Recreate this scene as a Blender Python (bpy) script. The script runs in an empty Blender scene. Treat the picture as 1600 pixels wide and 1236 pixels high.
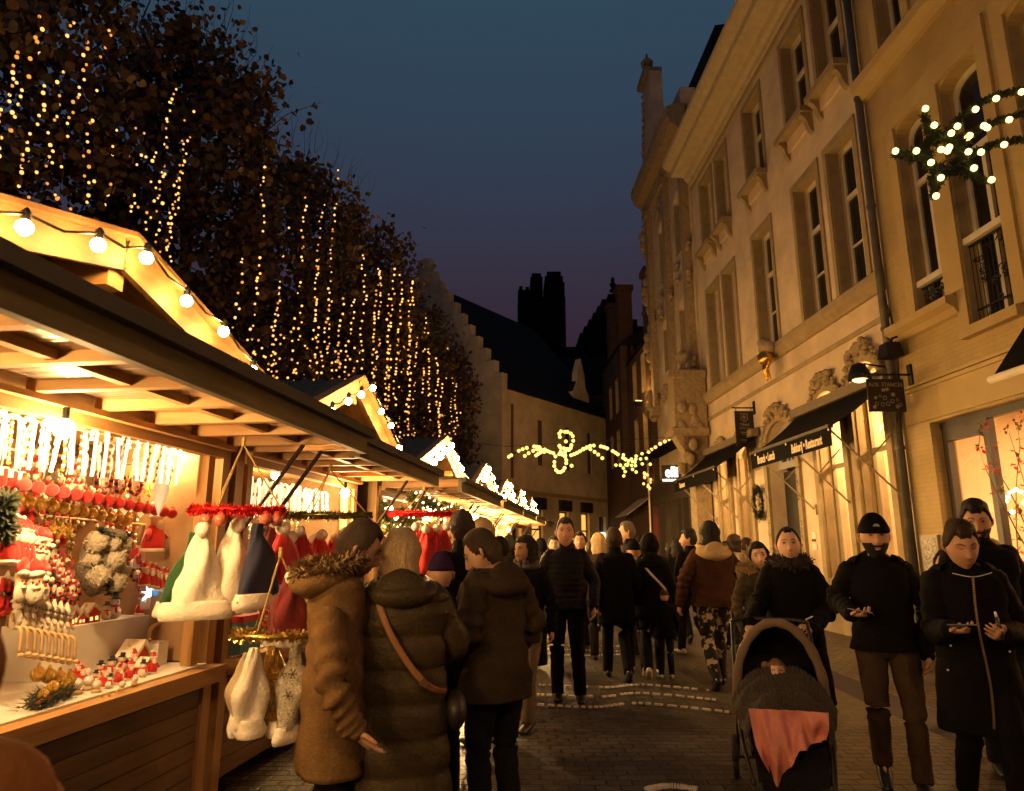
import bpy, math, random
from mathutils import Vector, Matrix, noise
from mathutils.geometry import tessellate_polygon
PI=math.pi; R=math.radians
SC=bpy.context.scene
# ---------------------------------------------------------------- camera, sky, exposure
cam_d=bpy.data.cameras.new("camera"); cam=bpy.data.objects.new("camera",cam_d); SC.collection.objects.link(cam)
cam_d.sensor_width=36; cam_d.lens=36*1090/1600; cam_d.clip_start=0.05; cam_d.clip_end=600
cam.location=(0,0,1.55); cam.rotation_euler=(PI/2+math.atan(237/1090),0,0)
cam_d.dof.use_dof=True; cam_d.dof.focus_distance=6.0; cam_d.dof.aperture_fstop=3.2
SC.camera=cam
SC.view_settings.view_transform='Standard'; SC.view_settings.look='None'
SC.view_settings.exposure=0.70; SC.view_settings.gamma=1
world=bpy.data.worlds.new("World"); SC.world=world; world.use_nodes=True
def sky():
    nt=world.node_tree; N=nt.nodes; L=nt.links; bg=N['Background']
    tc=N.new('ShaderNodeTexCoord'); sp=N.new('ShaderNodeSeparateXYZ'); L.new(tc.outputs['Generated'],sp.inputs[0])
    cr=N.new('ShaderNodeValToRGB'); L.new(sp.outputs['Z'],cr.inputs[0])
    e=cr.color_ramp.elements; e[0].position=0.0; e[0].color=(.028,.0125,.016,1); e[1].position=1.0; e[1].color=(.018,.040,.064,1)
    for p,c in ((.27,(.027,.0145,.023,1)),(.37,(.028,.022,.038,1)),(.47,(.025,.033,.055,1)),(.57,(.023,.041,.068,1)),(.68,(.023,.051,.078,1))):
        q=e.new(p); q.color=c
    L.new(cr.outputs[0],bg.inputs[0]); bg.inputs[1].default_value=.78
sky()
cy=SC.cycles
cy.max_bounces=6; cy.diffuse_bounces=3; cy.glossy_bounces=3; cy.transmission_bounces=4; cy.transparent_max_bounces=10
cy.sample_clamp_indirect=2.0; cy.sample_clamp_direct=0; cy.caustics_reflective=False; cy.caustics_refractive=False
cy.use_denoising=True; cy.blur_glossy=1.0
WARM=(1.0,.50,.13)
# ---------------------------------------------------------------- helpers
def link(o,parent=None):
    SC.collection.objects.link(o)
    if parent is not None: o.parent=parent
    return o
def tag(o,label,cat,group=None):
    o['label']=label; o['category']=cat
    if group: o['group']=group
    return o
def thing(name,label,cat,loc=(0,0,0),rz=0.0,group=None):
    o=bpy.data.objects.new(name,None); o.empty_display_size=.1; SC.collection.objects.link(o)
    o.location=loc; o.rotation_euler=(0,0,rz); return tag(o,label,cat,group)
def struct(o): o['kind']='structure'; return o
def stuff(o): o['kind']='stuff'; return o
def kids(o): return [c for c in KID.get(o.name,[])]
def copytree(o,parent=None,label=None,group=None,loc=None,rz=None,sc=None):
    c=o.copy(); SC.collection.objects.link(c); c.parent=parent
    for ch in list(o.children): copytree(ch,c)
    if label: c['label']=label
    if group: c['group']=group
    if loc is not None: c.location=loc
    if rz is not None: c.rotation_euler=(0,0,rz)
    if sc is not None: c.scale=(sc,sc,sc) if not isinstance(sc,tuple) else sc
    return c
def hx(r,g,b):
    f=lambda v:((v/255+.055)/1.055)**2.4 if v>10 else v/255/12.92
    return (f(r),f(g),f(b))
MATS={}
def mat(name,col=(.5,.5,.5),rough=.7,metal=0,em=None,ems=1.0,var=.0,vs=6.0,bump=0,bs=40.0,col2=None,spec=.5,sample=None,stretch=None,sheen=0,wave=None,alpha=None):
    """procedural surface: base colour broken up by noise, optional bump, optional emission"""
    if name in MATS: return MATS[name]
    m=bpy.data.materials.new(name); m.use_nodes=True; MATS[name]=m
    nt=m.node_tree; N=nt.nodes; L=nt.links; b=N['Principled BSDF']
    b.inputs['Base Color'].default_value=(*col,1); b.inputs['Roughness'].default_value=rough; b.inputs['Metallic'].default_value=metal
    b.inputs['Specular IOR Level'].default_value=spec
    if sheen: b.inputs['Sheen Weight'].default_value=sheen; b.inputs['Sheen Roughness'].default_value=.5
    tc=N.new('ShaderNodeTexCoord'); mp=N.new('ShaderNodeMapping'); L.new(tc.outputs['Object'],mp.inputs[0])
    if stretch: mp.inputs['Scale'].default_value=stretch
    if var or col2:
        n=N.new('ShaderNodeTexNoise'); n.inputs['Scale'].default_value=vs; n.inputs['Detail'].default_value=5; n.inputs['Roughness'].default_value=.65
        L.new(mp.outputs[0],n.inputs['Vector'])
        cr=N.new('ShaderNodeValToRGB'); cr.color_ramp.elements[0].position=.32; cr.color_ramp.elements[1].position=.68
        c2=col2 if col2 else tuple(c*(1-var) for c in col)
        cr.color_ramp.elements[0].color=(*c2,1); cr.color_ramp.elements[1].color=(*[min(1,c*(1+var*.3)) for c in col],1)
        L.new(n.outputs['Fac'],cr.inputs[0]); L.new(cr.outputs[0],b.inputs['Base Color'])
        mr=N.new('ShaderNodeMapRange'); mr.inputs['To Min'].default_value=max(.02,rough-.12); mr.inputs['To Max'].default_value=min(1,rough+.12)
        L.new(n.outputs['Fac'],mr.inputs[0]); L.new(mr.outputs[0],b.inputs['Roughness'])
    if bump:
        n2=N.new('ShaderNodeTexNoise'); n2.inputs['Scale'].default_value=bs; n2.inputs['Detail'].default_value=4
        L.new(mp.outputs[0],n2.inputs['Vector'])
        bp=N.new('ShaderNodeBump'); bp.inputs['Strength'].default_value=bump; bp.inputs['Distance'].default_value=.02
        L.new(n2.outputs['Fac'],bp.inputs['Height']); L.new(bp.outputs[0],b.inputs['Normal'])
    if em:
        b.inputs['Emission Color'].default_value=(*em,1); b.inputs['Emission Strength'].default_value=ems
        m.cycles.emission_sampling=sample or 'NONE'
    return m
def wood(name,c1,c2,axis=0,board=.14,bumpd=.004):
    """planks: long grain along one axis, seams every board width"""
    if name in MATS: return MATS[name]
    m=mat(name,c1,.62); nt=m.node_tree; N=nt.nodes; L=nt.links; b=N['Principled BSDF']
    tc=N.new('ShaderNodeTexCoord'); mp=N.new('ShaderNodeMapping'); L.new(tc.outputs['Object'],mp.inputs[0])
    s=[14.,14.,14.]; s[axis]=1.1; mp.inputs['Scale'].default_value=s
    n=N.new('ShaderNodeTexNoise'); n.inputs['Scale'].default_value=2.2; n.inputs['Detail'].default_value=6; L.new(mp.outputs[0],n.inputs['Vector'])
    n2=N.new('ShaderNodeTexNoise'); n2.inputs['Scale'].default_value=1.4; L.new(tc.outputs['Object'],n2.inputs['Vector'])
    ad=N.new('ShaderNodeMath'); ad.operation='ADD'; L.new(n.outputs['Fac'],ad.inputs[0]); L.new(n2.outputs['Fac'],ad.inputs[1])
    hf=N.new('ShaderNodeMath'); hf.operation='MULTIPLY'; hf.inputs[1].default_value=.5; L.new(ad.outputs[0],hf.inputs[0])
    cr=N.new('ShaderNodeValToRGB'); cr.color_ramp.elements[0].position=.36; cr.color_ramp.elements[1].position=.62
    cr.color_ramp.elements[0].color=(*c2,1); cr.color_ramp.elements[1].color=(*c1,1)
    L.new(hf.outputs[0],cr.inputs[0]); L.new(cr.outputs[0],b.inputs['Base Color'])
    bp=N.new('ShaderNodeBump'); bp.inputs['Strength'].default_value=.25; bp.inputs['Distance'].default_value=bumpd
    L.new(n.outputs['Fac'],bp.inputs['Height']); L.new(bp.outputs[0],b.inputs['Normal'])
    return m
def brickmat(name,c1,c2,mortar,scale=1.0,bw=.21,bh=.065,rough=.85,rotax='XZ',bump=.5):
    if name in MATS: return MATS[name]
    m=mat(name,c1,rough); nt=m.node_tree; N=nt.nodes; L=nt.links; b=N['Principled BSDF']
    tc=N.new('ShaderNodeTexCoord'); mp=N.new('ShaderNodeMapping'); L.new(tc.outputs['Object'],mp.inputs[0])
    if rotax=='XZ': mp.inputs['Rotation'].default_value=(-PI/2,0,0)
    elif rotax=='YZ':
        sp=N.new('ShaderNodeSeparateXYZ'); cb=N.new('ShaderNodeCombineXYZ'); L.new(tc.outputs['Object'],sp.inputs[0])
        L.new(sp.outputs['Y'],cb.inputs['X']); L.new(sp.outputs['Z'],cb.inputs['Y']); L.new(cb.outputs[0],mp.inputs[0])
    bt=N.new('ShaderNodeTexBrick'); L.new(mp.outputs[0],bt.inputs['Vector'])
    bt.inputs['Color1'].default_value=(*c1,1); bt.inputs['Color2'].default_value=(*c2,1); bt.inputs['Mortar'].default_value=(*mortar,1)
    bt.inputs['Scale'].default_value=scale; bt.inputs['Brick Width'].default_value=bw; bt.inputs['Row Height'].default_value=bh
    bt.inputs['Mortar Size'].default_value=.006; bt.inputs['Mortar Smooth'].default_value=.3
    n=N.new('ShaderNodeTexNoise'); n.inputs['Scale'].default_value=1.3; n.inputs['Detail'].default_value=7; L.new(tc.outputs['Object'],n.inputs['Vector'])
    mx=N.new('ShaderNodeMixRGB'); mx.blend_type='MULTIPLY'; mx.inputs[0].default_value=.55
    cr=N.new('ShaderNodeValToRGB'); cr.color_ramp.elements[0].color=(.55,.52,.46,1); cr.color_ramp.elements[0].position=.3; cr.color_ramp.elements[1].position=.65
    L.new(n.outputs['Fac'],cr.inputs[0]); L.new(bt.outputs['Color'],mx.inputs[1]); L.new(cr.outputs[0],mx.inputs[2]); L.new(mx.outputs[0],b.inputs['Base Color'])
    bp=N.new('ShaderNodeBump'); bp.inputs['Strength'].default_value=bump; bp.inputs['Distance'].default_value=.008; bp.invert=True
    L.new(bt.outputs['Fac'],bp.inputs['Height']); L.new(bp.outputs[0],b.inputs['Normal'])
    return m
def glassmat(name,tint=(1,1,1),refl=.10,rough=.02):
    if name in MATS: return MATS[name]
    m=bpy.data.materials.new(name); m.use_nodes=True; MATS[name]=m
    nt=m.node_tree; N=nt.nodes; L=nt.links; N.remove(N['Principled BSDF']); out=N['Material Output']
    t=N.new('ShaderNodeBsdfTransparent'); t.inputs[0].default_value=(*tint,1)
    g=N.new('ShaderNodeBsdfGlossy'); g.inputs['Roughness'].default_value=rough
    lw=N.new('ShaderNodeLayerWeight'); lw.inputs[0].default_value=.22; fr=N.new('ShaderNodeMath'); fr.operation='MULTIPLY_ADD'; fr.inputs[1].default_value=.55; fr.inputs[2].default_value=.03; L.new(lw.outputs['Facing'],fr.inputs[0])
    mx=N.new('ShaderNodeMixShader'); L.new(fr.outputs[0],mx.inputs[0]); L.new(t.outputs[0],mx.inputs[1]); L.new(g.outputs[0],mx.inputs[2]); L.new(mx.outputs[0],out.inputs[0])
    return m
def frame_of(d,up=Vector((0,0,1))):
    d=d.normalized(); x=d.cross(up)
    if x.length<1e-4: x=d.cross(Vector((0,1,0)))
    x.normalize(); y=x.cross(d).normalized(); return x,y
def cr_spline(P,n):
    """Catmull-Rom resampling of a list of tuples to n points"""
    P=[tuple(p) for p in P]
    if len(P)==2:
        return [tuple(a+(b-a)*k/(n-1) for a,b in zip(*P)) for k in range(n)]
    Q=[P[0]]+P+[P[-1]]; out=[]
    m=len(P)-1
    for k in range(n):
        t=k/(n-1)*m; i=min(int(t),m-1); u=t-i
        a,b,c,d=Q[i],Q[i+1],Q[i+2],Q[i+3]
        out.append(tuple(.5*((2*b[j])+(c[j]-a[j])*u+(2*a[j]-5*b[j]+4*c[j]-d[j])*u*u+(3*b[j]-a[j]-3*c[j]+d[j])*u*u*u) for j in range(len(b))))
    return out
class MB:
    def __init__(s): s.v=[]; s.f=[]; s.m=[]; s.mats=[]; s.cur=0; s.sm=[]; s.smooth=False; s.M=None
    def mat(s,m,smooth=None):
        if m not in s.mats: s.mats.append(m)
        s.cur=s.mats.index(m)
        if smooth is not None: s.smooth=smooth
        return s
    def add(s,vs,fs):
        b=len(s.v)
        if s.M is not None: vs=[tuple(s.M@Vector(p)) for p in vs]
        s.v.extend([tuple(p) for p in vs]); s.f.extend([tuple(b+i for i in f) for f in fs])
        s.m.extend([s.cur]*len(fs)); s.sm.extend([s.smooth]*len(fs))
    def box(s,a,b,taper=0):
        x0,y0,z0=a; x1,y1,z1=b
        s.add([(x0,y0,z0),(x1,y0,z0),(x1,y1,z0),(x0,y1,z0),(x0+taper,y0+taper,z1),(x1-taper,y0+taper,z1),(x1-taper,y1-taper,z1),(x0+taper,y1-taper,z1)],
              [(0,3,2,1),(4,5,6,7),(0,1,5,4),(1,2,6,5),(2,3,7,6),(3,0,4,7)]); return s
    def obox(s,c,dx,dy,dz):
        """oriented box from centre and three half-vectors"""
        c=Vector(c); dx=Vector(dx); dy=Vector(dy); dz=Vector(dz)
        P=[c+i*dx+j*dy+k*dz for k in(-1,1) for j in(-1,1) for i in(-1,1)]
        s.add(P,[(0,2,3,1),(4,5,7,6),(0,1,5,4),(1,3,7,5),(3,2,6,7),(2,0,4,6)]); return s
    def beam(s,p,q,w,h,up=(0,0,1)):
        p=Vector(p);q=Vector(q); x,y=frame_of(q-p,Vector(up)); return s.obox((p+q)/2,(q-p)/2,x*w/2,y*h/2)
    def rings(s,R_,closed=True,cap0=True,cap1=True):
        n=len(R_[0]); vs=[p for r in R_ for p in r]; fs=[]
        for i in range(len(R_)-1):
            for j in range(n if closed else n-1):
                k=(j+1)%n; fs.append((i*n+j,i*n+k,(i+1)*n+k,(i+1)*n+j))
        if closed and cap0: fs.append(tuple(reversed(range(n))))
        if closed and cap1: fs.append(tuple(range((len(R_)-1)*n,len(R_)*n)))
        s.add(vs,fs); return s
    def tube(s,P,r,n=8,m=None,up=(0,0,1),disp=None,power=2.0,cap=True,round_=0):
        """P: list of points; r: float or list of r / (rx,ry)"""
        k=len(P); rr=[]
        for i in range(k):
            q=r[i] if isinstance(r,(list,tuple)) else r
            rr.append(tuple(q) if isinstance(q,(tuple,list)) else (q,q))
        D=[tuple(P[i])+rr[i] for i in range(k)]
        if m: D=cr_spline(D,m)
        pts=[Vector(d[:3]) for d in D]; out=[]; upv=Vector(up); K=len(pts)
        for i in range(K):
            t=(pts[min(i+1,K-1)]-pts[max(i-1,0)])
            if t.length<1e-6: t=Vector((0,0,1))
            x,y=frame_of(t,upv); ring=[]
            for j in range(n):
                a=2*PI*j/n; ca,sa=math.cos(a),math.sin(a)
                if power!=2.0:
                    ca=math.copysign(abs(ca)**(2/power),ca); sa=math.copysign(abs(sa)**(2/power),sa)
                d=x*ca*D[i][3]+y*sa*D[i][4]; p=pts[i]+d
                if disp: p=p+d.normalized()*disp(i/(K-1),a,p)
                ring.append(p)
            out.append(ring)
        if round_:
            def caps(ring,cen,dirv,rad):
                return [[cen+(p-cen)*math.cos(t)+dirv*rad*math.sin(t) for p in ring] for t in (PI*.17,PI*.33,PI*.46)]
            d0=(pts[0]-pts[1]).normalized(); d1=(pts[-1]-pts[-2]).normalized()
            out=list(reversed(caps(out[0],pts[0],d0,min(D[0][3:5])*round_)))+out+caps(out[-1],pts[-1],d1,min(D[-1][3:5])*round_)
        s.rings(out,cap0=cap,cap1=cap); return s
    def ball(s,c,r,nu=12,nv=8,disp=None,M=None):
        c=Vector(c); rx,ry,rz=r if isinstance(r,(tuple,list)) else (r,r,r); vs=[]; fs=[]
        def pt(th,ph):
            d=Vector((math.sin(ph)*math.cos(th)*rx,math.sin(ph)*math.sin(th)*ry,math.cos(ph)*rz))
            if disp: d=d*(1+disp(d))
            if M is not None: d=M@d
            return c+d
        vs.append(pt(0,0))
        for i in range(1,nv):
            for j in range(nu): vs.append(pt(2*PI*j/nu,PI*i/nv))
        vs.append(pt(0,PI))
        for j in range(nu):
            k=(j+1)%nu; fs.append((0,1+j,1+k)); b=1+(nv-2)*nu; fs.append((b+k,b+j,len(vs)-1))
        for i in range(nv-2):
            for j in range(nu):
                k=(j+1)%nu; a=1+i*nu; fs.append((a+j,a+nu+j,a+nu+k,a+k))
        s.add(vs,fs); return s
    def lathe(s,prof,c=(0,0,0),n=16,sx=1,sy=1):
        c=Vector(c); s.rings([[c+Vector((r*math.cos(2*PI*j/n)*sx,r*math.sin(2*PI*j/n)*sy,z)) for j in range(n)] for r,z in prof]); return s
    def prism(s,poly,holes=(),org=(0,0,0),ax=(1,0,0),ay=(0,0,1),n=(0,-1,0),t=.1,back=True,sides=True):
        """poly in (a,b), front face at org, extruded by t along -n ; n is the outward normal"""
        org=Vector(org);ax=Vector(ax);ay=Vector(ay);n=Vector(n)
        allp=[list(poly)]+[list(h) for h in holes]
        fl=[p for q in allp for p in q]
        T=tessellate_polygon([[Vector((p[0],p[1],0)) for p in q] for q in allp])
        F=[org+ax*p[0]+ay*p[1] for p in fl]; B=[p-n*t for p in F]; k=len(F)
        want=ax.cross(ay).dot(n)
        fs=[]
        for tri in T:
            a,b,c_=[Vector(fl[i]) for i in tri]
            ar=(b-a).x*(c_-a).y-(b-a).y*(c_-a).x
            tri=tuple(tri) if ar*want>0 else tuple(reversed(tri))
            fs.append(tri)
            if back: fs.append(tuple(reversed([i+k for i in tri])))
        if sides:
            o=0
            for q in allp:
                m=len(q)
                for i in range(m):
                    j=(i+1)%m; fs.append((o+i,o+j,o+j+k,o+i+k))
                o+=m
        s.add(F+B,fs); return s
    def grid(s,fn,nu,nv,closeu=False):
        vs=[fn(i/(nu-1 if not closeu else nu),j/(nv-1)) for j in range(nv) for i in range(nu)]
        fs=[]
        for j in range(nv-1):
            for i in range(nu if closeu else nu-1):
                k=(i+1)%nu; fs.append((j*nu+i,j*nu+k,(j+1)*nu+k,(j+1)*nu+i))
        s.add(vs,fs); return s
    def mesh(s,name):
        me=bpy.data.meshes.new(name); me.from_pydata([tuple(p) for p in s.v],[],s.f)
        for m in s.mats: me.materials.append(m)
        if len(s.mats)>1: me.polygons.foreach_set('material_index',s.m)
        me.polygons.foreach_set('use_smooth',s.sm); me.update(); return me
    def obj(s,name,parent=None,fixn=False):
        me=s.mesh(name)
        if fixn:
            import bmesh
            b=bmesh.new(); b.from_mesh(me); bmesh.ops.recalc_face_normals(b,faces=b.faces); b.to_mesh(me); b.free()
        return link(bpy.data.objects.new(name,me),parent)
def textobj(name,body,size,material,parent=None,loc=(0,0,0),rot=(PI/2,0,0),ext=.003,align='CENTER',bold=0,sx=1.0):
    cu=bpy.data.curves.new(name,'FONT'); cu.body=body; cu.size=size; cu.extrude=ext; cu.align_x=align; cu.align_y='CENTER'; cu.offset=bold
    o=bpy.data.objects.new(name,cu); dg=bpy.context.evaluated_depsgraph_get(); SC.collection.objects.link(o)
    bpy.context.view_layer.update(); me=bpy.data.meshes.new_from_object(o.evaluated_get(bpy.context.evaluated_depsgraph_get()))
    me.materials.clear(); me.materials.append(material)
    bpy.data.objects.remove(o); o=bpy.data.objects.new(name,me); link(o,parent); o.location=loc; o.rotation_euler=rot; o.scale=(sx,1,1); return o
def nz(p,f=1.0,o=0.0): return noise.noise(Vector(p)*f+Vector((o,o*1.7,o*.3)))
# ================================================================ SETTING
WDIR=(-.0305,1.0)
FROT=math.atan2(1.0,-.0305)
def facade_empty(name,label,cat,s0,off=0.0,group=None):
    """thing on the street wall line; local x runs up the street, y out to the street, z up"""
    n=Vector((-1,-.0305,0)).normalized(); d=Vector((-.0305,1,0)).normalized()
    p=Vector((6.33,0,0))+d*s0+n*off
    return thing(name,label,cat,p,FROT,group)
stucco=mat('cream_stucco',(.66,.53,.37),.88,var=.30,vs=1.1,bump=.25,bs=60)
stone=mat('grey_stone_trim',(.34,.26,.145),.8,var=.25,vs=4,bump=.35,bs=35)
stone2=mat('carved_stone',(.38,.29,.17),.85,var=.4,vs=9,bump=.6,bs=25)
whitewood=mat('white_painted_wood',(.66,.60,.48),.5,var=.12,vs=5)
darkglass=mat('dark_window_glass',(.012,.012,.014),.08,spec=.6)
plaster2=brickmat('yellow_painted_brick',(.46,.34,.15),(.44,.325,.142),(.39,.285,.125),bump=.35)
rend2=mat('yellow_render',(.46,.34,.15),.85,var=.14,vs=1.4,bump=.3,bs=50)
iron=mat('black_iron',(.012,.012,.013),.45,metal=.3)
slate=mat('roof_slate',(.016,.014,.014),.9,spec=.1,var=.4,vs=8,bump=.5,bs=14)
zinc=mat('zinc_pipe',(.12,.11,.095),.5,metal=.3,var=.4,vs=3)
shopglass=glassmat('shop_glass')
cream=mat('shop_cream_wall',(.80,.68,.50),.8,var=.05,vs=2)
# ---- ground
def cobbles():
    m=mat('cobblestones',(.08,.07,.058),.5); nt=m.node_tree; N=nt.nodes; L=nt.links; b=N['Principled BSDF']
    tc=N.new('ShaderNodeTexCoord'); mp=N.new('ShaderNodeMapping'); L.new(tc.outputs['Object'],mp.inputs[0])
    n0=N.new('ShaderNodeTexNoise'); n0.inputs['Scale'].default_value=.9; L.new(tc.outputs['Object'],n0.inputs['Vector'])
    ad=N.new('ShaderNodeMixRGB'); ad.blend_type='ADD'; ad.inputs[0].default_value=.10; L.new(mp.outputs[0],ad.inputs[1]); L.new(n0.outputs['Color'],ad.inputs[2])
    bt=N.new('ShaderNodeTexBrick'); L.new(ad.outputs[0],bt.inputs['Vector']); bt.inputs['Scale'].default_value=1
    bt.inputs['Brick Width'].default_value=.17; bt.inputs['Row Height'].default_value=.105; bt.inputs['Mortar Size'].default_value=.011; bt.inputs['Mortar Smooth'].default_value=.7
    bt.inputs['Color1'].default_value=(.125,.102,.07,1); bt.inputs['Color2'].default_value=(.055,.046,.034,1); bt.inputs['Mortar'].default_value=(.022,.019,.016,1)
    n=N.new('ShaderNodeTexNoise'); n.inputs['Scale'].default_value=.7; n.inputs['Detail'].default_value=6; L.new(tc.outputs['Object'],n.inputs['Vector'])
    cr=N.new('ShaderNodeValToRGB'); cr.color_ramp.elements[0].position=.35; cr.color_ramp.elements[1].position=.65; cr.color_ramp.elements[0].color=(.5,.5,.5,1)
    L.new(n.outputs['Fac'],cr.inputs[0]); mx=N.new('ShaderNodeMixRGB'); mx.blend_type='MULTIPLY'; mx.inputs[0].default_value=.8
    L.new(bt.outputs['Color'],mx.inputs[1]); L.new(cr.outputs[0],mx.inputs[2]); L.new(mx.outputs[0],b.inputs['Base Color'])
    mr=N.new('ShaderNodeMapRange'); mr.inputs['To Min'].default_value=.24; mr.inputs['To Max'].default_value=.52; L.new(n.outputs['Fac'],mr.inputs[0]); L.new(mr.outputs[0],b.inputs['Roughness'])
    n3=N.new('ShaderNodeTexNoise'); n3.inputs['Scale'].default_value=38; L.new(tc.outputs['Object'],n3.inputs['Vector'])
    h=N.new('ShaderNodeMath'); h.operation='MULTIPLY_ADD'; h.inputs[1].default_value=-1; L.new(bt.outputs['Fac'],h.inputs[0])
    h2=N.new('ShaderNodeMath'); h2.operation='MULTIPLY'; h2.inputs[1].default_value=.5; L.new(n3.outputs['Fac'],h2.inputs[0]); L.new(h2.outputs[0],h.inputs[2])
    bp=N.new('ShaderNodeBump'); bp.inputs['Strength'].default_value=1; bp.inputs['Distance'].default_value=.018; L.new(h.outputs[0],bp.inputs['Height']); L.new(bp.outputs[0],b.inputs['Normal'])
    return m
cob=cobbles()
g=MB().mat(mat('wide_ground',(.05,.045,.04),.8,var=.3,vs=.5)); g.add([(-150,-40,-.012),(150,-40,-.012),(150,260,-.012),(-150,260,-.012)],[(0,1,2,3)])
struct(g.obj('ground'))
def street():
    g=MB().mat(cob,True)
    def fn(u,v):
        x=-8+14.6*u; y=-6+66*v
        return (x,y,-.03*math.exp(-((x-3.9)/.22)**2)+.05*max(0,min(1,(x-4.3)/.5))+.012*noise.noise(Vector((x*.5,y*.5,0))))
    g.grid(fn,74,120); return struct(g.obj('cobbled_street'))
street()
# pale inlaid rows of paving stones that cross the street
pale=mat('pale_paving_stone',(.85,.78,.62),.4,var=.25,vs=12)
def paving_row(rows,seed,wid=.04):
    """thin rows of pale setts; each row given by where it lies on the ground"""
    rnd=random.Random(seed); g=MB().mat(pale)
    for row in rows:
        P=cr_spline(row,90); acc=0; last=None
        i=0
        while i<88:
            l=rnd.randint(3,4); a=Vector((*P[i],0)); b=Vector((*P[min(i+l,89)],0)); d=(b-a)
            if rnd.random()>.05:
                d2=d*.31; n=Vector((-d.y,d.x,0)).normalized()*wid*rnd.uniform(.42,.55); g.obox((a+b)/2+Vector((0,0,.022)),d2,n,(0,0,.008))
            i+=l
    return struct(g.obj('pale_paving_row'))
def gp(u,v):
    x=(u-800)/1090; y=(618-v)/1090; p=math.atan(237/1090); d=math.cos(p)-y*math.sin(p); z=math.sin(p)+y*math.cos(p); k=-1.53/z; return (x*k,d*k)
paving_row([[gp(*q) for q in r] for r in ([(840,1070),(943,1074),(1004,1070),(1108,1079)],[(838,1085),(934,1089),(1000,1083),(1122,1094)],[(816,1099),(923,1105),(1000,1099),(1140,1113)])],1)
paving_row([[gp(*q) for q in r] for r in ([(842,1007),(900,1009),(985,1010)],[(846,1014),(905,1016),(985,1018)],[(842,1021),(900,1024),(985,1022)])],2)
paving_row([[gp(*q) for q in r] for r in ([(1010,1234),(1045,1228),(1090,1233)],)],3,.06)
# ---- generic window
def window(parent,x0,x1,z0,z1,dep=.27,arch=0,trans=.66,bar=None,mull=True,frame=whitewood,glass=darkglass,wall_y=0.0,fw=.055,back=True,lit=None):
    """sash frame (child named window) set back in its opening with a pane as sub-part"""
    y=wall_y-dep; m=MB().mat(frame)
    def top(x):
        return z1 if not arch else z1-arch+arch*math.sqrt(max(0,1-((x-(x0+x1)/2)/((x1-x0)/2))**2))
    n=12 if arch else 1
    xs=[x0+(x1-x0)*i/n for i in range(n+1)]
    outer=[(x0,z0),(x1,z0)]+[(x,top(x)) for x in reversed(xs)]
    xm=(x0+x1)/2; inner=[(xm+(p[0]-xm)*(1-2*fw/(x1-x0)),max(z0+fw,p[1]-fw*1.1)) for p in outer]
    m.prism(outer,[inner],(0,y,0),(1,0,0),(0,0,1),(0,1,0),.06)
    zt=z0+(z1-z0)*trans
    if mull: m.box((xm-.035,y-.05,z0+fw+.001),(xm+.035,y+.012,zt if arch else z1-fw-.001))
    if trans<1: m.box((x0+fw,y-.052,zt-.04),(x1-fw,y+.02,zt+.035))
    if bar:
        for q in bar:
            zz=z0+(z1-z0)*q; m.box((x0+fw,y-.04,zz-.014),(x1-fw,y+.004,zz+.014))
    m.mat(stone); m.box((x0+.0005,y+.061,z0),(x0+.014,wall_y-.002,z1-arch)); m.box((x1-.014,y+.061,z0),(x1-.0005,wall_y-.002,z1-arch))
    if not arch: m.box((x0+.015,y+.061,z1-.014),(x1-.015,wall_y-.002,z1-.0005))
    w=m.obj('window',parent)
    g=MB().mat(glass); g.prism([(p[0],p[1]) for p in outer],[],(0,y-.035,0),(1,0,0),(0,0,1),(0,1,0),.006)
    g.obj('pane',w); return w
def hole(x0,x1,z0,z1,arch=0,n=10):
    if not arch: return [(x0,z0),(x1,z0),(x1,z1),(x0,z1)]
    xm=(x0+x1)/2;hw=(x1-x0)/2
    return [(x0,z0),(x1,z0)]+[(xm+hw*math.cos(PI*i/n),z1-arch+arch*math.sin(PI*i/n)) for i in range(n+1)]
def surround(m,x0,x1,z0,z1,w=.13,pr=.03,arch=0,bottom=False):
    o=hole(x0-w,x1+w,z0-(w if bottom else 0),z1+w,arch and arch+.04); i=hole(x0,x1,z0+(0 if bottom else .0),z1,arch)
    if not bottom: i=[(a,b+.0005 if b==z0 else b) for a,b in i]
    if not arch and not bottom:
        m.box((x0-w,0.001,z0),(x0,pr,z1)); m.box((x1,0.001,z0),(x1+w,pr,z1)); m.box((x0-w,.001,z1+.001),(x1+w,pr+.004,z1+w)); return
    m.prism(o,[i],(0,pr,0),(1,0,0),(0,0,1),(0,1,0),pr-.001)
def scroll(m,x,z,s=1.0,y0=0,rnd=random):
    """lump of carved leafwork"""
    for k in range(7):
        a=rnd.uniform(0,6.28); rr=rnd.uniform(.02,.1)*s
        m.ball((x+rr*math.cos(a),y0+.03*s,z+rr*math.sin(a)),(.05*s,.05*s,.045*s),8,6)
def console(m,x,z,y=0.0):
    pts=[(0,0),(.24,0),(.24,-.05),(.17,-.10),(.12,-.18),(.10,-.27),(.05,-.38),(0,-.42)]
    m.prism([(a,b) for a,b in pts],[],(x+.06,y,z),(0,1,0),(0,0,1),(1,0,0),.12)
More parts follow.
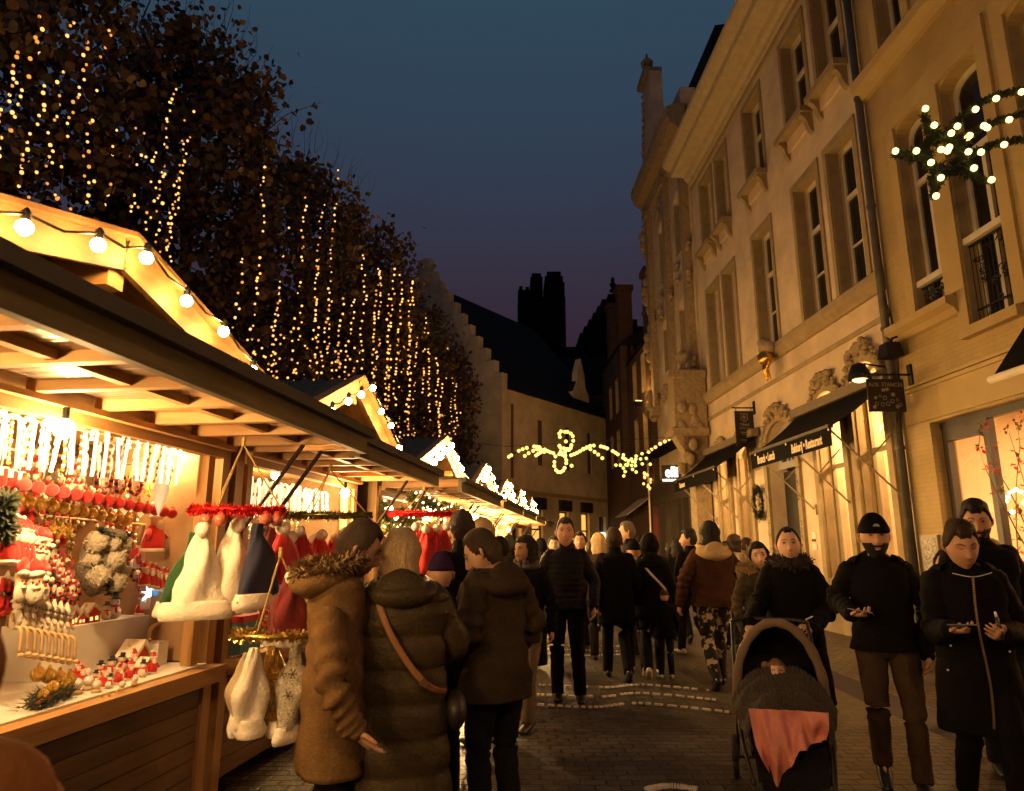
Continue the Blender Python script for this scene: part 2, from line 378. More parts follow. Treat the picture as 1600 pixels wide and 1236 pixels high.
# ---- building with the bakery (cream stucco)
def white_house():
    s0=10.58; b=facade_empty('stucco_town_house','tall cream stucco town house with heavy cornice, paired windows and the bakery awnings','house',s0)
    L=9.75; ht=12.95; T=lambda s:s-s0
    W3=[(11.02,11.97),(12.42,13.42),(14.72,15.75),(17.12,17.98),(18.42,19.42)]
    W2=W3
    G=[(10.98,11.92,4.62,.42),(12.36,13.36,4.42,.4),(14.35,15.85,4.25,.55),(16.95,17.75,4.1,.35),(18.45,19.25,4.1,.35)]
    holes=[hole(T(a),T(c),10.12,12.3) for a,c in W3]+[hole(T(a),T(c),5.96,8.85) for a,c in W2]+[hole(T(a),T(c),.98 if i!=2 else .14,z,ar) for i,(a,c,z,ar) in enumerate(G)]
    m=MB().mat(stucco); m.prism([(0,0),(L,0),(L,ht),(0,ht)],holes,(0,0,0),(1,0,0),(0,0,1),(0,1,0),.42)
    m.box((0,-9,0),(L,-1.6,ht)); m.box((0,-1.6,0),(.2,-.42,ht)); m.box((L-.2,-1.6,0),(L,-.42,ht)); m.box((.2,-1.6,4.95),(L-.2,-.42,5.2))
    m.obj('wall',b)
    t=MB().mat(stone)
    for a,c in W3: surround(t,T(a),T(c),10.12,12.3,.12,.03)
    for a,c in W2: surround(t,T(a),T(c),5.96,8.85,.12,.03)
    t.obj('window_surrounds',b).name='window_surround'
    for a,c in W3: window(b,T(a),T(c),10.12,12.3,trans=.62)
    for a,c in W2: window(b,T(a),T(c),5.96,8.85,trans=.66,bar=(.33,))
    # sills on consoles, upper row
    for a,c in ((10.9,12.1),(12.28,13.58),(14.6,15.88),(17.0,18.1),(18.3,19.54)):
        q=MB().mat(stone); q.box((T(a),.002,9.98),(T(c),.27,10.10)); q.mat(stucco); q.box((T(a)+.1,.002,9.72),(T(c)-.1,.06,9.979)); q.mat(stone)
        console(q,T(a)+.12,9.975,.001); console(q,T(c)-.12,9.975,.001); q.obj('sill',b)
    # bands and cornice
    q=MB().mat(stone)
    def run(prof,x0=0.0,x1=L): q.rings([[Vector((x,a,z)) for a,z in prof] for x in (x0,x1)])
    run([(.001,5.60),(.06,5.60),(.07,5.66),(.14,5.72),(.16,5.78),(.16,5.90),(.12,5.94),(.001,5.94)]); q.obj('sill_band',b)
    q=MB().mat(stone); run([(.001,5.12),(.03,5.12),(.05,5.17),(.05,5.20),(.001,5.20)]); q.obj('string_course',b); q=MB().mat(stone); run([(.001,12.62),(.03,12.62),(.045,12.70),(.001,12.70)]); q.obj('string_course',b)
    q=MB().mat(mat('cornice_stone',(.56,.47,.31),.85,var=.2,vs=5,bump=.3)); run([(.001,12.80),(.06,12.80),(.08,12.90),(.16,12.96),(.20,13.04),(.22,13.1),(.62,13.13),(.64,13.30),(.78,13.36),(.88,13.46),(.90,13.56),(.001,13.60)],-.03,L+.05); q.obj('cornice',b)
    q=MB().mat(slate); q.rings([[Vector((x,a,z)) for a,z in ((.55,13.61),(-.5,14.3),(-1.3,16.4),(-7,17.2),(-9,13.0))] for x in (0,L)]); rf=q.obj('roof',b)
    for x in (1.6,4.6,7.6):
        q=MB().mat(stucco)
        q.box((x-.5,-1.1,14.2),(x+.5,-.35,15.7)); q.add([(x-.6,-.3,15.7),(x+.6,-.3,15.7),(x,-.3,16.2),(x-.6,-1.5,15.7),(x+.6,-1.5,15.7),(x,-1.5,16.2)],[(0,1,2),(1,4,5,2),(0,2,5,3)])
        q.obj('dormer',rf)
    # plinth
    q=MB().mat(stone); segs=[(0,.27),]
    q.box((0,.001,0),(T(14.2),.10,.93)); q.box((T(16.0),.001,0),(L,.10,.93)); q.box((0,.001,.93),(T(14.2),.14,.985),.0); q.box((T(16.0),.001,.93),(L,.14,.985)); q.obj('plinth',b)
    # ground floor: windows, carved hoods
    rnd=random.Random(4)
    for i,(a,c,z,ar) in enumerate(G):
        a,c=T(a),T(c); s=MB().mat(stone); surround(s,a,c,.985 if i!=2 else .14,z,.16,.07,ar,False)
        xm=(a+c)/2; hw=(c-a)/2+.16
        for k in range(15):
            th=PI*k/14; scroll(s,xm+hw*1.0*math.cos(th),z-ar+(ar+.2)*math.sin(th)+.06*(1-abs(math.cos(th))),.75+(.5 if 4<k<10 else 0),.06,rnd)
        s.mat(stone2); s.obj('carved_hood',b)
        if i!=2:
            w=window(b,a,c,.985,z,dep=.20,arch=ar,trans=.60,mull=False,glass=shopglass,fw=.05,frame=mat('olive_frame',(.26,.22,.12),.5,var=.2))
        else:
            q=MB().mat(iron); q.box((a+.05,-.37,.14),(c-.05,-.30,3.2)); q.box((a+.75,-.30,.5),(a+.78,-.28,2.9))
            q.mat(mat('grey_fanlight',(.30,.29,.26),.5)); q.prism(hole(a,c,3.25,z,ar),[hole(a+.25,c-.25,3.4,z-.15,ar-.1)],(0,-.2,0),(1,0,0),(0,0,1),(0,1,0),.06)
            for xx in (.55,.75,.95): q.box((a+xx-.03,-.24,3.4),(a+xx+.03,-.2,3.95))
            q.mat(darkglass); q.prism(hole(a+.2,c-.2,3.3,z-.1,ar-.1),[],(0,-.245,0),(1,0,0),(0,0,1),(0,1,0),.01)
            d=q.obj('entrance_door',b)
            e=MB().mat(mat('fir_garland',(.018,.028,.010),.8,var=.5,vs=40)); 
            for x in (a-.07,c+.07):
                for k in range(260):
                    zz=rnd.uniform(.2,3.1); an=rnd.uniform(0,6.28); d2=Vector((math.cos(an),abs(math.sin(an))*.9,rnd.uniform(-.5,.6)))*rnd.uniform(.05,.10); p=Vector((x,.06,zz))
                    w2=Vector((-d2.y,d2.x,0)).normalized()*.008; e.add([p-w2,p+w2,p+d2+w2*.3,p+d2-w2*.3],[(0,1,2,3)])
            go=e.obj('door_garland'); go.matrix_world=b.matrix_world; go.location=b.location; go.rotation_euler=b.rotation_euler
            tag(go,'dark fir garland framing the black entrance door of the bakery','garland')
    # interior of the ground floor
    q=MB().mat(cream); q.box((.2,-1.6,.93),(L-.2,-1.595,4.9)); q.box((.2,-1.6,.85),(L-.2,-.43,.93))
    for x in (3.55,5.5): q.box((x,-1.6,.93),(x+.08,-.43,4.9))
    q.obj('shop_interior',b)
    return b
white=white_house()
def facade_pt(s,y,z):
    n=Vector((-1,-.0305,0)).normalized(); d=Vector((-.0305,1,0)).normalized(); p=Vector((6.33,0,0))+d*s+n*y; return Vector((p.x,p.y,z))
def lamp(name,kind,p,w,col=WARM,size=.08,parent=None,**k):
    l=bpy.data.lights.new(name,kind); l.energy=w; l.color=col
    if kind=='POINT': l.shadow_soft_size=size
    if kind=='AREA': l.size=size
    for a,v in k.items(): setattr(l,a,v)
    o=bpy.data.objects.new(name,l); SC.collection.objects.link(o); o.location=p
    if parent: o.parent=parent
    return o
# lamps hanging in the ground floor rooms (bulb spheres are seen through the glass)
bulbm=mat('warm_bulb',(1,.8,.5),.4,em=(1,.66,.28),ems=30,sample='NONE')
def pendant(s,y,z,w,label,r=.05):
    p=facade_pt(s,y,z); t=thing('pendant_lamp',label,'lamp',p)
    MB().mat(bulbm,True).ball((0,0,0),r,12,8).obj('bulb',t); MB().mat(iron).tube([(0,0,r),(0,0,.5)],.006,6).obj('cord',t)
    lamp('lamp_light','POINT',(0,0,-.12),w*3.4,(1,.55,.20),.06,t)
pendant(11.5,-.95,3.9,55,'round pendant bulb behind the arched shop window beside the drainpipe')
pendant(12.9,-.95,3.75,50,'round pendant bulb behind the second arched shop window from the drainpipe')
pendant(17.35,-.95,3.5,45,'pendant bulb behind the arched window beyond the bakery door')
pendant(18.85,-.95,3.5,45,'pendant bulb behind the farthest arched window of the cream house')
# ---- yellow brick house with the shop window
def yellow_house():
    s0=3.2; b=facade_empty('yellow_brick_house','yellow painted brick house with iron window grilles and a wide lit shop window','house',s0)
    T=lambda s:s-s0; L=10.53-s0; ht=15.0
    W3=[(9.3,9.95),(7.55,8.3),(5.6,6.5)]; W2=[(9.17,9.86),(7.98,8.78),(6.6,7.45),(5.0,5.9)]
    holes=[hole(T(a),T(c),9.42,11.7,.1) for a,c in W3]+[hole(T(a),T(c),4.9 if i==0 else 4.38,8.0,.16) for i,(a,c) in enumerate(W2)]+[hole(T(4.6),T(9.93),.45,3.30)]
    m=MB().mat(plaster2); m.prism([(0,0),(L,0),(L,5.0),(0,5.0)],[[(x,min(z,4.999)) for x,z in h] for h in [hole(T(4.6),T(9.93),.45,3.30)]],(0,.02,0),(1,0,0),(0,0,1),(0,1,0),.02)
    m=MB().mat(plaster2); yb=[]
    m.prism([(0,0),(L,0),(L,ht),(0,ht)],holes,(0,0,0),(1,0,0),(0,0,1),(0,1,0),.35)
    m.box((0,-9,0),(L,-2.6,ht)); m.box((L-.2,-2.6,0),(L,-.35,ht)); m.box((0,-2.6,3.6),(L-.2,-.35,3.8)); m.box((0,-2.6,0),(.2,-.35,3.6)); m.obj('wall',b)
    q=MB().mat(rend2); q.box((0,.002,3.34),(L-.10,.035,3.80)); q.box((0,.002,3.80),(L-.10,.07,3.85)); q.box((0,.002,3.88),(L-.10,.05,3.915)); q.obj('signboard_band',b)
    q=MB().mat(rend2)
    for i,(a,c) in enumerate(W2): 
        z0=4.9 if i==0 else 4.38
        q.box((T(a)-.2,.002,z0),(T(a)-.001,.04,8.0)); q.box((T(c)+.001,.002,z0),(T(c)+.2,.04,8.0)); q.box((T(a)-.2,.002,8.001),(T(c)+.2,.045,8.3))
    for a,c in W3: q.box((T(a)-.18,.002,9.4),(T(a)-.001,.04,11.7)); q.box((T(c)+.001,.002,9.4),(T(c)+.18,.04,11.7))
    q.obj('window_surround',b)
    q=MB().mat(rend2); q.rings([[Vector((x,a,z)) for a,z in ((.001,8.93),(.08,8.93),(.12,9.02),(.22,9.1),(.24,9.24),(.2,9.3),(.001,9.32))] for x in (0,L+.02)])
    q.obj('sill_band',b); q=MB().mat(rend2); q.rings([[Vector((x,a,z)) for a,z in ((.002,4.62),(.05,4.64),(.10,4.72),(.2,4.78),(.2,4.88),(.002,4.89))] for x in (T(8.95),T(10.45))])
    q.obj('sill_band',b)
    for i,(a,c) in enumerate(W2[1:]): 
        q=MB().mat(rend2); q.box((T(a)-.12,.002,4.24),(T(c)+.12,.12,4.375)); q.obj('sill',b)
    for a,c in W3: window(b,T(a),T(c),9.42,11.65,dep=.22,arch=0,trans=.7,frame=whitewood,fw=.07)
    for i,(a,c) in enumerate(W2):
        z0=4.9 if i==0 else 4.38
        w=window(b,T(a),T(c),z0,7.98,dep=.2,arch=.15,trans=.68,fw=.075,mull=True)
        rz=5.33 if i==0 else 5.52
        r=MB().mat(whitewood); r.box((T(a)-.02,-.16,rz),(T(c)+.02,-.02,rz+.09)); r.obj('hand_rail',b)
        g=MB().mat(iron); x=T(a)+.03
        g.box((T(a),-.11,z0+.04),(T(c),-.085,z0+.065)); g.box((T(a),-.11,rz-.03),(T(c),-.085,rz-.003))
        if i: g.box((T(a),-.11,z0+.22),(T(c),-.085,z0+.24))
        while x<T(c): g.tube([(x,-.098,z0+.05),(x,-.098,rz-.02)],.006,5); x+=.075
        rr=random.Random(i)
        for k in range(26):
            cx=rr.uniform(T(a)+.08,T(c)-.08); cz=rr.uniform(z0+.1,rz-.1); ra=rr.uniform(.03,.075); an=rr.uniform(0,6.28)
            g.tube([(cx+ra*(1-.1*j)*math.cos(an+j*.75),-.09,cz+ra*(1-.1*j)*math.sin(an+j*.75)) for j in range(9)],.008,5)
        g.obj('iron_grille',b)
    # shop front
    sf=mat('dark_shop_frame',(.022,.018,.013),.5)
    q=MB().mat(sf)
    for x in (9.85,9.02,6.6,4.65): q.box((T(x)-.05,-.24,.45),(T(x)+.05,-.14,3.3))
    q.box((T(4.6),-.24,3.2),(T(9.93),-.141,3.299)); q.box((T(9.07),-.24,3.02),(T(9.8),-.141,3.199)); q.box((T(4.6),-.25,.451),(T(9.93),-.135,.56))
    w=q.obj('shop_window',b); q=MB().mat(shopglass); q.box((T(4.6),-.195,.55),(T(9.9),-.188,3.25)); q.obj('pane',w)
    q=MB().mat(cream); q.box((.2,-2.6,0),(L-.2,-2.59,3.6)); q.box((.2,-2.6,.3),(L-.2,-.36,.4)); q.box((L-.205,-2.58,.4),(L-.2,-.36,3.6)); q.box((.2,-2.58,3.595),(L-.2,-.36,3.6)); q.obj('shop_interior',b)
    for x in (5.2,7.0,8.6):
        lamp('shop_ceiling_light','AREA',(T(x),-1.7,3.5),82,(1,.49,.18),.5,b)
    q=MB().mat(bulbm)
    return b
yellow=yellow_house()
# ---- baroque house with urns
def urn(m,x,y,z,s=1.0):
    m.smooth=True; m.lathe([(.02*s,z+.95*s),(.05*s,z+.85*s),(.03*s,z+.78*s),(.12*s,z+.70*s),(.22*s,z+.58*s),(.20*s,z+.45*s),(.08*s,z+.28*s),(.07*s,z+.2*s),(.16*s,z+.12*s),(.18*s,z)][::-1],(x,y,0),14); m.smooth=False
def baroque_house():
    s0=20.36; b=facade_empty('baroque_house','pale baroque house with scrolled facade, bulging cornice and an urn on the roof corner','house',s0,.05)
    L=5.6; m=MB().mat(stucco); wins=[(1.0,1.9),(3.2,4.1)]
    hs=[hole(a,c,z,z+2.2,.3) for a,c in wins for z in (7.4,11.2)]
    m.prism([(0,0),(L,0),(L,15),(0,15)],hs,(0,0,0),(1,0,0),(0,0,1),(0,1,0),.4); m.box((0,-9,0),(L,-.9,15)); m.obj('wall',b)
    for a,c in wins:
        for z in (7.4,11.2): window(b,a,c,z,z+2.2,arch=.3)
    q=MB().mat(stone2)
    for x in (.15,2.4,5.0):
        q.box((x,.002,6.6),(x+.38,.22,14.2)); q.box((x-.06,.002,14.2),(x+.44,.3,14.5)); q.box((x-.06,.002,6.3),(x+.44,.32,6.6))
    rnd=random.Random(9)
    for k in range(60): scroll(q,rnd.choice([.35,1.45,2.6,3.65,5.2])+rnd.uniform(-.3,.3),rnd.choice([6.9,9.9,10.6,13.9])+rnd.uniform(-.3,.3),1.6,.1,rnd)
    for k in range(22): z=6.4+8*k/21; q.ball((L-.02,.12+.13*math.sin(k*1.1),z),(.16,.2,.24),8,6)
    q.obj('carved_ornament',b)
    q=MB().mat(stone2); q.rings([[Vector((x,a,z)) for a,z in ((.001,14.4),(.15,14.5),(.25,14.9),(.5,15.1),(.62,15.4),(.65,15.65),(.3,15.8),(.001,15.8))] for x in (-.02,L+.15)]); q.obj('cornice',b)
    q=MB().mat(stucco); q.prism([(0,15.8),(L,15.8),(L,17.2),(L-.3,17.6),(L-.35,18.6),(L-.7,19.3),(L-.7,20.0),(L-1.7,20.0),(L-1.75,18.6),(L-2.1,17.2),(L-2.6,16.6),(0,16.4)],[],(0,.12,0),(1,0,0),(0,0,1),(0,1,0),.5)
    q.mat(stone2); q.box((L-1.6,-.42,20.0),(L-.3,.3,20.25)); urn(q,L-.95,0,20.25,1.15)
    for k in range(9): scroll(q,L-.25-.06*k,17.2+.33*k,1.4,.1,rnd)
    q.obj('attic_gable',b)
    q=MB().mat(slate); q.rings([[Vector((x,a,z)) for a,z in ((-.5,15.8),(-1.2,18.8),(-6,19.6),(-9,15.8))] for x in (0,L)]); q.obj('roof',b)
    return b
baroque_house()
def brick_row():
    db=brickmat('dark_red_brick',(.10,.045,.028),(.075,.033,.022),(.05,.035,.025))
    specs=[(25.99,4.4,9.5,'narrow dark red brick house with spotlit flank and a tall slender chimney','red'),(30.5,5,10.5,'dark brick house with twin chimneys at the far bend of the street','dark')]
    for s0,L,ht,lab,k in specs:
        b=facade_empty('brick_house',lab,'house',s0,.25 if k=='red' else .5); m=MB().mat(db)
        hs=[hole(x,x+.8,z,z+1.6) for x in (.7,2.4) for z in (5.2,7.6) if z+1.6<ht]
        m.prism([(0,0),(L,0),(L,ht),(0,ht)],hs,(0,0,0),(1,0,0),(0,0,1),(0,1,0),.35); m.box((0,-8,0),(L,-.8,ht)); m.obj('wall',b)
        for x in (.7,2.4):
            for z in (5.2,7.6):
                if z+1.6<ht: window(b,x,x+.8,z,z+1.6)
        q=MB().mat(slate); q.add([(0,.1,ht),(L,.1,ht),(L,-4,ht+3.2),(0,-4,ht+3.2),(0,-8,ht),(L,-8,ht)],[(0,1,2,3),(3,2,5,4),(0,3,4),(1,5,2)]); rf=q.obj('roof',b)
        for x in ((.5,),(.6,3.2))[k=='dark']:
            q=MB().mat(db)
            q.box((x,-.75,ht-.5),(x+.7,-.1,ht+2.9)); q.box((x-.08,-.83,ht+2.9),(x+.78,-.02,ht+3.15)); q.box((x-.05,-.8,ht+1.3),(x+.75,-.05,ht+1.42))
            q.obj('chimney',rf)
brick_row()
# ================================================================ awnings, signs, lamps on the walls
awn=mat('black_awning_cloth',(.004,.0035,.003),.95,var=.3,vs=6,spec=.1)
brass=mat('pale_arm_metal',(.42,.36,.26),.45,metal=.5)
letter=mat('cream_lettering',(.72,.60,.38),.6)
white_em=mat('white_sign_light',(1,1,.9),.5,em=(1,.98,.82),ems=3.2)
def awning(label,s0,s1,zf=3.37,zw=4.12,pr=1.12,arms=(),texts=()):
    t=facade_empty('awning',label,'awning',s0); L=s1-s0
    q=MB().mat(awn); n=8
    q.rings([[Vector((x,.14+(pr-.14)*k/n,zw+(zf-zw)*k/n-.06*math.sin(PI*k/n))) for k in range(n+1)]+[Vector((x,.14+(pr-.14)*k/n,zw+(zf-zw)*k/n-.012-.06*math.sin(PI*k/n))) for k in range(n,-1,-1)] for x in (0,L)])
    q.obj('canopy',t)
    q=MB().mat(mat('awning_cassette',(.20,.16,.11),.6,var=.2)); q.box((-.05,.07,zw-.02),(L+.05,.24,zw+.15)); q.obj('cassette',t)
    q=MB().mat(awn); q.box((0,pr-.012,zf-.30),(L,pr,zf-.02)); q.mat(mat('awning_bar',(.05,.04,.03),.5)); q.box((0,pr-.05,zf-.02),(L,pr+.03,zf+.03)); v=q.obj('valance',t)
    for body,x,sz in texts:
        textobj('lettering',body,sz,letter,v,(x,pr+.003,zf-.17),(PI/2,0,PI),.002,bold=.005,sx=.62)
    for x in arms:
        q=MB().mat(brass); q.tube([(x,pr-.02,zf-.04),(x,.02,2.25)],.016,8); q.tube([(x,pr*.5,2.83),(x-.02,.16,3.25)],.012,6); q.box((x-.05,.003,2.16),(x+.05,.04,2.36)); q.ball((x,pr-.02,zf-.04),.035,8,6); q.obj('arm',t)
    return t
awning('black bakery awning with pale lettering on its valance, over the arched windows and door',10.62,13.95,arms=(.06,1.65,3.1),texts=(('Bakkerij \u2022 Restaurant',.86,.215),('Brunch \u2022 Lunch',2.58,.215)))
awning('black awning beyond the bakery door, behind the narrow hanging sign',16.2,19.9,arms=(.15,1.8,3.5),texts=(('Restaurant',2.9,.2),))
def near_awning():
    t=facade_empty('awning','black awning with pale front rail, cut by the picture edge, on the yellow brick house','awning',4.0); L=3.6
    q=MB().mat(awn); q.prism([(0.02,3.62),(.08,4.25),(.72,3.42),(.66,3.40)],[],(L,0,0),(0,1,0),(0,0,1),(1,0,0),L); q.obj('canopy',t)
    q=MB().mat(whitewood,True); q.tube([(-.02,.74,3.38),(L+.02,.74,3.38)],.045,12); q.obj('front_rail',t)
    q=MB().mat(brass); q.tube([(L-.5,.70,3.36),(L-.5,.06,3.30)],.012,6); q.obj('arm',t)
near_awning()
def hanging_sign(label,s,y0,y1,z0,z1,zb,content):
    t=facade_empty('hanging_sign',label,'sign',s)
    q=MB().mat(iron); q.tube([(0,.0,zb),(0,y1+.05,zb)],.018,8); q.box((-.05,.002,zb-.16),(.05,.03,zb+.16)); q.tube([(0,y0+.04,zb),(0,y0+.04,z1)],.006,5); q.tube([(0,y1-.04,zb),(0,y1-.04,z1)],.006,5); q.obj('bracket',t)
    q=MB().mat(mat('sign_board',(.012,.010,.011),.45,var=.2)); q.box((-.012,y0,z0),(.012,y1,z1)); p=q.obj('board',t)
    content(p,(y0+y1)/2,z0,z1); return t
dull=mat('dull_sign_paint',(.40,.36,.28),.6,var=.4,vs=30)
RB=(PI/2,0,-PI/2)   # text on the face that looks down the street, towards -x
def c1(p,yc,z0,z1):
    textobj('lettering','AUX  STANCES',.085,dull,p,(-.014,yc,z1-.09),RB,.001,sx=.9)
    q=MB().mat(dull); rnd=random.Random(3)
    for a,b in ((-.02,.30),(.04,.29),(-.10,.22),(-.16,.14),(-.20,.07),(-.08,.12),(.03,.17),(.10,.20),(.17,.17),(.16,.08),(.07,.07),(-.01,.08),(-.15,.04),(.20,.03)):
        k=rnd.randint(5,8); r0=rnd.uniform(.018,.034)
        pts=[(-b2*0-.014,yc+a*1.0+r0*math.cos(6.28*j/k),z0+.04+b+r0*math.sin(6.28*j/k)) for j,b2 in enumerate([0]*(k+1))]
        q.tube(pts,.004,4)
        if rnd.random()<.5: q.obox((-.014,yc+a,z0+.04+b),(.002,0,0),(0,.014,.006),(0,-.006,.014))
    q.obj('painted_ornament',p)
hanging_sign('small square black sign with faint lettering and ornament on an iron bar beside the drainpipe',10.22,.14,.70,3.52,4.02,4.09,c1)
def c2(p,yc,z0,z1):
    q=MB().mat(dull); 
    q.tube([(-.014,yc-.08,z1-.07),(-.014,yc+.08,z1-.07),(-.014,yc+.08,z1-.2),(-.014,yc+.03,z1-.235),(-.014,yc,z1-.26),(-.014,yc-.03,z1-.235),(-.014,yc-.08,z1-.2),(-.014,yc-.08,z1-.07)],.006,4)
    for a,b in ((0,-.12),(-.03,-.15),(.03,-.15),(0,-.18)): q.tube([(-.014,yc+a+.02*math.cos(j),z1+b+.02*math.sin(j)) for j in range(7)],.004,4)
    q.obj('crest',p)
    textobj('lettering','Tilleuil',.085,dull,p,(-.014,yc,z1-.33),RB,.001)
    for k,(s_,b) in enumerate((('HOTEL  BAR',.42),('Brasserie &',.52),('Tearoom',.57),('\u2022',.64),('Brunch en',.70),('Lunch',.75))): textobj('lettering',s_,.045,dull,p,(-.014,yc,z1-b),RB,.001)
hanging_sign('tall narrow black sign with small crest hanging beyond the bakery door',16.45,.05,.50,3.87,4.74,4.82,c2)
def wallbits():
    t=facade_empty('floodlight','black floodlight on the wall above the square hanging sign','floodlight',10.3)
    q=MB().mat(iron); q.box((-.14,.10,4.38),(.14,.36,4.60),.03); q.tube([(0,.0,4.75),(0,.18,4.68),(0,.2,4.6)],.02,6); q.obj('housing',t)
    t=facade_empty('drainpipe','weathered grey drainpipe running down between the cream and the yellow house','drainpipe',10.56)
    q=MB().mat(zinc,True); q.tube([(0,.10,.1),(0,.10,14)],.062,14); q.smooth=False
    for z in (1.1,3.0,4.9,7.0,9.0,11.0): q.lathe([(.075,z),(.075,z+.05)],(0,.10,0),14)
    q.smooth=True
    q.lathe([(.07,13.6),(.16,13.9),(.17,14.3)],(0,.12,0),14); q.obj('pipe',t)
    q=MB().mat(iron); q.tube([(-.08,.12,5.4),(-.16,.08,5.0),(-.14,.06,4.2),(-.10,.16,3.4)],.012,6,m=14); q.obj('cable',t)
    # globe lamp hidden under a black hood above the square sign
    t=facade_empty('wall_lamp','black hooded lamp lit above the square hanging sign','lamp',10.75); q=MB().mat(iron)
    q.lathe([(.02,4.42),(.10,4.38),(.17,4.22),(.18,4.14)],(0,.5,0),16); q.tube([(0,.01,4.34),(0,.4,4.40)],.015,6); q.obj('hood',t)
    q=MB().mat(mat('frosted_lamp',(1,.8,.45),.4,em=(1,.62,.2),ems=2.6,sample='AUTO'),True); q.ball((0,.5,4.16),(.12,.12,.07),14,8); q.obj('bulb',t)
    # gold ornament over the entrance
    gold=mat('gold_leaf',(.75,.42,.08),.3,metal=1.0)
    t=facade_empty('gilded_figure','gilded sculpted figure on the wall above the bakery entrance','ornament',14.95); q=MB().mat(stone2,True); rnd=random.Random(12)
    q.ball((.0,.25,5.95),(.13,.15,.15),10,8,disp=lambda d:.15*nz(d,30)); q.ball((.18,.22,6.06),(.14,.12,.11),10,8); q.ball((-.2,.22,5.85),(.14,.12,.14),10,8)
    q.mat(gold); q.ball((-.10,.30,5.62),(.2,.16,.17),12,8,disp=lambda d:.25*nz(d,12))
    for k in range(6): x=rnd.uniform(-.25,.05); q.tube([(x,.28,5.55),(x+.03,.32,5.35),(x+rnd.uniform(-.06,.06),.28,5.12)],[.05,.04,.015],8,m=8)
    q.obj('figure',t)
    # wreath
    t=facade_empty('wreath','dark fir wreath hung on the pier beside the bakery door','wreath',16.35); q=MB().mat(MATS['fir_garland']); rnd=random.Random(5)
    for k in range(1100):
        a=rnd.uniform(0,6.28); r=.26+rnd.gauss(0,.035); p=Vector((r*math.cos(a),.08+abs(rnd.gauss(0,.035)),2.55+1.25*r*math.sin(a))); d=Vector((rnd.gauss(0,1),abs(rnd.gauss(0,1)),rnd.gauss(0,1))).normalized()*.085; w=d.cross(Vector((.3,.5,.7))).normalized()*.010
        q.add([p-w,p+w,p+d+w*.3,p+d-w*.3],[(0,1,2,3)])
    q.obj('branches',t); q=MB().mat(mat('wreath_cone',(.45,.35,.2),.6),True); q.ball((-.03,.14,2.55),(.07,.05,.09),8,6); q.obj('pine_cone',t)
    t=facade_empty('house_number_plate','small white notices fixed to the pier beside the entrance','notice',13.9); q=MB().mat(mat('notice_paper',(.7,.66,.55),.6)); q.box((-.08,.002,1.72),(.08,.015,1.84)); q.box((-.09,.002,1.5),(.09,.015,1.62)); q.mat(iron); q.box((-.07,.0151,1.66),(.07,.03,1.70)); q.obj('plate',t)
    t=facade_empty('menu_case','glazed menu case with a printed card on the brick pier beside the shop window','notice',10.22); q=MB().mat(mat('menu_frame',(.3,.26,.2),.5)); q.box((-.20,.002,1.15),(.20,.05,1.72)); q.obj('case',t); q=MB().mat(mat('menu_card',(.55,.5,.42),.6,col2=(.1,.09,.08),vs=30)); q.box((-.17,.0501,1.18),(.17,.054,1.68)); q.obj('card',t)
wallbits()
def shop_decor():
    t=facade_empty('window_decoration','bare branches with red flowers and green leaves arranged inside the shop window','flower arrangement',8.35)
    rnd=random.Random(8); q=MB().mat(mat('twig_brown',(.10,.06,.03),.7),True); fl=MB().mat(mat('red_flower',(.62,.03,.015),.6)); lf=MB().mat(mat('olive_leaf',(.12,.10,.02),.6))
    for k in range(9):
        x=rnd.uniform(-.4,1.0); p=Vector((.2+x*.6,-.46+rnd.uniform(-.12,.1),.6)); P=[p]; d=Vector((rnd.gauss(0,.15),rnd.gauss(0,.1),1)).normalized()
        for j in range(9): d=(d+Vector((rnd.gauss(0,.22),rnd.gauss(0,.1),.12))).normalized(); P.append(P[-1]+d*.29)
        q.tube(P,[.014-.0012*j for j in range(10)],5)
        for j in range(3,10):
            for r_ in range(2):
                c=P[j]+Vector([rnd.gauss(0,.06) for _ in range(3)]); tgt=fl if rnd.random()<.45 else lf
                for a in range(4):
                    e=Vector([rnd.gauss(0,1) for _ in range(3)]).normalized(); w=e.cross(Vector((.2,.3,.9))).normalized(); s=rnd.uniform(.03,.05); tgt.add([c,c+e*s+w*s*.5,c+e*s*1.8,c+e*s-w*s*.5],[(0,1,2,3)])
    q.obj('branches',t); fl.obj('flowers',t); lf.obj('leaves',t)
    t=facade_empty('light_chain','short chain of white lamps draped among the flower branches in the shop window','light string',8.2)
    P=[(.98,-.40,2.14),(.90,-.40,2.24),(.78,-.40,2.27),(.62,-.40,2.20),(.45,-.40,2.19),(.2,-.40,2.12),(-.1,-.40,2.16)]
    MB().mat(iron).tube(P,.004,5).obj('wire',t)
    for i in range(13):
        u=i/12*(len(P)-1); k=min(int(u),len(P)-2); p=Vector(P[k]).lerp(Vector(P[k+1]),u-k); MB().mat(bulbm,True).ball(p,.021,8,6).obj('bulb',t)
    for x,y,z,lab in ((9.35,-1.2,1.92,'small globe lamp glowing behind the narrow shop pane'),(10.95,-.7,1.80,'pair of small globes glowing low in the arched window beside the drainpipe'),(11.7,-.8,1.55,'little globe glowing low in the arched window next to the drainpipe one'),(12.55,-.7,1.86,'small globes glowing in the arched window nearer the entrance')):
        q=MB().mat(bulbm,True); q.ball(facade_pt(x,y,z),.038,12,8)
        if 'pair' in lab or 'globes' in lab: q.ball(facade_pt(x+.16,y,z-.05),.034,12,8)
        q.tube([facade_pt(x,y,z),facade_pt(x,y,z-.4)],.004,4); tag(q.obj('globe_lamp'),lab,'lamp')
shop_decor()
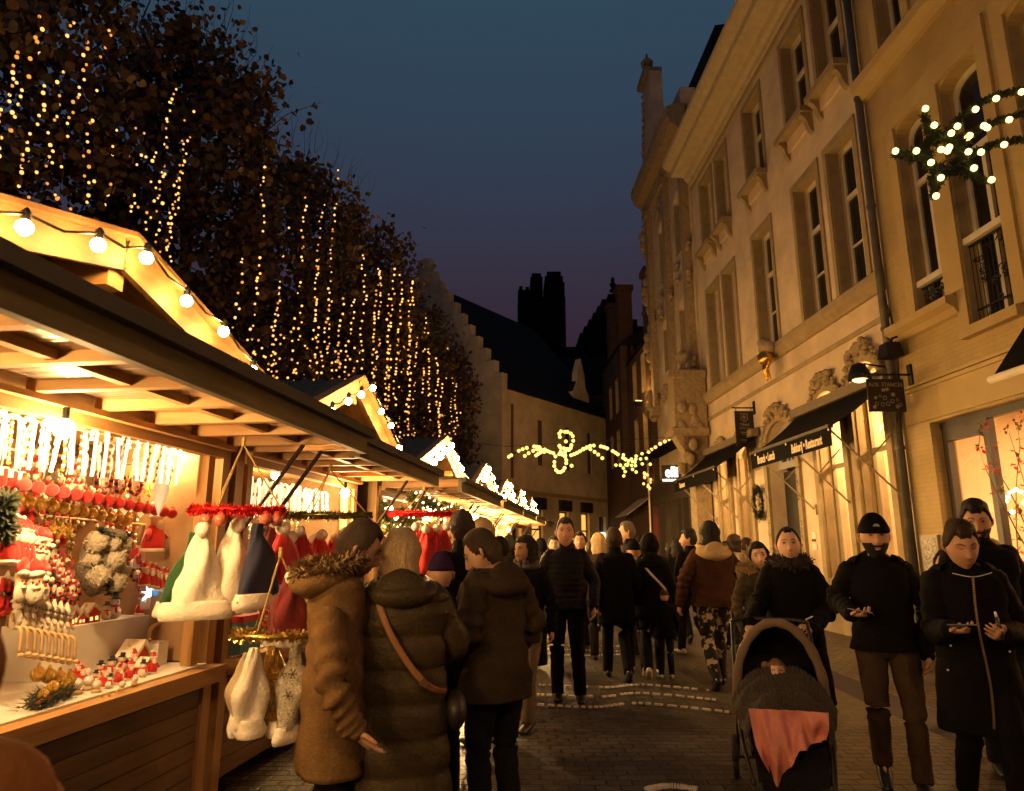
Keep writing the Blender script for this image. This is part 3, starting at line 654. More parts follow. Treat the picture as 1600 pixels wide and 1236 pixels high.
# stone portal pier with urn and the cafe front beyond
def portal():
    t=facade_empty('stone_portal','carved stone portal jutting from the cream house with an urn on top','portal',20.1)
    q=MB().mat(stone2); q.box((-.2,.06,4.9),(.5,1.0,6.4)); q.box((-.3,.06,6.4),(.6,1.15,6.62)); q.box((-.3,.06,4.7),(.6,1.12,4.9)); q.box((-.1,.06,3.3),(.4,.75,4.7)); q.box((-.15,.06,0),(.45,.5,3.3))
    rnd=random.Random(2); q.smooth=True
    for k in range(14): q.ball((rnd.uniform(-.25,-.15),rnd.uniform(.2,.9),rnd.uniform(3.6,6.2)),(.07,.14,.18),8,6)
    q.smooth=False
    q.prism([(.1,4.7),(1.0,4.7),(.7,4.2),(.45,3.4),(.1,3.3)],[],(-.1,0,0),(0,1,0),(0,0,1),(-1,0,0),.5)
    urn(q,.15,.6,6.62,.95); q.obj('pier',t)
    t=facade_empty('cafe_front','lit cafe front past the stone portal with a red panel and bright door','shopfront',20.8,.5)
    q=MB().mat(mat('dark_cafe_frame',(.03,.022,.016),.5)); q.box((-.2,-.45,3.0),(4.6,.0,3.8)); 
    for x in (-.2,.6,1.2,2.0,2.7,3.6,4.5): q.box((x,-.45,0),(x+.16,.0,3.0))
    q.obj('frame',t); q=MB().mat(mat('lit_cafe_pane',(.8,.6,.3),.6,em=(1,.52,.16),ems=.55)); q.box((2.16,-.3,.3),(2.7,-.25,2.6)); q.box((1.36,-.3,.3),(1.6,-.25,2.9)); q.obj('pane',t)
    q=MB().mat(mat('red_light_panel',(.9,.05,.04),.5,em=(1,.03,.03),ems=2.6)); q.box((3.76,-.2,1.5),(4.3,-.15,2.7)); q.mat(mat('pink_light_panel',(.9,.4,.3),.5,em=(1,.42,.22),ems=.8)); q.box((3.76,-.2,.3),(4.3,-.15,1.5)); q.obj('red_panel',t)
    t=facade_empty('light_box_sign','glowing white lettering sign of the cafe past the stone portal','sign',21.2)
    q=MB().mat(MATS['dark_cafe_frame']); q.box((-.05,.3,3.42),(.05,1.15,3.98)); b=q.obj('board',t)
    textobj('lettering','elli',.44,white_em,b,(-.07,.86,3.76),RB,.004,bold=.006,sx=.8); q=MB().mat(white_em); q.box((-.075,.56,3.50),(-.055,1.14,3.55)); q.obj('underline',b)
    # canopy terrace string of bulbs
    t=facade_empty('bulb_string','row of orange globes along the canopy edge past the stone portal','light string',20.2)
    P=[(.0,.45,5.12),(.6,.45,5.08),(1.5,.45,5.12),(2.5,.46,5.04),(3.5,.48,5.10),(4.6,.5,5.05),(5.6,.5,5.08)]
    MB().mat(iron).tube(P,.008,5).obj('wire',t); og=mat('orange_globe',(1,.6,.2),.4,em=(1,.42,.10),ems=2.2)
    for i in range(11):
        u=i/10*(len(P)-1); k=min(int(u),len(P)-2); MB().mat(og,True).ball(Vector(P[k]).lerp(Vector(P[k+1]),u-k)+Vector((0,0,-.05)),.06,10,8).obj('bulb',t)
    t=facade_empty('terrace_canopy','dark sloping canopy over the terrace past the stone portal','canopy',20.7)
    q=MB().mat(awn); q.prism([(.02,5.3),(.5,4.95),(.5,4.8),(.02,4.8)],[],(6,0,0),(0,1,0),(0,0,1),(1,0,0),5.8); q.obj('cover',t)
    q=MB().mat(brass); q.tube([(5.5,.42,0),(5.5,.42,4.85)],.045,8); q.obj('post',t)
    # small vertical cluster of bulbs on that post
    t=facade_empty('bulb_cluster','bunch of orange lamps wound round the terrace post','light string',26.2,.48); rnd=random.Random(1)
    for k in range(12): MB().mat(og,True).ball((rnd.uniform(-.1,.1),rnd.uniform(-.15,.15),4.25-.055*k),.04+.025*rnd.random(),8,6).obj('bulb',t)
    MB().mat(iron).tube([(0,0,4.4),(0,0,3.6)],.01,5).obj('wire',t)
    # uplight on brick gable
    t=facade_empty('wall_uplight','glowing uplight washing the dark brick wall above the cafe','lamp',26.4,.4); MB().mat(iron).box((-.12,.1,6.9),(.12,.4,7.05)).obj('housing',t)
    MB().mat(mat('uplight_lens',(1,.6,.2),.4,em=(1,.5,.1),ems=8)).box((-.09,.13,7.051),(.09,.37,7.07)).obj('lens',t); lamp('uplight_light','POINT',(0,.30,7.35),40,(1,.5,.12),.08,t)
    # white tilted awning far off
    t=thing('awning','pale tilted awning of the far shop at the street bend','awning',(5.42,26.6,0),R(92))
    q=MB().mat(mat('pale_awning_cloth',(.42,.36,.27),.8,var=.2)); q.add([(0,0,3.55),(0,1.1,2.75),(2.5,1.1,2.75),(2.5,0,3.55),(0,0,3.52),(0,1.1,2.72),(2.5,1.1,2.72),(2.5,0,3.52)],[(0,1,2,3),(7,6,5,4),(0,4,5,1),(1,5,6,2),(2,6,7,3),(3,7,4,0)]); q.obj('canopy',t)
portal()
# ================================================================ stepped gable house and the dark skyline
gbrick=mat('pale_gable_brick',(.62,.51,.35),.9,var=.35,vs=.9,bump=.6,bs=18)
litwin=mat('lit_window_amber',(.8,.5,.15),.5,em=(1,.46,.09),ems=.8)
def gable_house():
    C=Vector((-.40,27.9,0)); ang=math.atan2(.817,.576)  # not used for placement, direction vectors below
    dv=Vector((.585,.811,0)).normalized()   # long side recedes up the street
    gv=Vector((-dv.y,dv.x,0))               # gable side runs left
    t=thing('stepped_gable_house','pale brick house with tall stepped gable and slate roof beyond the market','house',C,math.atan2(dv.y,dv.x))
    # local x along side, local y = gv (left), street side outward = -y ; gable outward = -x
    W=9.3; L=9.2; ez=8.0; pk=14.0
    # gable wall (plane x=0), stepped outline
    st=[(0,0),(W,0),(W,ez)]; n=10
    left=[];right=[]
    for k in range(n):
        y=W-(W/2-.35)*k/n; z=ez+(pk-ez)*(k+1)/n
        st+= [(y,z-.0),( (W-(W/2-.35)*(k+1)/n), z)]
    st+=[(W/2+.35,pk+.75),(W/2-.35,pk+.75)]
    for k in range(n-1,-1,-1):
        y=(W/2-.35)*(k+1)/n; z=ez+(pk-ez)*(k+1)/n
        st+=[(y,z),((W/2-.35)*k/n,z)]
    hs=[hole(1.9,3.3,4.1,6.9),hole(5.6,7.0,4.1,6.9),hole(2.2,2.5,7.6,8.6),hole(4.2,5.2,9.2,11)]
    q=MB().mat(gbrick); q.prism(st,hs,(0,0,0),(0,1,0),(0,0,1),(-1,0,0),.35)
    # street side wall
    sh=[hole(x,x+w,z0,z1) for x,w,z0,z1 in [(2.1,.85,.9,3.1),(4.3,.75,.9,3.1),(6.2,.75,.9,3.1),(7.9,.7,1.9,3.0),(.6,.25,4.3,7.4),(2.6,.4,5.0,7.0),(4.9,.4,5.0,7.0),(6.9,.4,5.0,7.0)]]
    q.prism([(.36,0),(L,0),(L,ez),(.36,ez)],sh,(0,0,0),(1,0,0),(0,0,1),(0,-1,0),.3); q.box((.36,.8,0),(L,W,ez)); q.obj('wall',t)
    q=MB().mat(stone); q.box((-.08,-.08,3.72),(L,.0-.001,3.86)); q.box((-.08,-.08,3.7),(-.001,W,3.86)); q.obj('string_course',t)
    q=MB().mat(slate); q.add([(.36,-.25,ez-.05),(L,-.25,ez-.05),(L,W/2,pk-.3),(.36,W/2,pk-.3),(.36,W+.25,ez-.05),(L,W+.25,ez-.05)],[(0,1,2,3),(3,2,5,4),(1,5,2),(0,3,4),(0,4,5,1)]); rf=q.obj('roof',t)
    q=MB().mat(gbrick); q.prism([(0,0),(1.5,0),(1.5,1.2),(1.15,1.6),(1.1,2.2),(.75,3.0),(.4,2.2),(.35,1.6),(0,1.2)],[],(6.3,.35,ez-.2),(1,0,0),(0,0,1),(0,-1,0),.3)
    q.mat(slate); q.add([(6.3,.4,ez+1.0),(7.8,.4,ez+1.0),(7.05,.4,ez+2.2),(6.3,3,ez+1.0),(7.8,3,ez+1.0),(7.05,3.5,ez+2.2)],[(0,3,5,2),(1,2,5,4),(0,1,4,3)]); q.obj('dormer',rf)
    # lit and dark windows
    for i,(x,w,z0,z1) in enumerate([(2.1,.85,.9,3.1),(4.3,.75,.9,3.1),(6.2,.75,.9,3.1)]):
        f=MB().mat(mat('brown_frame',(.06,.04,.025),.6)); f.box((x,.12,z0),(x+.06,.18,z1)); f.box((x+w-.06,.12,z0),(x+w,.18,z1)); f.box((x,.12,z0+1.35),(x+w,.18,z0+1.42)); f.box((x,.12,z1-.06),(x+w,.18,z1)); w_=f.obj('window',t)
        MB().mat(litwin).box((x,.19,z0),(x+w,.2,z1)).obj('pane',w_)
        b=MB().mat(mat('shutter_box',(.02,.017,.015),.6)); b.box((x-.08,-.16,3.12),(x+w+.08,-.01,3.60)); b.obj('blind_box',w_)
    b=MB().mat(MATS['shutter_box']); b.box((.35,-.16,3.0),(1.5,-.01,3.55)); b.obj('blind_box',t)
    MB().mat(darkglass).box((7.9,.15,1.9),(8.6,.16,3.0)).obj('pane',t); MB().mat(white_em).box((7.95,-.03,2.05),(8.4,-.01,2.25)).obj('lit_notice',t)
    for x,w in ((.6,.25),(2.6,.4),(4.9,.4),(6.9,.4)): MB().mat(mat('brown_shutter',(.10,.06,.035),.7)).box((x,.05,4.3 if x<1 else 5.0),(x+w,.06,7.4 if x<1 else 7.0)).obj('shutter',t)
    for y in (1.9,5.6):
        f=MB().mat(whitewood); 
        f.box((.10,y,4.1),(.16,y+.09,6.9)); f.box((.10,y+1.31,4.1),(.16,y+1.4,6.9)); f.box((.10,y+.66,4.1),(.17,y+.74,6.2)); f.box((.10,y,6.1),(.17,y+1.4,6.2)); f.box((.10,y,4.8),(.165,y+1.4,4.86)); w_=f.obj('window',t)
        MB().mat(mat('curtained_glass',(.30,.27,.22),.3,var=.3)).box((.18,y,4.1),(.19,y+1.4,6.1)).obj('pane',w_)
    MB().mat(darkglass).box((.2,2.2,7.6),(.21,2.5,8.6)).obj('pane',t); MB().mat(darkglass).box((.2,4.2,9.2),(.21,5.2,11)).obj('pane',t)
gable_house()
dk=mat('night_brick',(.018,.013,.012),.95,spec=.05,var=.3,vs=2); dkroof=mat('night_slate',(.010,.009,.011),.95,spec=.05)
def skyline():
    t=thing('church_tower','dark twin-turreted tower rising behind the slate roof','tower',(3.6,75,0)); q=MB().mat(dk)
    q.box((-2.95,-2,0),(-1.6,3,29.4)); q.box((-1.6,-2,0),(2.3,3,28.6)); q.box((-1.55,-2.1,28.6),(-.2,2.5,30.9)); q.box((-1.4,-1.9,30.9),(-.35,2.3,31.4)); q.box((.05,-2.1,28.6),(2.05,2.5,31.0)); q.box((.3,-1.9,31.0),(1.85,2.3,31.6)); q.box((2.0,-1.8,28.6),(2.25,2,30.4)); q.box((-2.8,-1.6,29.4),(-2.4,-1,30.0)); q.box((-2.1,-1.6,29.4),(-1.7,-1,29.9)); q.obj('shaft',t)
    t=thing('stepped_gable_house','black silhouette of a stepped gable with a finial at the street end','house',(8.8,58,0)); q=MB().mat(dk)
    W=5.8; st=[(0,0),(W,0),(W,19)]; n=6
    for k in range(n): st+=[(W-(W/2-.5)*k/n,19.1+.62*k+.62),(W-(W/2-.5)*(k+1)/n,19.1+.62*k+.62)]
    st+=[(W/2+.35,23.3),(W/2-.35,23.3)]
    for k in range(n-1,-1,-1): st+=[((W/2-.5)*(k+1)/n,19.1+.62*k+.62),((W/2-.5)*k/n,19.1+.62*k+.62)]
    st+=[(0,19)]
    st2=[]
    for p in st:
        if not st2 or (abs(p[0]-st2[-1][0])+abs(p[1]-st2[-1][1]))>1e-4: st2.append(p)
    q.prism(st2,[],(-W/2,0,0),(1,0,0),(0,0,1),(0,-1,0),9); q.smooth=True; q.lathe([(.3,23.3),(.34,23.45),(.12,23.6),(.30,23.95),(.14,24.2),(.20,24.4),(.03,24.7)],(0,-.5,0),10); q.obj('gable_wall',t)
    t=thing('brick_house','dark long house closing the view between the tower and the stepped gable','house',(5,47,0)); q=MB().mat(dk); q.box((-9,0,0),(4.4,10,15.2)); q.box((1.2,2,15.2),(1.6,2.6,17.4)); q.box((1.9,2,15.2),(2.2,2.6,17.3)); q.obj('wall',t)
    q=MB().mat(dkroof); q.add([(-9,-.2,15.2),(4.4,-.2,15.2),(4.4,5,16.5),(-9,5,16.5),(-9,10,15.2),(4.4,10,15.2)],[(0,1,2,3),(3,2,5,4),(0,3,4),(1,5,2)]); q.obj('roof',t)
    t=thing('brick_house','dim house face with small shuttered windows under the shooting star lights','house',(6.2,38,0),R(8)); q=MB().mat(mat('dim_brick',(.07,.05,.035),.9,var=.4,vs=1.5)); q.box((-2.6,0,0),(3.5,6,9.8)); q.obj('wall',t)
    for i,(x,z) in enumerate(((-2.0,3.4),(-.3,3.4),(1.2,3.6),(-2.0,6.2),(-.3,6.2))):
        w=MB().mat(mat('dim_frame',(.2,.17,.13),.6)); w.box((x,-.05,z),(x+.08,-.001,z+1.8)); w.box((x+.8,-.05,z),(x+.88,-.001,z+1.8)); w.box((x,-.05,z+1.72),(x+.88,-.001,z+1.8)); w.box((x,-.05,z+.9),(x+.88,-.001,z+.95)); ww=w.obj('window',t); MB().mat(darkglass).box((x+.08,-.02,z),(x+.8,-.001,z+1.7)).obj('pane',ww)
    MB().mat(mat('dim_lit_shop',(.8,.6,.3),.6,em=(1,.55,.18),ems=.35)).box((-1.8,-.04,.9),(-.9,-.001,2.3)).obj('lit_shop_pane',t)
    q=MB().mat(white_em); q.box((-.2,-.06,3.0),(.3,-.03,3.3)); q.obj('lit_notice',t)
    q=MB().mat(dkroof); q.add([(-2.6,-.2,9.8),(3.5,-.2,9.8),(3.5,3,12.8),(-2.6,3,12.8),(-2.6,6,9.8),(3.5,6,9.8)],[(0,1,2,3),(3,2,5,4),(0,3,4),(1,5,2)]); q.obj('roof',t)
    # left side building mass behind the trees, and behind the camera, kept dark
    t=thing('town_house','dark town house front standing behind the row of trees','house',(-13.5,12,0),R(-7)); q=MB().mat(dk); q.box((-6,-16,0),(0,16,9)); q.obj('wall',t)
skyline()
# ================================================================ light garlands across the street
firg=MATS['fir_garland']; yb=mat('yellow_lamp',(1,.9,.4),.4,em=(1,.74,.17),ems=1.15)
bulb_mesh=None
def bulbs(t,pts,r,m=yb,name='bulb'):
    me=MB().mat(m,True).ball((0,0,0),r,8,6).mesh(name)
    for p in pts:
        o=bpy.data.objects.new(name,me); link(o,t); o.location=p
def needles(q,P,rad,n,rnd,ln=.05):
    L=[Vector(p) for p in P]
    for k in range(n):
        i=rnd.randrange(len(L)-1); p=L[i].lerp(L[i+1],rnd.random()); d=Vector([rnd.gauss(0,1) for _ in range(3)]).normalized()
        e=p+d*rad*rnd.uniform(.6,1.25); w=d.cross(Vector((.3,.8,.5))).normalized()*.005; q.add([p+d*rad*.15-w,p+d*rad*.15+w,e+w,e-w],[(0,1,2,3)])
def star_comet(t,c,s,tail,rnd,dens=1.0,flip=1):
    """star in the x/z plane with three tails; c centre, s radius"""
    q=MB().mat(firg,True); cx,cz=c; B=[]
    tips=[]; inn=[]
    for k in range(5):
        a=R(35+72*k); tips.append((cx+s*math.cos(a),cz+s*math.sin(a))); b=a+R(36); inn.append((cx+s*.42*math.cos(b),cz+s*.42*math.sin(b)))
    loop=[]
    for k in range(5): loop+=[tips[k],inn[k]]
    loop.append(loop[0]); P=[(x,0,z) for x,z in loop]
    for a,b in zip(inn+[inn[0]],inn[1:]+[inn[0],inn[0]]): 
        if a!=b: q.tube([(a[0],0,a[1]),(b[0],0,b[1])],.030,6); needles(q,[(a[0],0,a[1]),(b[0],0,b[1])],.06,int(160*dens),rnd)
    for x,z in tips:
        a=(cx+(x-cx)*.30,0,cz+(z-cz)*.30); b=(cx+(x-cx)*.96,0,cz+(z-cz)*.96); q.tube([a,b],[.080*s/.56,.022],8,m=4); needles(q,[a,((a[0]+b[0])/2,0,(a[2]+b[2])/2)],.085*s/.56+.01,int(360*dens),rnd); needles(q,[((a[0]+b[0])/2,0,(a[2]+b[2])/2),b],.05,int(260*dens),rnd)
    B+=[(x,-.07,z) for x,z in tips]+[(x,-.08,z) for x,z in inn[::2]]+[(cx+(x-cx)*.6,-.08,cz+(z-cz)*.6) for x,z in tips]+[(cx,-.09,cz),(cx+.07*s,-.07,cz+.1*s),(cx-.1*s,-.07,cz+.05*s)]
    for tl in tail:
        P=[(x,0,z) for x,z in cr_spline(tl,16)]; q.tube(P,.026,6); needles(q,P,.052,int(1300*dens),rnd)
        m=max(3,int(sum((Vector(a)-Vector(b)).length for a,b in zip(P[:-1],P[1:]))/(.27 if dens>.9 else .17)))
        for k in range(m):
            u=(k+.5)/m*15; i=min(int(u),14); p=Vector(P[i]).lerp(Vector(P[i+1]),u-i); B.append((p.x,-.05,p.z-.05))
    q.obj('fir_garland',t); return B
def near_star():
    rnd=random.Random(20)
    t=thing('shooting_star_light','fir covered shooting star with warm lamps hung above the yellow house front','christmas light',(4.78,7.0,5.80))
    B=star_comet(t,(0,0),.56,[[(.1,.3),(.45,.62),(.9,.80),(1.5,.86)],[(.18,.18),(.55,.38),(1.0,.52),(1.5,.56)],[(.3,.02),(.62,.14),(1.0,.2),(1.5,.18)]],rnd)
    bulbs(t,B,.036,mat('warm_star_lamp',(1,.9,.4),.4,em=(1,.72,.20),ems=2.6))
    MB().mat(iron).tube([(1.45,0,.86),(1.45,0,.18)],.012,6).obj('rod',t)
near_star()
def far_garland():
    rnd=random.Random(21)
    t=thing('street_garland','glowing wave shaped garland with a bell in its middle spanning the street','christmas light',(2.0,22.5,0))
    def pp(u,v):   # read off at this distance
        x=(u-800)/1090; y=(618-v)/1090; p=math.atan(237/1090); d=math.cos(p)-y*math.sin(p); z=math.sin(p)+y*math.cos(p); k=22.5/d; return (x*k-2.0,z*k+1.55)
    L1=[(795,714),(812,704),(832,698),(846,700),(860,707),(875,710),(890,712),(905,706),(922,697),(940,698),(955,704),(968,712),(980,720)]
    L2=[(818,714),(830,706),(843,702),(852,708)]; L3=[(905,706),(916,700),(930,707),(943,718)]; L4=[(836,713),(846,706)]
    bell=[(875,685),(874,675),(882,675),(890,676),(896,685),(893,695),(890,703),(884,701),(876,700),(873,694)]; lp=[(868,712),(866,728),(872,738),(880,735),(885,722),(882,712)]; mid=[(884,690),(883,706),(876,706),(893,728)]
    q=MB().mat(firg,True); B=[]
    for ln,n in ((L1,30),(L2,6),(L3,7),(L4,3),(bell,15),(lp,11)):
        P=[(x,0,z) for x,z in cr_spline([pp(*k) for k in ln],40)]; q.tube(P,.02,5); needles(q,P,.045,150,rnd)
        for k in range(n): B.append(Vector(P[int((k+.5)/n*39)])+Vector((0,-.04,0)))
    B+=[Vector((x,-.05,z)) for x,z in [pp(*k) for k in mid]]
    q.tube([(-4.5,0,pp(800,700)[1]+.3),(-2.2,0,pp(795,700)[1]+.05),(4.0,0,pp(1020,700)[1]+.4)],.008,4)
    q.obj('fir_garland',t); bulbs(t,B,.057)
    t=thing('shooting_star_light','small glowing shooting star hung at the far end of the street garland','christmas light',(4.05,22.6,0))
    cx,cz=pp(980,727); cx-=2.05-.0
    B=star_comet(t,(cx,cz),.36,[[(cx+.1,cz+.22),(cx+.4,cz+.4),(cx+.8,cz+.5)],[(cx+.2,cz+.12),(cx+.45,cz+.26),(cx+.7,cz+.28)],[(cx+.2,cz+.02),(cx+.5,cz+.1),(cx+.85,cz+.08)]],rnd,.3)
    bulbs(t,B,.05)
far_garland()
# ================================================================ MARKET HUTS
pine=wood('pine_boards',(.52,.30,.11),(.34,.17,.055),0)
pinez=wood('pine_upright',(.52,.31,.12),(.36,.19,.065),2)
piney=wood('pine_beam',(.50,.29,.11),(.33,.17,.06),1)
oldw=wood('weathered_boards',(.20,.115,.05),(.10,.055,.025),0)
beamw=wood('mossy_edge_board',(.17,.14,.07),(.085,.07,.035),0)
felt=mat('corrugated_roof_sheet',(.055,.055,.05),.7,var=.4,vs=5)
cloth=mat('white_counter_cloth',(.75,.70,.62),.9,var=.1,vs=3)
globem=mat('market_globe_bulb',(1,.8,.5),.4,em=(1,.53,.16),ems=180,sample='AUTO')
globem2=mat('market_globe_bulb_far',(1,.8,.5),.4,em=(1,.53,.16),ems=600,sample='AUTO')
HX=Vector((-.1255,-1,0)).normalized(); HY=Vector((1,-.1255,0)).normalized(); HROT=math.atan2(HX.y,HX.x)
def hut_org(Yc): return Vector((-2.47+.1255*Yc,Yc,0))
_p=math.atan(237/1090)
def pixray(u,v):
    x=(u-800)/1090; y=(618-v)/1090; return Vector((x,math.cos(_p)-y*math.sin(_p),math.sin(_p)+y*math.cos(_p)))
def hp(Yc,u,v,yl):
    """where a sight line meets the plane yl in front of (+) or inside (-) the stall wall, in the stall's own axes"""
    d=pixray(u,v); o=hut_org(Yc); c=Vector((0,0,1.55)); t=((o-c).dot(HY)+yl)/d.dot(HY); P=c+d*t-o
    return Vector((P.dot(HX),yl,P.z))
def hw_(Yc,lp): o=hut_org(Yc); return o+HX*lp[0]+HY*lp[1]+Vector((0,0,lp[2]))
def hut(Yc,hw,label,nb=7,far=False,depth=2.2,peak=2.95,counter=True,skirt=0.12,edge=2.2,fl=.95):
    t=thing('market_stall',label,'market stall',hut_org(Yc),HROT,'wooden huts of the christmas market'); H=2.18; sl=(peak-2.36)/(hw+.14)
    q=MB().mat(oldw)
    n=7
    for k in range(n):
        z=skirt+(.80-skirt)*k/n; q.box((-hw+.06,-.045,z),(hw-.06,-.012-.004*(k%2),z+(.80-skirt)/n-.006))
    q.obj('front_wall',t)
    q=MB().mat(pinez)
    for sx in (-1,1):
        for bb in (((sx*hw-.045,-.10,0),(sx*hw+.045,.0,2.30)),((sx*hw-.045,-depth,0),(sx*hw+.045,-depth+.1,2.30)),((sx*(hw-.16)-.035,-.08,.855),(sx*(hw-.16)+.035,-.01,2.13))): MB().mat(pinez).box(*bb).obj('post',t)
    q=MB().mat(oldw)
    for sx in (-1,1): q.box((sx*hw-.02,-depth+.1,.1),(sx*hw+.02,-.101,2.3))
    q.box((-hw,-depth,.1),(hw,-depth+.03,2.3)); q.box((-hw+.05,-depth+.1,.06),(hw-.05,-.1,.12)); q.obj('side_wall',t)
    q=MB().mat(pine); q.box((-hw-.02,-.16,.80),(hw+.02,.11,.84),.0); q.box((-hw-.02,.03,.745),(hw+.02,.105,.799)); q.obj('counter',t)
    q=MB().mat(cloth); q.box((-hw+.06,-.75,.841),(hw-.06,.02,.852)); q.obj('counter_cloth',t)
    q=MB().mat(pine); q.box((-hw+.05,-.07,2.12),(hw-.05,.01,2.22)); q.obj('header',t)
    q=MB().mat(pine); q.box((-hw+.05,-depth+.1,2.23),(hw-.05,-.08,2.25)); q.mat(oldw); q.box((-hw+.03,-1.25,.85),(hw-.03,-1.23,2.22)); q.obj('inner_lining',t)
    # gable wall of boards
    q=MB().mat(pine); nn=5
    for k in range(nn):
        z0=2.22+(peak-.07-2.22)*k/nn; z1=2.22+(peak-.07-2.22)*(k+1)/nn-.004
        w=lambda z:min(hw+.02,(peak-.05-z)/sl); q.add([(-w(z0),0.012-.004*(k%2),z0),(w(z0),.012-.004*(k%2),z0),(w(z1),.012-.004*(k%2),z1),(-w(z1),.012-.004*(k%2),z1)],[(0,1,2,3),(3,2,1,0)])
    q.obj('gable_board',t); q=MB().mat(pine); q.add([(-hw,-depth,2.25),(hw,-depth,2.25),(0,-depth,peak-.08)],[(0,1,2),(2,1,0)]); q.obj('gable_board',t)
    # roof slopes, corrugated
    for sx in (-1,1):
        q=MB().mat(felt,True); xe=hw+.16; ze=peak-sl*xe
        m=int((depth+.7)/.035)
        q.grid(lambda u,v,sx=sx,xe=xe:(sx*xe*v,-depth-.25+(depth+.25+.40)*u,peak+.035-sl*xe*v+.012*math.sin(u*m*1.6)),m,2)
        q.smooth=False; q.mat(pine); q.add([(0,-depth-.2,peak),(0,.36,peak),(sx*xe,.36,ze),(sx*xe,-depth-.2,ze)],[(0,1,2,3),(3,2,1,0)])
        q.obj('roof_slope',t)
        q=MB().mat(wood('fascia_wood',(.30,.17,.065),(.20,.105,.04),0)); a=Vector((0,.385,peak-.03)); b=Vector((sx*(xe+.02),.385,ze-.03)); q.beam(a,b,.03,.15,up=(0,0,1)); q.beam(a+Vector((0,.02,.085)),b+Vector((0,.02,.085)),.09,.022,up=(0,0,1)); q.obj('fascia_board',t)
        q=MB().mat(piney); q.beam((sx*hw*.98,-depth,2.40),(sx*hw*.98,.35,2.40),.07,.09); 
        q.beam((sx*hw*.5,.02,peak-sl*hw*.5-.10),(sx*hw*.5,.36,peak-sl*hw*.5-.10),.06,.07); q.obj('purlin',t)
    q=MB().mat(piney); q.box((-.05,-depth,peak-.19),(.05,.365,peak-.07)); q.obj('ridge_beam',t)
    # raised shutter that shades the opening
    q=MB().mat(pine); q.box((-hw+.01,.04,edge+.065),(hw-.01,fl-.02,edge+.083)); n=max(3,int(hw*2/.42))
    f=t; fo=q.obj('raised_shutter',t)
    q=MB().mat(piney)
    for k in range(n+1):
        x=-hw+.05+(2*hw-.1)*k/n; q.box((x-.024,.03,edge+.0),(x+.024,fl-.045,edge+.064))
    q.mat(pine); q.box((-hw+.01,.03,edge-.03),(hw-.01,.075,edge+.0-.001)); q.box((-hw+.08,fl*.5,edge+.01),(hw-.08,fl*.5+.045,edge+.0634)); q.obj('shutter_rib',fo)
    q=MB().mat(beamw); q.box((-hw-.02,fl-.04,edge-.055),(hw+.02,fl,edge+.075)); q.mat(felt); q.box((-hw-.04,-.02,edge+.085),(hw+.04,fl+.05,edge+.10)); q.box((-hw-.04,fl+.005,edge+.045),(hw+.04,fl+.05,edge+.0849)); q.obj('edge_board',fo)
    q=MB().mat(mat('steel_strut',(.06,.05,.04),.35,metal=.8))
    for sx in (-1,1): MB().mat(MATS['steel_strut']).tube([(sx*(hw-.06),.03,1.45),(sx*(hw-.06),.55,edge-.0)],.014,7).obj('gas_strut',t)
    # string of globe bulbs under the verge
    s=thing('bulb_string','globe bulbs strung along the gable of '+label.split(' hut')[0]+' hut','light string',hut_org(Yc),HROT,'globe bulb strings on the market gables')
    P=[];xe=hw+.1; rnd=random.Random(int(Yc*10))
    for k in range(nb):
        x=-xe+2*xe*(k+.5)/nb; P.append(Vector((x,.50+rnd.uniform(-.01,.03),peak-sl*abs(x)-.045+rnd.uniform(-.035,.03))))
    r=.028 if not far else .04
    W=[]
    for a,b in zip(P[:-1],P[1:]): W+=[a+Vector((0,0,.05)),(a+b)/2+Vector((0,0,.02))]
    W.append(P[-1]+Vector((0,0,.05))); q=MB().mat(iron); q.tube(W,.006,5)
    for p in P: q.lathe([(.015,p.z+r*.8),(.017,p.z+r*.8+.035),(.006,p.z+r*.8+.05)],(p.x,p.y,0),8)
    q.obj('wire',s); bulbs(s,P,r,globem if not far else globem2)
    return t
def inner_lamp(Yc,lp,w,label,r=.045,em=None):
    t=thing('stall_lamp',label,'lamp',hw_(Yc,lp),HROT); m=em or mat('stall_lamp_bulb',(1,.9,.7),.4,em=(1,.70,.34),ems=60); MB().mat(m,True).ball((0,0,0),r,12,8).obj('bulb',t); MB().mat(iron).tube([(0,0,r),(0,0,r+.06)],.015,8).obj('socket',t)
    lamp('lamp_light','POINT',(0,0,-r-.05),w*1.15,(1,.59,.22),.05,t); return t
YC=[2.93,5.95,9.3,12.5,15.3,18.1,20.9]
hut(YC[0],1.70,'nearest wooden christmas hut full of ornaments',11,peak=2.85)
hut(-.75,1.75,'neighbouring added wooden hut, unseen beside the camera, that lights the nearest shoppers',11,peak=2.85)  # unseen hut added beside the camera to light the nearest shoppers
hut(-4.5,1.75,'rearmost added wooden hut, unseen behind the camera at the start of the row',9,True)  # second hut added out of view for its light from behind
hut(YC[1],1.16,'second wooden hut, hung with hats on tinsel rings',9,edge=2.2,fl=.85)
hut(YC[2],1.5,'third wooden hut with green garlands inside',9,True)
hut(YC[3],1.35,'fourth wooden hut in the row, behind the bystanders',9,True)
hut(YC[4],1.3,'fifth wooden hut in the row, half hidden',8,True)
hut(YC[5],1.3,'sixth wooden hut in the row, far off',7,True)
hut(YC[6],1.3,'farthest wooden hut at the end of the market row',6,True)
inner_lamp(YC[0],hp(YC[0],100,670,.06),34,'blazing white bulb under the ceiling of the nearest stall above the candy canes')
inner_lamp(YC[0],hp(YC[0],247,686,-.4),26,'bright lamp at the inner corner of the nearest stall beside the post')
inner_lamp(-.75,(-.6,-.1,2.0),50,'lamp inside the added unseen hut beside the camera')  # lamp of the added hut, out of view, brightens the nearest shoppers
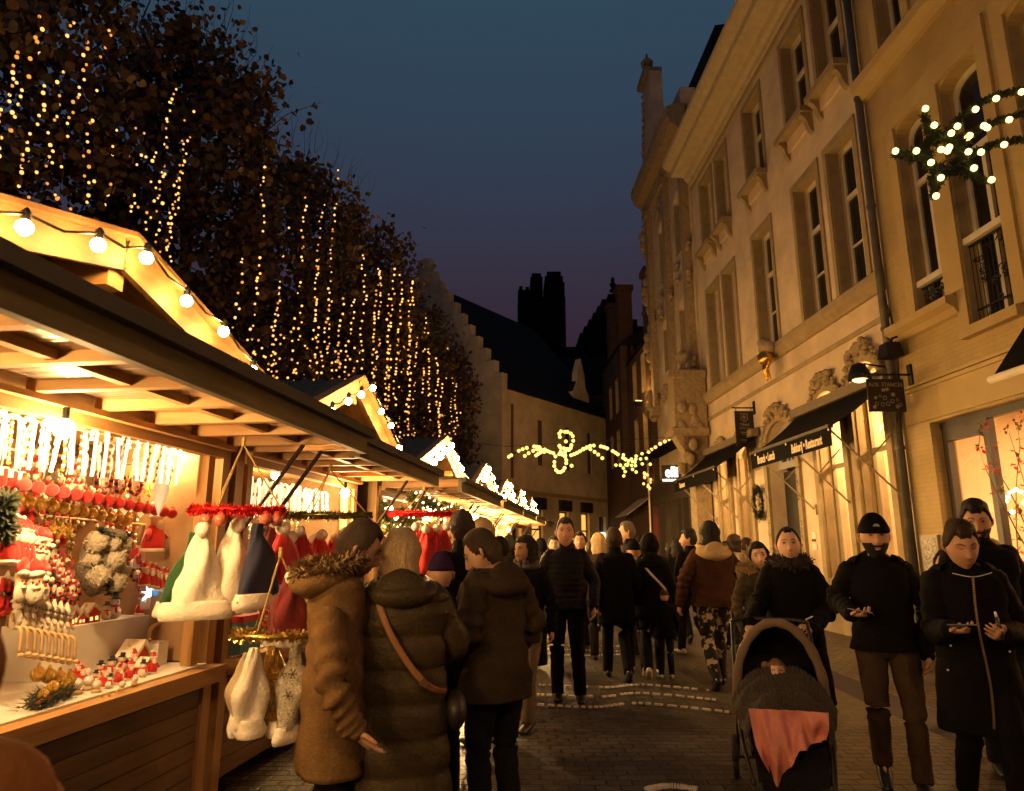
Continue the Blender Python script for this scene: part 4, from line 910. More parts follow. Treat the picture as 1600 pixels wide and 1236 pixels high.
inner_lamp(-.75,(.9,-.1,2.0),50,'second lamp inside the added unseen hut beside the camera')  # another lamp added in that unseen hut
inner_lamp(YC[0],(1.1,.06,2.05),34,'bright lamp at the camera end of the nearest stall')
inner_lamp(YC[1],hp(YC[1],432,742,-.4),26,'blazing bulb inside the hat stall')
inner_lamp(YC[1],(-.7,.06,2.05),40,'second bulb inside the hat stall, farther along')
inner_lamp(YC[2],hp(YC[2],674,793,.1),110,'glaring bulb hanging above the red hats of the third stall',.06)
inner_lamp(YC[2],hp(YC[2],608,795,-.3),40,'glowing bulb over the green garlands of the third stall',.05)
inner_lamp(YC[3],hp(YC[3],741,808,.2),210,'glaring bulb at the front of the fourth stall above the bystanders',.07)
inner_lamp(YC[3],hp(YC[3],765,815,-.2),60,'smaller glowing bulb deeper in the fourth stall',.05)
inner_lamp(YC[4],(0,.1,1.98),300,'bulb inside the fifth stall')
inner_lamp(YC[5],(0,.1,1.98),350,'bulb inside the sixth stall')
# ================================================================ TREES
barkm=mat('lime_bark',(.06,.045,.03),.9,var=.5,vs=12,bump=.8,bs=30,stretch=(1,1,.25))
leafms=[mat('leaf_brown_gold',(.12,.062,.018),.6,var=.45,vs=3),mat('leaf_dark_green',(.04,.034,.012),.6,var=.45,vs=3),mat('leaf_rust',(.075,.032,.012),.6,var=.4,vs=3)]
def leaf_fan(q,p,s,rnd):
    n=Vector((rnd.gauss(0,1),rnd.gauss(0,1),rnd.gauss(0,.7))).normalized(); x,y=frame_of(n,Vector((rnd.gauss(0,1),rnd.gauss(0,1),rnd.gauss(0,1))))
    y=-abs(y.z)*y/(y.z or 1) if abs(y.z)>.1 else y
    pts=[(0,0),(.42,.18),(.5,.5),(.28,.82),(0,1.05),(-.28,.82),(-.5,.5),(-.42,.18)]
    q.add([p+x*a*s+y*b*s+n*(.12*s*abs(a)) for a,b in pts],[tuple(range(8))])
def quad_leaf(q,p,s,rnd):
    n=Vector((rnd.gauss(0,1),rnd.gauss(0,1),rnd.gauss(0,.8))).normalized(); x,y=frame_of(n,Vector((rnd.gauss(0,1),rnd.gauss(0,1),rnd.gauss(0,1))))
    q.add([p,p+x*.45*s+y*.45*s,p+y*s,p-x*.45*s+y*.4*s],[(0,1,2,3)])
def tree(X,Y,label,top,rx,ry,base,nl,ls,seed,fine=False,box=4.0):
    rnd=random.Random(seed); t=thing('lime_tree',label,'tree',(X,Y,0),0,'lime trees behind the market huts')
    cz=(top+base)/2; rz=(top-base)/2
    q=MB().mat(barkm,True); q.tube([(0,0,0),(.03,0,base*.5),(.0,.05,base),(.05,0,cz),(0,0,top-.6)],[.19,.15,.13,.07,.015],12,m=16)
    tips=[]
    for k in range(26):
        h=base-.3+(top-base)*.8*(k/26); a=k*2.399+rnd.uniform(-.3,.3); sp=math.sqrt(max(.05,1-((h+.8-cz)/rz)**2))
        e=Vector((math.cos(a)*rx*sp*.95,math.sin(a)*ry*sp*.95,min(top-.2,h+rnd.uniform(.5,1.5)))); s=Vector((0,0,h)); mid=(s+e)/2+Vector((0,0,-.15))
        q.tube([s,mid,e],[.05,.03,.008],6,m=8); tips+=[(mid,e)]
        for j in range(3):
            f=mid.lerp(e,rnd.uniform(.2,1)); g=f+Vector((rnd.gauss(0,.45),rnd.gauss(0,.45),rnd.uniform(.1,.9))); q.tube([f,(f+g)/2+Vector((rnd.gauss(0,.05),0,.05)),g],[.014,.008,.003],4); tips.append((f,g))
    q.obj('trunk',t)
    # twigs poking out of the outline
    q=MB().mat(barkm); 
    for k in range(150):
        a=rnd.uniform(0,6.28); c=rnd.uniform(-.35,1); sp=math.sqrt(1-c*c); n_=(abs(sp*math.cos(a))**box+abs(sp*math.sin(a))**box+abs(c)**box)**(-1/box)*.95; sp*=n_; c*=n_; p=Vector((rx*sp*math.cos(a),ry*sp*math.sin(a),cz+rz*c))*1; p.z=cz+rz*c*.96
        d=Vector((p.x*.25,p.y*.25,.5+.5*rnd.random())).normalized()*rnd.uniform(.3,.8); b=Vector((rnd.gauss(0,.08),rnd.gauss(0,.08),0)); q.tube([p*1.0,p+d*.5+b,p+d],[.006,.004,.002],3)
    q.obj('twigs',t)
    q=MB()
    for m_ in leafms: q.mat(m_)
    clumps=[]
    for k in range(170):
        a=rnd.uniform(0,6.28); c=rnd.uniform(-1,1); sp=math.sqrt(1-c*c); rr=rnd.uniform(.45,1.0)**.6
        n_=(abs(sp*math.cos(a))**box+abs(sp*math.sin(a))**box+abs(c)**box)**(-1/box); rr*=n_*.97
        clumps.append((Vector((rx*sp*math.cos(a)*rr,ry*sp*math.sin(a)*rr,cz+rz*c*rr)),rnd.uniform(.2,.45)))
    for k in range(nl):
        c,r=clumps[rnd.randrange(len(clumps))]
        p=c+Vector((rnd.gauss(0,1),rnd.gauss(0,1),rnd.gauss(0,1)))*r*.55
        if rnd.random()<.12: f,g=tips[rnd.randrange(len(tips))]; p=f.lerp(g,rnd.random())+Vector((rnd.gauss(0,.06),rnd.gauss(0,.06),rnd.gauss(0,.06)))
        q.cur=0 if rnd.random()<.5 else (1 if rnd.random()<.6 else 2)
        (leaf_fan if fine else quad_leaf)(q,p,ls*rnd.uniform(.6,1.25),rnd)
    q.obj('crown',t); 
    return t
TR=[(-5.55,5.4,9.9,1.6,1.9,2.7,19000,.088),(-4.85,9.6,9.75,1.30,1.6,3.5,15000,.10),(-4.3,13.2,9.5,1.35,1.8,3.4,12000,.12),(-3.85,17.2,9.6,1.4,1.9,3.4,10000,.14),(-3.35,21.3,9.6,1.4,1.9,3.3,9000,.16),(-2.85,25.4,9.4,1.4,1.9,3.2,8000,.18)]
TL=['nearest lime tree with big golden brown leaves lit from the huts below','second lime tree from the camera, tallest dark pointed crown with twigs against the sky','third lime tree in the row behind the huts','fourth lime tree in the row behind the huts','fifth lime tree in the row behind the huts','last lime tree, next to the stepped gable house']
for i,(a,l) in enumerate(zip(TR,TL)): tree(a[0],a[1],l,a[2],a[3],a[4],a[5],a[6],a[7],30+i,fine=i<2,box=(3,2.2,3.5,3.5,3.5,3.5)[i])
# curtain of fairy light strands hung through the crowns
fairy=mat('fairy_light',(1,.8,.4),.4,em=(1,.46,.11),ems=1.2)
fairy2=mat('fairy_light_dim',(1,.7,.3),.4,em=(1,.38,.07),ems=.6)
ORD=['first','second','third','fourth','fifth','sixth','seventh','eighth','ninth','tenth','eleventh','twelfth','thirteenth','fourteenth','fifteenth','sixteenth','seventeenth','eighteenth','nineteenth','twentieth','twenty-first','twenty-second','twenty-third','twenty-fourth','twenty-fifth','twenty-sixth','twenty-seventh','twenty-eighth']
def strands():
    meshes={}
    for sz in (.013,.017,.021,.026):
        for m in (fairy,fairy2): meshes[(sz,m.name)]=MB().mat(m,True).ball((0,0,0),sz,6,5).mesh('bulb')
    specs=[]; rnd0=random.Random(4)
    # (pixel column, top row, bottom row, tree index, looseness)
    for u,v0,v1,i in ((10,60,300,0),(45,15,215,0),(62,90,300,0),(95,20,260,0),(120,60,320,0),(150,10,330,0),(175,110,335,0),(205,130,340,0),(232,170,370,0),(258,120,400,0),(275,140,430,0),(292,150,420,0),
        (302,170,480,1),(330,240,520,1),(352,300,560,1),(372,330,520,1),(404,190,520,1),(412,290,600,1),(440,300,600,1),(472,232,470,1),(466,470,610,1),(498,260,600,1),(520,250,560,1),
        (430,450,600,2),(455,420,620,2),(488,380,640,2),(508,400,640,2),(530,390,650,2),(548,420,660,2),(560,360,640,2),(575,345,640,2),(590,350,660,2),
        (585,420,690,3),(602,460,700,3),(612,420,690,3),(622,430,650,3),(634,470,690,3),(640,440,650,3),
        (650,520,720,4),(662,490,620,4),(668,520,640,4),(680,560,700,4),(690,600,710,4),(628,560,720,4),
        (698,540,640,5),(705,570,690,5),(712,600,680,5)):
        if i in(1,2) and rnd0.random()<.22: continue
        specs.append((u,v0+(rnd0.uniform(0,90) if i<3 else 0),v1,i))
    rnd=random.Random(77); cnt=[0]*6
    for u,v0,v1,i in specs:
        X,Y,top,rx,ry=TR[i][:5]
        # distance: the strand hangs on the street side face of this crown
        d0=pixray(u,(v0+v1)/2); yy=Y+ry*rnd.uniform(-.7,.5); k=yy/d0.y; k2=(X+rx*rnd.uniform(.92,1.12))/d0.x if d0.x<-.05 else k
        k=min(max(k2,(Y-ry*1.05)/d0.y),(Y+ry*1.3)/d0.y); x0=d0.x*k; y0=d0.y*k
        za=1.55+pixray(u,v0).z/pixray(u,v0).y*y0; zb=1.55+pixray(u,v1).z/pixray(u,v1).y*y0
        s=thing('fairy_light_strand','%s hanging strand of tiny lights from the camera in the %s lime tree'%(ORD[cnt[i]],ORD[i]),'light string',(x0,y0,0),0,'fairy light strands in the lime trees'); cnt[i]+=1
        if i==5: s['label']='%s hanging strand of tiny lights from the camera in the last lime tree'%ORD[cnt[i]-1]
        P=[];z=za;dx=dy=0
        sp={0:.095,1:.13,2:.14,3:.15,4:.14,5:.15}[i]
        while z>zb:
            P.append(Vector((dx,dy,z))); z-=sp*rnd.uniform(.35,1.3); dx+=rnd.gauss(0,.016); dy+=rnd.gauss(0,.016); dx*=.97
            if rnd.random()<.05: z-=sp*2.5
        MB().mat(iron).tube(P,.003,3).obj('wire',s)
        for p in P:
            sz=rnd.choice({0:(.013,.013,.017),1:(.013,.017,.021,.017),2:(.017,.021,.021),3:(.021,.026,.026),4:(.026,.026,.026),5:(.026,.021,.026)}[i]); m=fairy if rnd.random()<.7 else fairy2
            o=bpy.data.objects.new('bulb',meshes[(sz,m.name)]); link(o,s); o.location=p+Vector((rnd.gauss(0,.012),rnd.gauss(0,.012),0))
    # loose net of lights low in the crowns
    for i,(u0,u1,v0,v1,n,Y) in enumerate(((0,280,200,330,24,5.5),(320,470,520,610,40,9.5),(470,560,540,620,34,13),(560,640,520,680,55,17),(620,720,640,700,50,21))):
        s=thing('fairy_light_net','loose tangle of tiny lights wound through the lower boughs of the %s lime tree'%ORD[i],'light string',(0,0,0),0,'fairy light nets in the lime trees')
        P=[]
        for k in range(n):
            u=rnd.uniform(u0,u1); v=rnd.uniform(v0,v1); d=pixray(u,v); y=Y+rnd.uniform(-1,1); P.append(Vector((d.x/d.y*y,y,1.55+d.z/d.y*y)))
        for p in P:
            m=fairy if rnd.random()<.6 else fairy2; o=bpy.data.objects.new('bulb',meshes[((.013,.017,.021,.021,.026)[i],m.name)]); link(o,s); o.location=p
        q=MB().mat(iron); P.sort(key=lambda p:p.x)
        for a,b in zip(P[:-1],P[1:]):
            if (a-b).length<1.2: q.tube([a,b],.002,3)
        q.obj('wire',s)
strands()
# ================================================================ GOODS ON THE STALLS
c_red=mat('red_felt',(.55,.015,.012),.85,var=.2,vs=8,sheen=.3); c_white=mat('white_plush',(.86,.78,.64),.95,var=.06,vs=9,bump=.35,bs=60,sheen=.2)
c_green=mat('green_velvet',(.012,.09,.02),.8,sheen=.2,var=.4,vs=6); c_navy=mat('navy_velvet',(.004,.007,.035),.8,sheen=.1); c_gold=mat('gold_glitter',(.70,.42,.10),.3,metal=.9,bump=.8,bs=200,var=.5,vs=90)
c_skin=mat('painted_skin',(.75,.45,.28),.6); c_black=mat('black_felt',(.012,.011,.011),.9); c_wood=mat('toy_wood',(.60,.40,.20),.6,var=.2); c_fir=MATS['fir_garland']
c_tinred=mat('red_tinsel',(.60,.01,.01),.3,metal=.6,bump=.6,bs=90); c_tingold=mat('gold_tinsel',(.55,.40,.12),.28,metal=.9); c_tingreen=mat('green_gold_tinsel',(.16,.15,.04),.3,metal=.8)
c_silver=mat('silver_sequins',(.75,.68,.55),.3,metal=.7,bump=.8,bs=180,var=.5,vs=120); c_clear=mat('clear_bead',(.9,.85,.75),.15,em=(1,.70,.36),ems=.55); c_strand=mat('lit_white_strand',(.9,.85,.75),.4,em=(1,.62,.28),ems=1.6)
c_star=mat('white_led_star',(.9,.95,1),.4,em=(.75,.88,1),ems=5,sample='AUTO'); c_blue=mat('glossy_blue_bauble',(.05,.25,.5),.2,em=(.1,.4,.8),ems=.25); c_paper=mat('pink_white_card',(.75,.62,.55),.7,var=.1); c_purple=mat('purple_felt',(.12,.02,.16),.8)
c_grey=mat('grey_fur',(.20,.17,.13),.95,var=.5,vs=20,bump=.8,bs=100)
def proto(name,fn):
    r=bpy.data.objects.new(name,None); SC.collection.objects.link(r); fn(r); return r
def P_cane(r):
    q=MB().mat(c_strand,True); P=[(0,0,-.20),(0,0,-.02)]+[(.028-.028*math.cos(a),0,.028*math.sin(a)) for a in (0,.8,1.6,2.4,3.14)]+[(.056,0,-.03)]; q.tube(P,.009,7,m=16)
    q.obj('cane',r)
def P_ball(mt):
    def f(r):
        MB().mat(mt,True).ball((0,0,-.05),.034,12,8).obj('bauble',r); MB().mat(c_gold).lathe([(.008,-.018),(.009,-.008),(.003,0)],(0,0,0),8).obj('cap',r)
    return f
def P_santa(r):
    q=MB().mat(c_red,True); q.lathe([(.001,.0),(.038,.002),(.040,.03),(.030,.075),(.016,.095)],(0,0,0),12); q.tube([(-.03,0,.075),(-.052,.012,.045)],.011,7); q.tube([(.03,0,.075),(.052,.012,.045)],.011,7); q.obj('coat',r)
    q=MB().mat(c_skin,True); q.ball((0,.006,.108),.022,10,8); q.obj('face',r)
    q=MB().mat(c_white,True); q.ball((0,.020,.094),(.019,.012,.024),10,8); q.lathe([(.039,.0),(.043,.006),(.039,.012)],(0,0,0),12); q.lathe([(.024,.118),(.026,.124),(.022,.129)],(0,0,0),12); q.ball((.022,0,.168),.009,8,6); q.obj('beard',r)
    q=MB().mat(c_red,True); q.tube([(0,0,.122),(.002,0,.15),(.02,0,.166)],[.022,.013,.004],9,m=6); q.obj('hat',r)
def P_snowman(r):
    q=MB().mat(c_white,True); q.ball((0,0,.035),.036,12,8); q.ball((0,0,.088),.026,12,8); q.obj('body',r)
    q=MB().mat(c_red,True); q.lathe([(.020,.062),(.026,.068),(.020,.074)],(0,0,0),12); q.tube([(.015,.018,.068),(.022,.03,.035)],.007,6); q.obj('scarf',r)
    q=MB().mat(c_black,True); q.lathe([(.030,.104),(.030,.108),(.017,.109),(.016,.132),(.001,.133)],(0,0,0),12); q.ball((-.009,.024,.092),.004,6,5); q.ball((.009,.024,.092),.004,6,5); q.obj('hat',r)
def P_legdoll(r):
    q=MB().mat(c_white,True); q.ball((0,0,.045),(.026,.022,.045),10,8); q.ball((0,.003,.10),.022,10,8); q.lathe([(.03,.112),(.012,.135),(.004,.16)],(0,0,0),10); q.obj('body',r)
    q=MB().mat(c_wood,True)
    for s in (-1,1):
        q.tube([(s*.012,.015,.015),(s*.016,.045,.0),(s*.018,.052,-.085)],.007,7,m=9); q.ball((s*.018,.060,-.092),(.010,.017,.009),8,6); q.tube([(s*.024,0,.07),(s*.034,.02,.04)],.006,6)
    q.obj('legs',r); q=MB().mat(c_black,True); q.ball((-.007,.024,.102),.003,5,4); q.ball((.007,.024,.102),.003,5,4); q.obj('eyes',r)
def P_house(r):
    q=MB().mat(c_red); q.box((-.035,-.03,0),(.035,.03,.045)); q.add([(-.035,-.03,.045),(.035,-.03,.045),(0,-.03,.08),(-.035,.03,.045),(.035,.03,.045),(0,.03,.08)],[(0,1,2),(3,5,4)]); q.obj('walls',r)
    q=MB().mat(c_white); q.obox((-.024,0,.069),(.026,0,.026),(0,.038,0),(-.004,0,.004)); q.obox((.024,0,.069),(.026,0,-.026),(0,.038,0),(.004,0,.004)); q.box((.012,-.012,.06),(.024,.0,.10)); q.obj('snowy_roof',r)
    q=MB().mat(mat('toy_window_light',(1,.8,.3),.5,em=(1,.6,.15),ems=1.2)); q.box((-.022,.0301,.012),(-.008,.032,.03)); q.box((.008,.0301,.012),(.022,.032,.03)); q.obj('window',r)
def P_plaque(r):
    q=MB().mat(c_skin,True); q.ball((0,0,-.10),(.036,.010,.036),14,8); q.obj('face',r)
    q=MB().mat(c_white,True); q.ball((0,.004,-.135),(.040,.011,.045),14,8,disp=lambda d:.12*nz(d,60)); q.ball((0,.006,-.066),(.044,.011,.014),12,6); q.ball((-.045,.006,-.09),.012,8,6); q.ball((0,.016,-.118),(.018,.006,.007),8,6); q.obj('beard',r)
    q=MB().mat(c_red,True); q.prism([(-.042,-.062),(.042,-.062),(.03,-.03),(0,-.005),(-.03,-.03),(-.05,-.08)],[],(0,.008,0),(1,0,0),(0,0,1),(0,1,0),.014); q.ball((0,.017,-.104),.006,6,5); q.obj('hat',r)
    q=MB().mat(c_black,True); q.ball((-.013,.012,-.095),.004,6,5); q.ball((.013,.012,-.095),.004,6,5); q.obj('eyes',r)
def P_ring(mt1,mt2):
    def f(r):
        q=MB(); q.smooth=True
        for k in range(16):
            q.mat(mt1 if k%2 else mt2); a=2*PI*k/16; b=2*PI*(k+1)/16; q.tube([(.055*math.cos(a),0,-.065+.055*math.sin(a)),(.055*math.cos(b),0,-.065+.055*math.sin(b))],.011,7)
        q.obj('wreath_ring',r); q=MB().mat(c_white,True); q.ball((0,.006,-.065),(.030,.012,.032),10,8); q.mat(c_red); q.ball((0,.016,-.075),(.012,.006,.010),8,6); q.obj('centre',r)
    return f
def P_beads(mt1,mt2,n=9,s=.014):
    def f(r):
        q=MB(); q.smooth=True
        for k in range(n): q.mat(mt1 if k%2 else mt2); q.ball((.004*math.sin(k*2.1),0,-.012-k*s*1.75),(s*.8,s*.8,s),8,6)
        q.mat(c_black); q.tube([(0,0,.06),(0,0,-.012)],.0015,4); q.obj('beads',r)
    return f
def P_heart(mt):
    def f(r):
        pts=[(.034*(math.sin(t)**3)*1.15,.030*(.8125*math.cos(t)-.3125*math.cos(2*t)-.125*math.cos(3*t)-.0625*math.cos(4*t))*1.2-.045) for t in [2*PI*k/28 for k in range(28)]]
        MB().mat(mt).prism(pts,[],(0,.007,0),(1,0,0),(0,0,1),(0,1,0),.014).obj('heart',r)
    return f
def P_starf(mt,s=.045):
    def f(r):
        pts=[((s if k%2==0 else s*.42)*math.sin(PI*k/5),(s if k%2==0 else s*.42)*math.cos(PI*k/5)-s) for k in range(10)]; MB().mat(mt).prism(pts,[],(0,.006,0),(1,0,0),(0,0,1),(0,1,0),.012).obj('star',r)
    return f
def P_icicle(r): q=MB().mat(c_clear,True); q.tube([(0,0,0),(.004,0,-.06),(-.003,0,-.13),(0,0,-.19)],[.010,.012,.008,.002],7,m=8); q.obj('icicle',r)
def P_stocking(r):
    q=MB().mat(c_red,True); q.tube([(0,0,0),(0,0,-.10),(.012,0,-.14),(.055,0,-.155)],[(.030,.014),(.026,.013),(.028,.014),(.016,.012)],10,m=12,round_=.8); q.obj('sock',r); q=MB().mat(c_white,True); q.tube([(0,0,.014),(0,0,-.02)],[(.035,.018),(.035,.018)],10); q.obj('cuff',r)
def P_fircone(r):
    rnd=random.Random(3); q=MB().mat(c_fir)
    for k in range(160):
        p=Vector((rnd.gauss(0,.03),rnd.gauss(0,.02),rnd.uniform(0,.04))); d=Vector((rnd.gauss(0,1),rnd.gauss(0,1),rnd.uniform(-.1,1))).normalized()*.05; w=d.cross(Vector((.2,.6,.5))).normalized()*.003; q.add([p-w,p+w,p+d],[(0,1,2)])
    q.obj('sprig',r); q=MB().mat(c_gold,True); q.ball((0,.01,.05),(.022,.022,.026),8,6,disp=lambda d:.2*nz(d,160)); q.mat(c_red); q.ball((-.03,.02,.03),.009,8,6); q.ball((.032,.01,.028),.009,8,6); q.obj('cone',r)
def P_globe(r):
    q=MB().mat(mat('snow_globe_glass',(.75,.70,.62),.12,var=.3,vs=30),True); q.ball((0,0,.052),.032,14,10); q.obj('globe',r); q=MB().mat(c_wood,True); q.lathe([(.001,0),(.032,0),(.030,.016),(.022,.024)],(0,0,0),14); q.obj('base',r)
PRO=dict(cane=P_cane,ballg=P_ball(c_gold),ballr=P_ball(c_red),ballw=P_ball(c_silver),santa=P_santa,snowman=P_snowman,doll=P_legdoll,house=P_house,plaque=P_plaque,ring=P_ring(c_red,c_white),ringg=P_ring(c_fir,c_red),beads=P_beads(c_red,c_white),beadsw=P_beads(c_white,c_gold,11,.011),
 heart=P_heart(c_red),heartw=P_heart(c_white),star=P_starf(c_gold),starw=P_starf(c_silver),icicle=P_icicle,stocking=P_stocking,sprig=P_fircone,globe=P_globe)
PN=dict(cane='candy_cane',ballg='bauble',ballr='bauble',ballw='bauble',santa='santa_figurine',snowman='snowman_figurine',doll='dangling_doll',house='toy_house',plaque='santa_plaque',ring='wreath_ornament',ringg='wreath_ornament',beads='bead_string',beadsw='bead_string',heart='heart_ornament',heartw='heart_ornament',star='star_ornament',starw='star_ornament',icicle='icicle_ornament',stocking='christmas_stocking',sprig='fir_sprig',globe='snow_globe')
PD=dict(cane='white candy cane glowing',ballg='gold bauble',ballr='red bauble',ballw='silver bauble',santa='small father christmas figure in red coat',snowman='snowman figure with red scarf and black hat',doll='white sitting doll with dangling legs',house='red toy house with snowy roof',plaque='santa face plaque with white beard',ring='red and white ring ornament',ringg='green and red ring ornament',beads='red and white bead string',beadsw='white and gold bead string',heart='red heart',heartw='white heart',star='gold star',starw='silver star',icicle='clear icicle ornament',stocking='red stocking with white cuff',sprig='dark fir sprig with gold cone',globe='snow globe on a wooden foot')
PR={}
def goods(kind,Yc,items,where,grp,sc=1.0,jit=.0,seed=0):
    """items: stall-frame points; first one takes the prototype's parts"""
    rnd=random.Random(seed); me=None
    if kind not in PR:
        PR[kind]=proto(PN[kind],PRO[kind]); PR[kind]['_u']=0
    base=PR[kind]
    n=len(items)
    for i,lp in enumerate(items):
        P=hw_(Yc,lp[:3]); s=(lp[3] if len(lp)>3 else 1.0)*sc
        if not base.get('_u'): o=base; base['_u']=1; o.location=P
        else: o=copytree(base,None); o.location=P
        o.rotation_euler=(0,rnd.uniform(-.12,.12) if jit else 0,HROT+rnd.uniform(-1,1)*jit+(.5 if False else 0)); o.scale=(s,s,s)
        lab=('%s %s, %s'%(ORD[i] if i<len(ORD) else 'next',PD[kind],where)) if n>1 else '%s, %s'%(PD[kind],where)
        tag(o,' '.join(lab.split()[:16]),PN[kind].split('_')[-1] if kind not in('cane',) else 'candy cane',grp)
        if '_u' in o: 
            if o is not base: del o['_u']
Y1=YC[0]
def row(Yc,u0,v0,u1,v1,yl,n,s=1.0):
    a=hp(Yc,u0,v0,yl); b=hp(Yc,u1,v1,yl); return [tuple(a.lerp(b,k/(max(1,n-1))))+(s,) for k in range(n)]
E_='counted from the picture edge'
def stall1():
    r=random.Random(11)
    # rails
    q=MB().mat(c_wood); 
    for (u0,v0,u1,v1,yl) in ((0,648,288,702,-.04),(0,700,280,735,-.35),(0,800,250,822,-.5)):
        a=hp(Y1,u0-60,v0-(v1-v0)*60/(u1-u0),yl); b=hp(Y1,u1,v1,yl); q.tube([a,b],.007,6)
    o=q.obj('hanging_rail'); o.location=hut_org(Y1); o.rotation_euler=(0,0,HROT); tag(o,'thin wooden rails across the nearest stall opening that carry the ornaments','rail')
    goods('cane',Y1,row(Y1,8,655,282,706,-.04,17,1.0),'on the front rail of the nearest stall','candy canes on the front rail',jit=.6,seed=1)
    goods('beadsw',Y1,row(Y1,20,650,270,702,-.10,12,1.0),'just behind the candy canes of the nearest stall','white bead strings',jit=.5,seed=2)
    goods('icicle',Y1,row(Y1,15,665,275,712,-.16,14),'second row under the ceiling of the nearest stall','icicle ornaments of the nearest stall',jit=.5,seed=3)
    goods('beads',Y1,row(Y1,40,700,60,702,-.3,4,1.25)+row(Y1,112,716,120,717,-.3,3,1.2),'in striped bunches under the rail of the nearest stall','striped bead strings',jit=.3,seed=4)
    goods('stocking',Y1,row(Y1,2,735,30,742,-.3,3,1.2),'beside the picture edge in the nearest stall','red stockings',jit=.3,seed=5)
    goods('ring',Y1,row(Y1,112,745,128,748,-.25,3,.9)+[tuple(hp(Y1,160,762,-.3))+(1.15,),tuple(hp(Y1,172,762,-.34))+(1.1,)],'above the white plush in the nearest stall','red and white ring ornaments',jit=.4,seed=6)
    goods('heart',Y1,row(Y1,20,790,44,792,-.35,3,1.1)+row(Y1,100,770,235,780,-.6,5,1.0),'in the middle of the nearest stall','red heart ornaments',jit=.5,seed=7)
    goods('heartw',Y1,row(Y1,70,760,220,790,-.45,6,1.0),'between the red hearts of the nearest stall','white heart ornaments',jit=.5,seed=8)
    goods('ringg',Y1,row(Y1,165,735,215,742,-.35,3,1.0),'above the plush toy of the nearest stall','green ring ornaments',jit=.3,seed=9)
    goods('plaque',Y1,row(Y1,38,815,72,822,-.22,5,1.05)+row(Y1,40,868,68,872,-.18,3,1.2),'at the picture edge side of the nearest stall','santa face plaques',jit=.25,seed=10)
    goods('star',Y1,row(Y1,85,812,110,816,-.3,3)+row(Y1,200,748,248,760,-.4,4),'hanging near the ceiling lamps of the nearest stall','gold stars',jit=.4,seed=11)
    goods('ballr',Y1,row(Y1,5,800,100,830,-.55,7,.95),'on the lower rail of the nearest stall','red baubles of the nearest stall',jit=.3,seed=12)
    goods('ballg',Y1,row(Y1,62,1035,110,1045,-.12,4,1.0),'lying among fir on the counter','gold baubles on the counter',seed=13)
    goods('ballw',Y1,row(Y1,15,720,280,760,-.7,10,1.1),'deep in the nearest stall','silver baubles',jit=.3,seed=14)
    goods('starw',Y1,row(Y1,30,760,270,790,-.8,8,1.1),'on the back board of the nearest stall','silver stars',jit=.3,seed=15)
    goods('doll',Y1,row(Y1,22,985,98,1000,-.22,8,1.12),'sitting in a row at the picture edge end of the counter','dangling dolls on the counter',seed=16)
    goods('doll',Y1,row(Y1,5,945,30,950,-.4,3,1.0),'on the step behind the row of dolls','dolls on the back step',seed=17)
    cz=.853
    def C(u,v,yl): p=hp(Y1,u,v,yl); return (p.x,yl,p.z)
    def onc(u,v):   # point on the counter cloth seen at u,v
        d=pixray(u,v); k=(cz-1.55)/d.z; p=Vector((0,0,1.55))+d*k-hut_org(Y1); return (p.dot(HX),p.dot(HY),cz)
    goods('snowman',Y1,[onc(*q)+(s,) for q,s in (((122,1050),.9),((140,1052),.8),((155,1062),.75),((172,1058),.85),((188,1050),.8),((130,1030),.9),((166,1032),.9))],'standing on the white counter cloth','snowmen on the counter',jit=.5,seed=18)
    goods('santa',Y1,[onc(*q)+(s,) for q,s in (((138,1038),.7),((150,1045),.7),((180,1040),.75),((196,1044),.7),((118,1062),.6),((160,1075),.65),((205,1052),.8),((214,1046),.7))],'on the white counter cloth','small santas on the counter',jit=.6,seed=19)
    goods('sprig',Y1,[onc(75,1100)+(1.35,),onc(95,1092)+(1.2,),onc(60,1108)+(1.1,)],'at the near corner of the counter','fir sprigs on the counter',jit=1,seed=20)
    goods('globe',Y1,[onc(118,1085)+(.9,),onc(137,1078)+(.8,),onc(150,1082)+(.7,)],'in front of the snowmen','snow globes on the counter',seed=21)
    goods('house',Y1,[onc(208,1046)+(1.7,)],'largest, beside the white box on the counter','toy houses',seed=22)
    # raised step with little houses, red santas
    q=MB().mat(cloth); a=hp(Y1,100,965,-.42); b=hp(Y1,268,965,-.42); zz=1.13; q.box((b.x,-.78,.853),(a.x,-.40,zz)); o=q.obj('display_step'); o.location=hut_org(Y1); o.rotation_euler=(0,0,HROT); tag(o,'cloth covered display step behind the counter of the nearest stall','display step')
    S=lambda u:(hp(Y1,u,965,-.45).x,-.47,zz)
    goods('house',Y1,[S(112)+(1.15,),S(146)+(1.1,),S(128)+(.8,)],'on the white step behind the counter','toy houses',jit=.3,seed=23)
    goods('santa',Y1,[S(235)+(.9,),S(248)+(1.0,),S(222)+(.8,),S(258)+(.9,)],'on the white step beside the glowing star','santas on the step',jit=.4,seed=24)
    goods('snowman',Y1,[S(182)+(1.1,),S(170)+(.8,),S(98)+(.9,)],'on the white step behind the counter','snowmen on the step',seed=25)
    # bigger red santa and long white cone
    p=hp(Y1,238,862,-.35); goods('santa',Y1,[(p.x,p.y,p.z,1.75)],'largest, red, hung beside the dark gap near the post','large santa',seed=26)
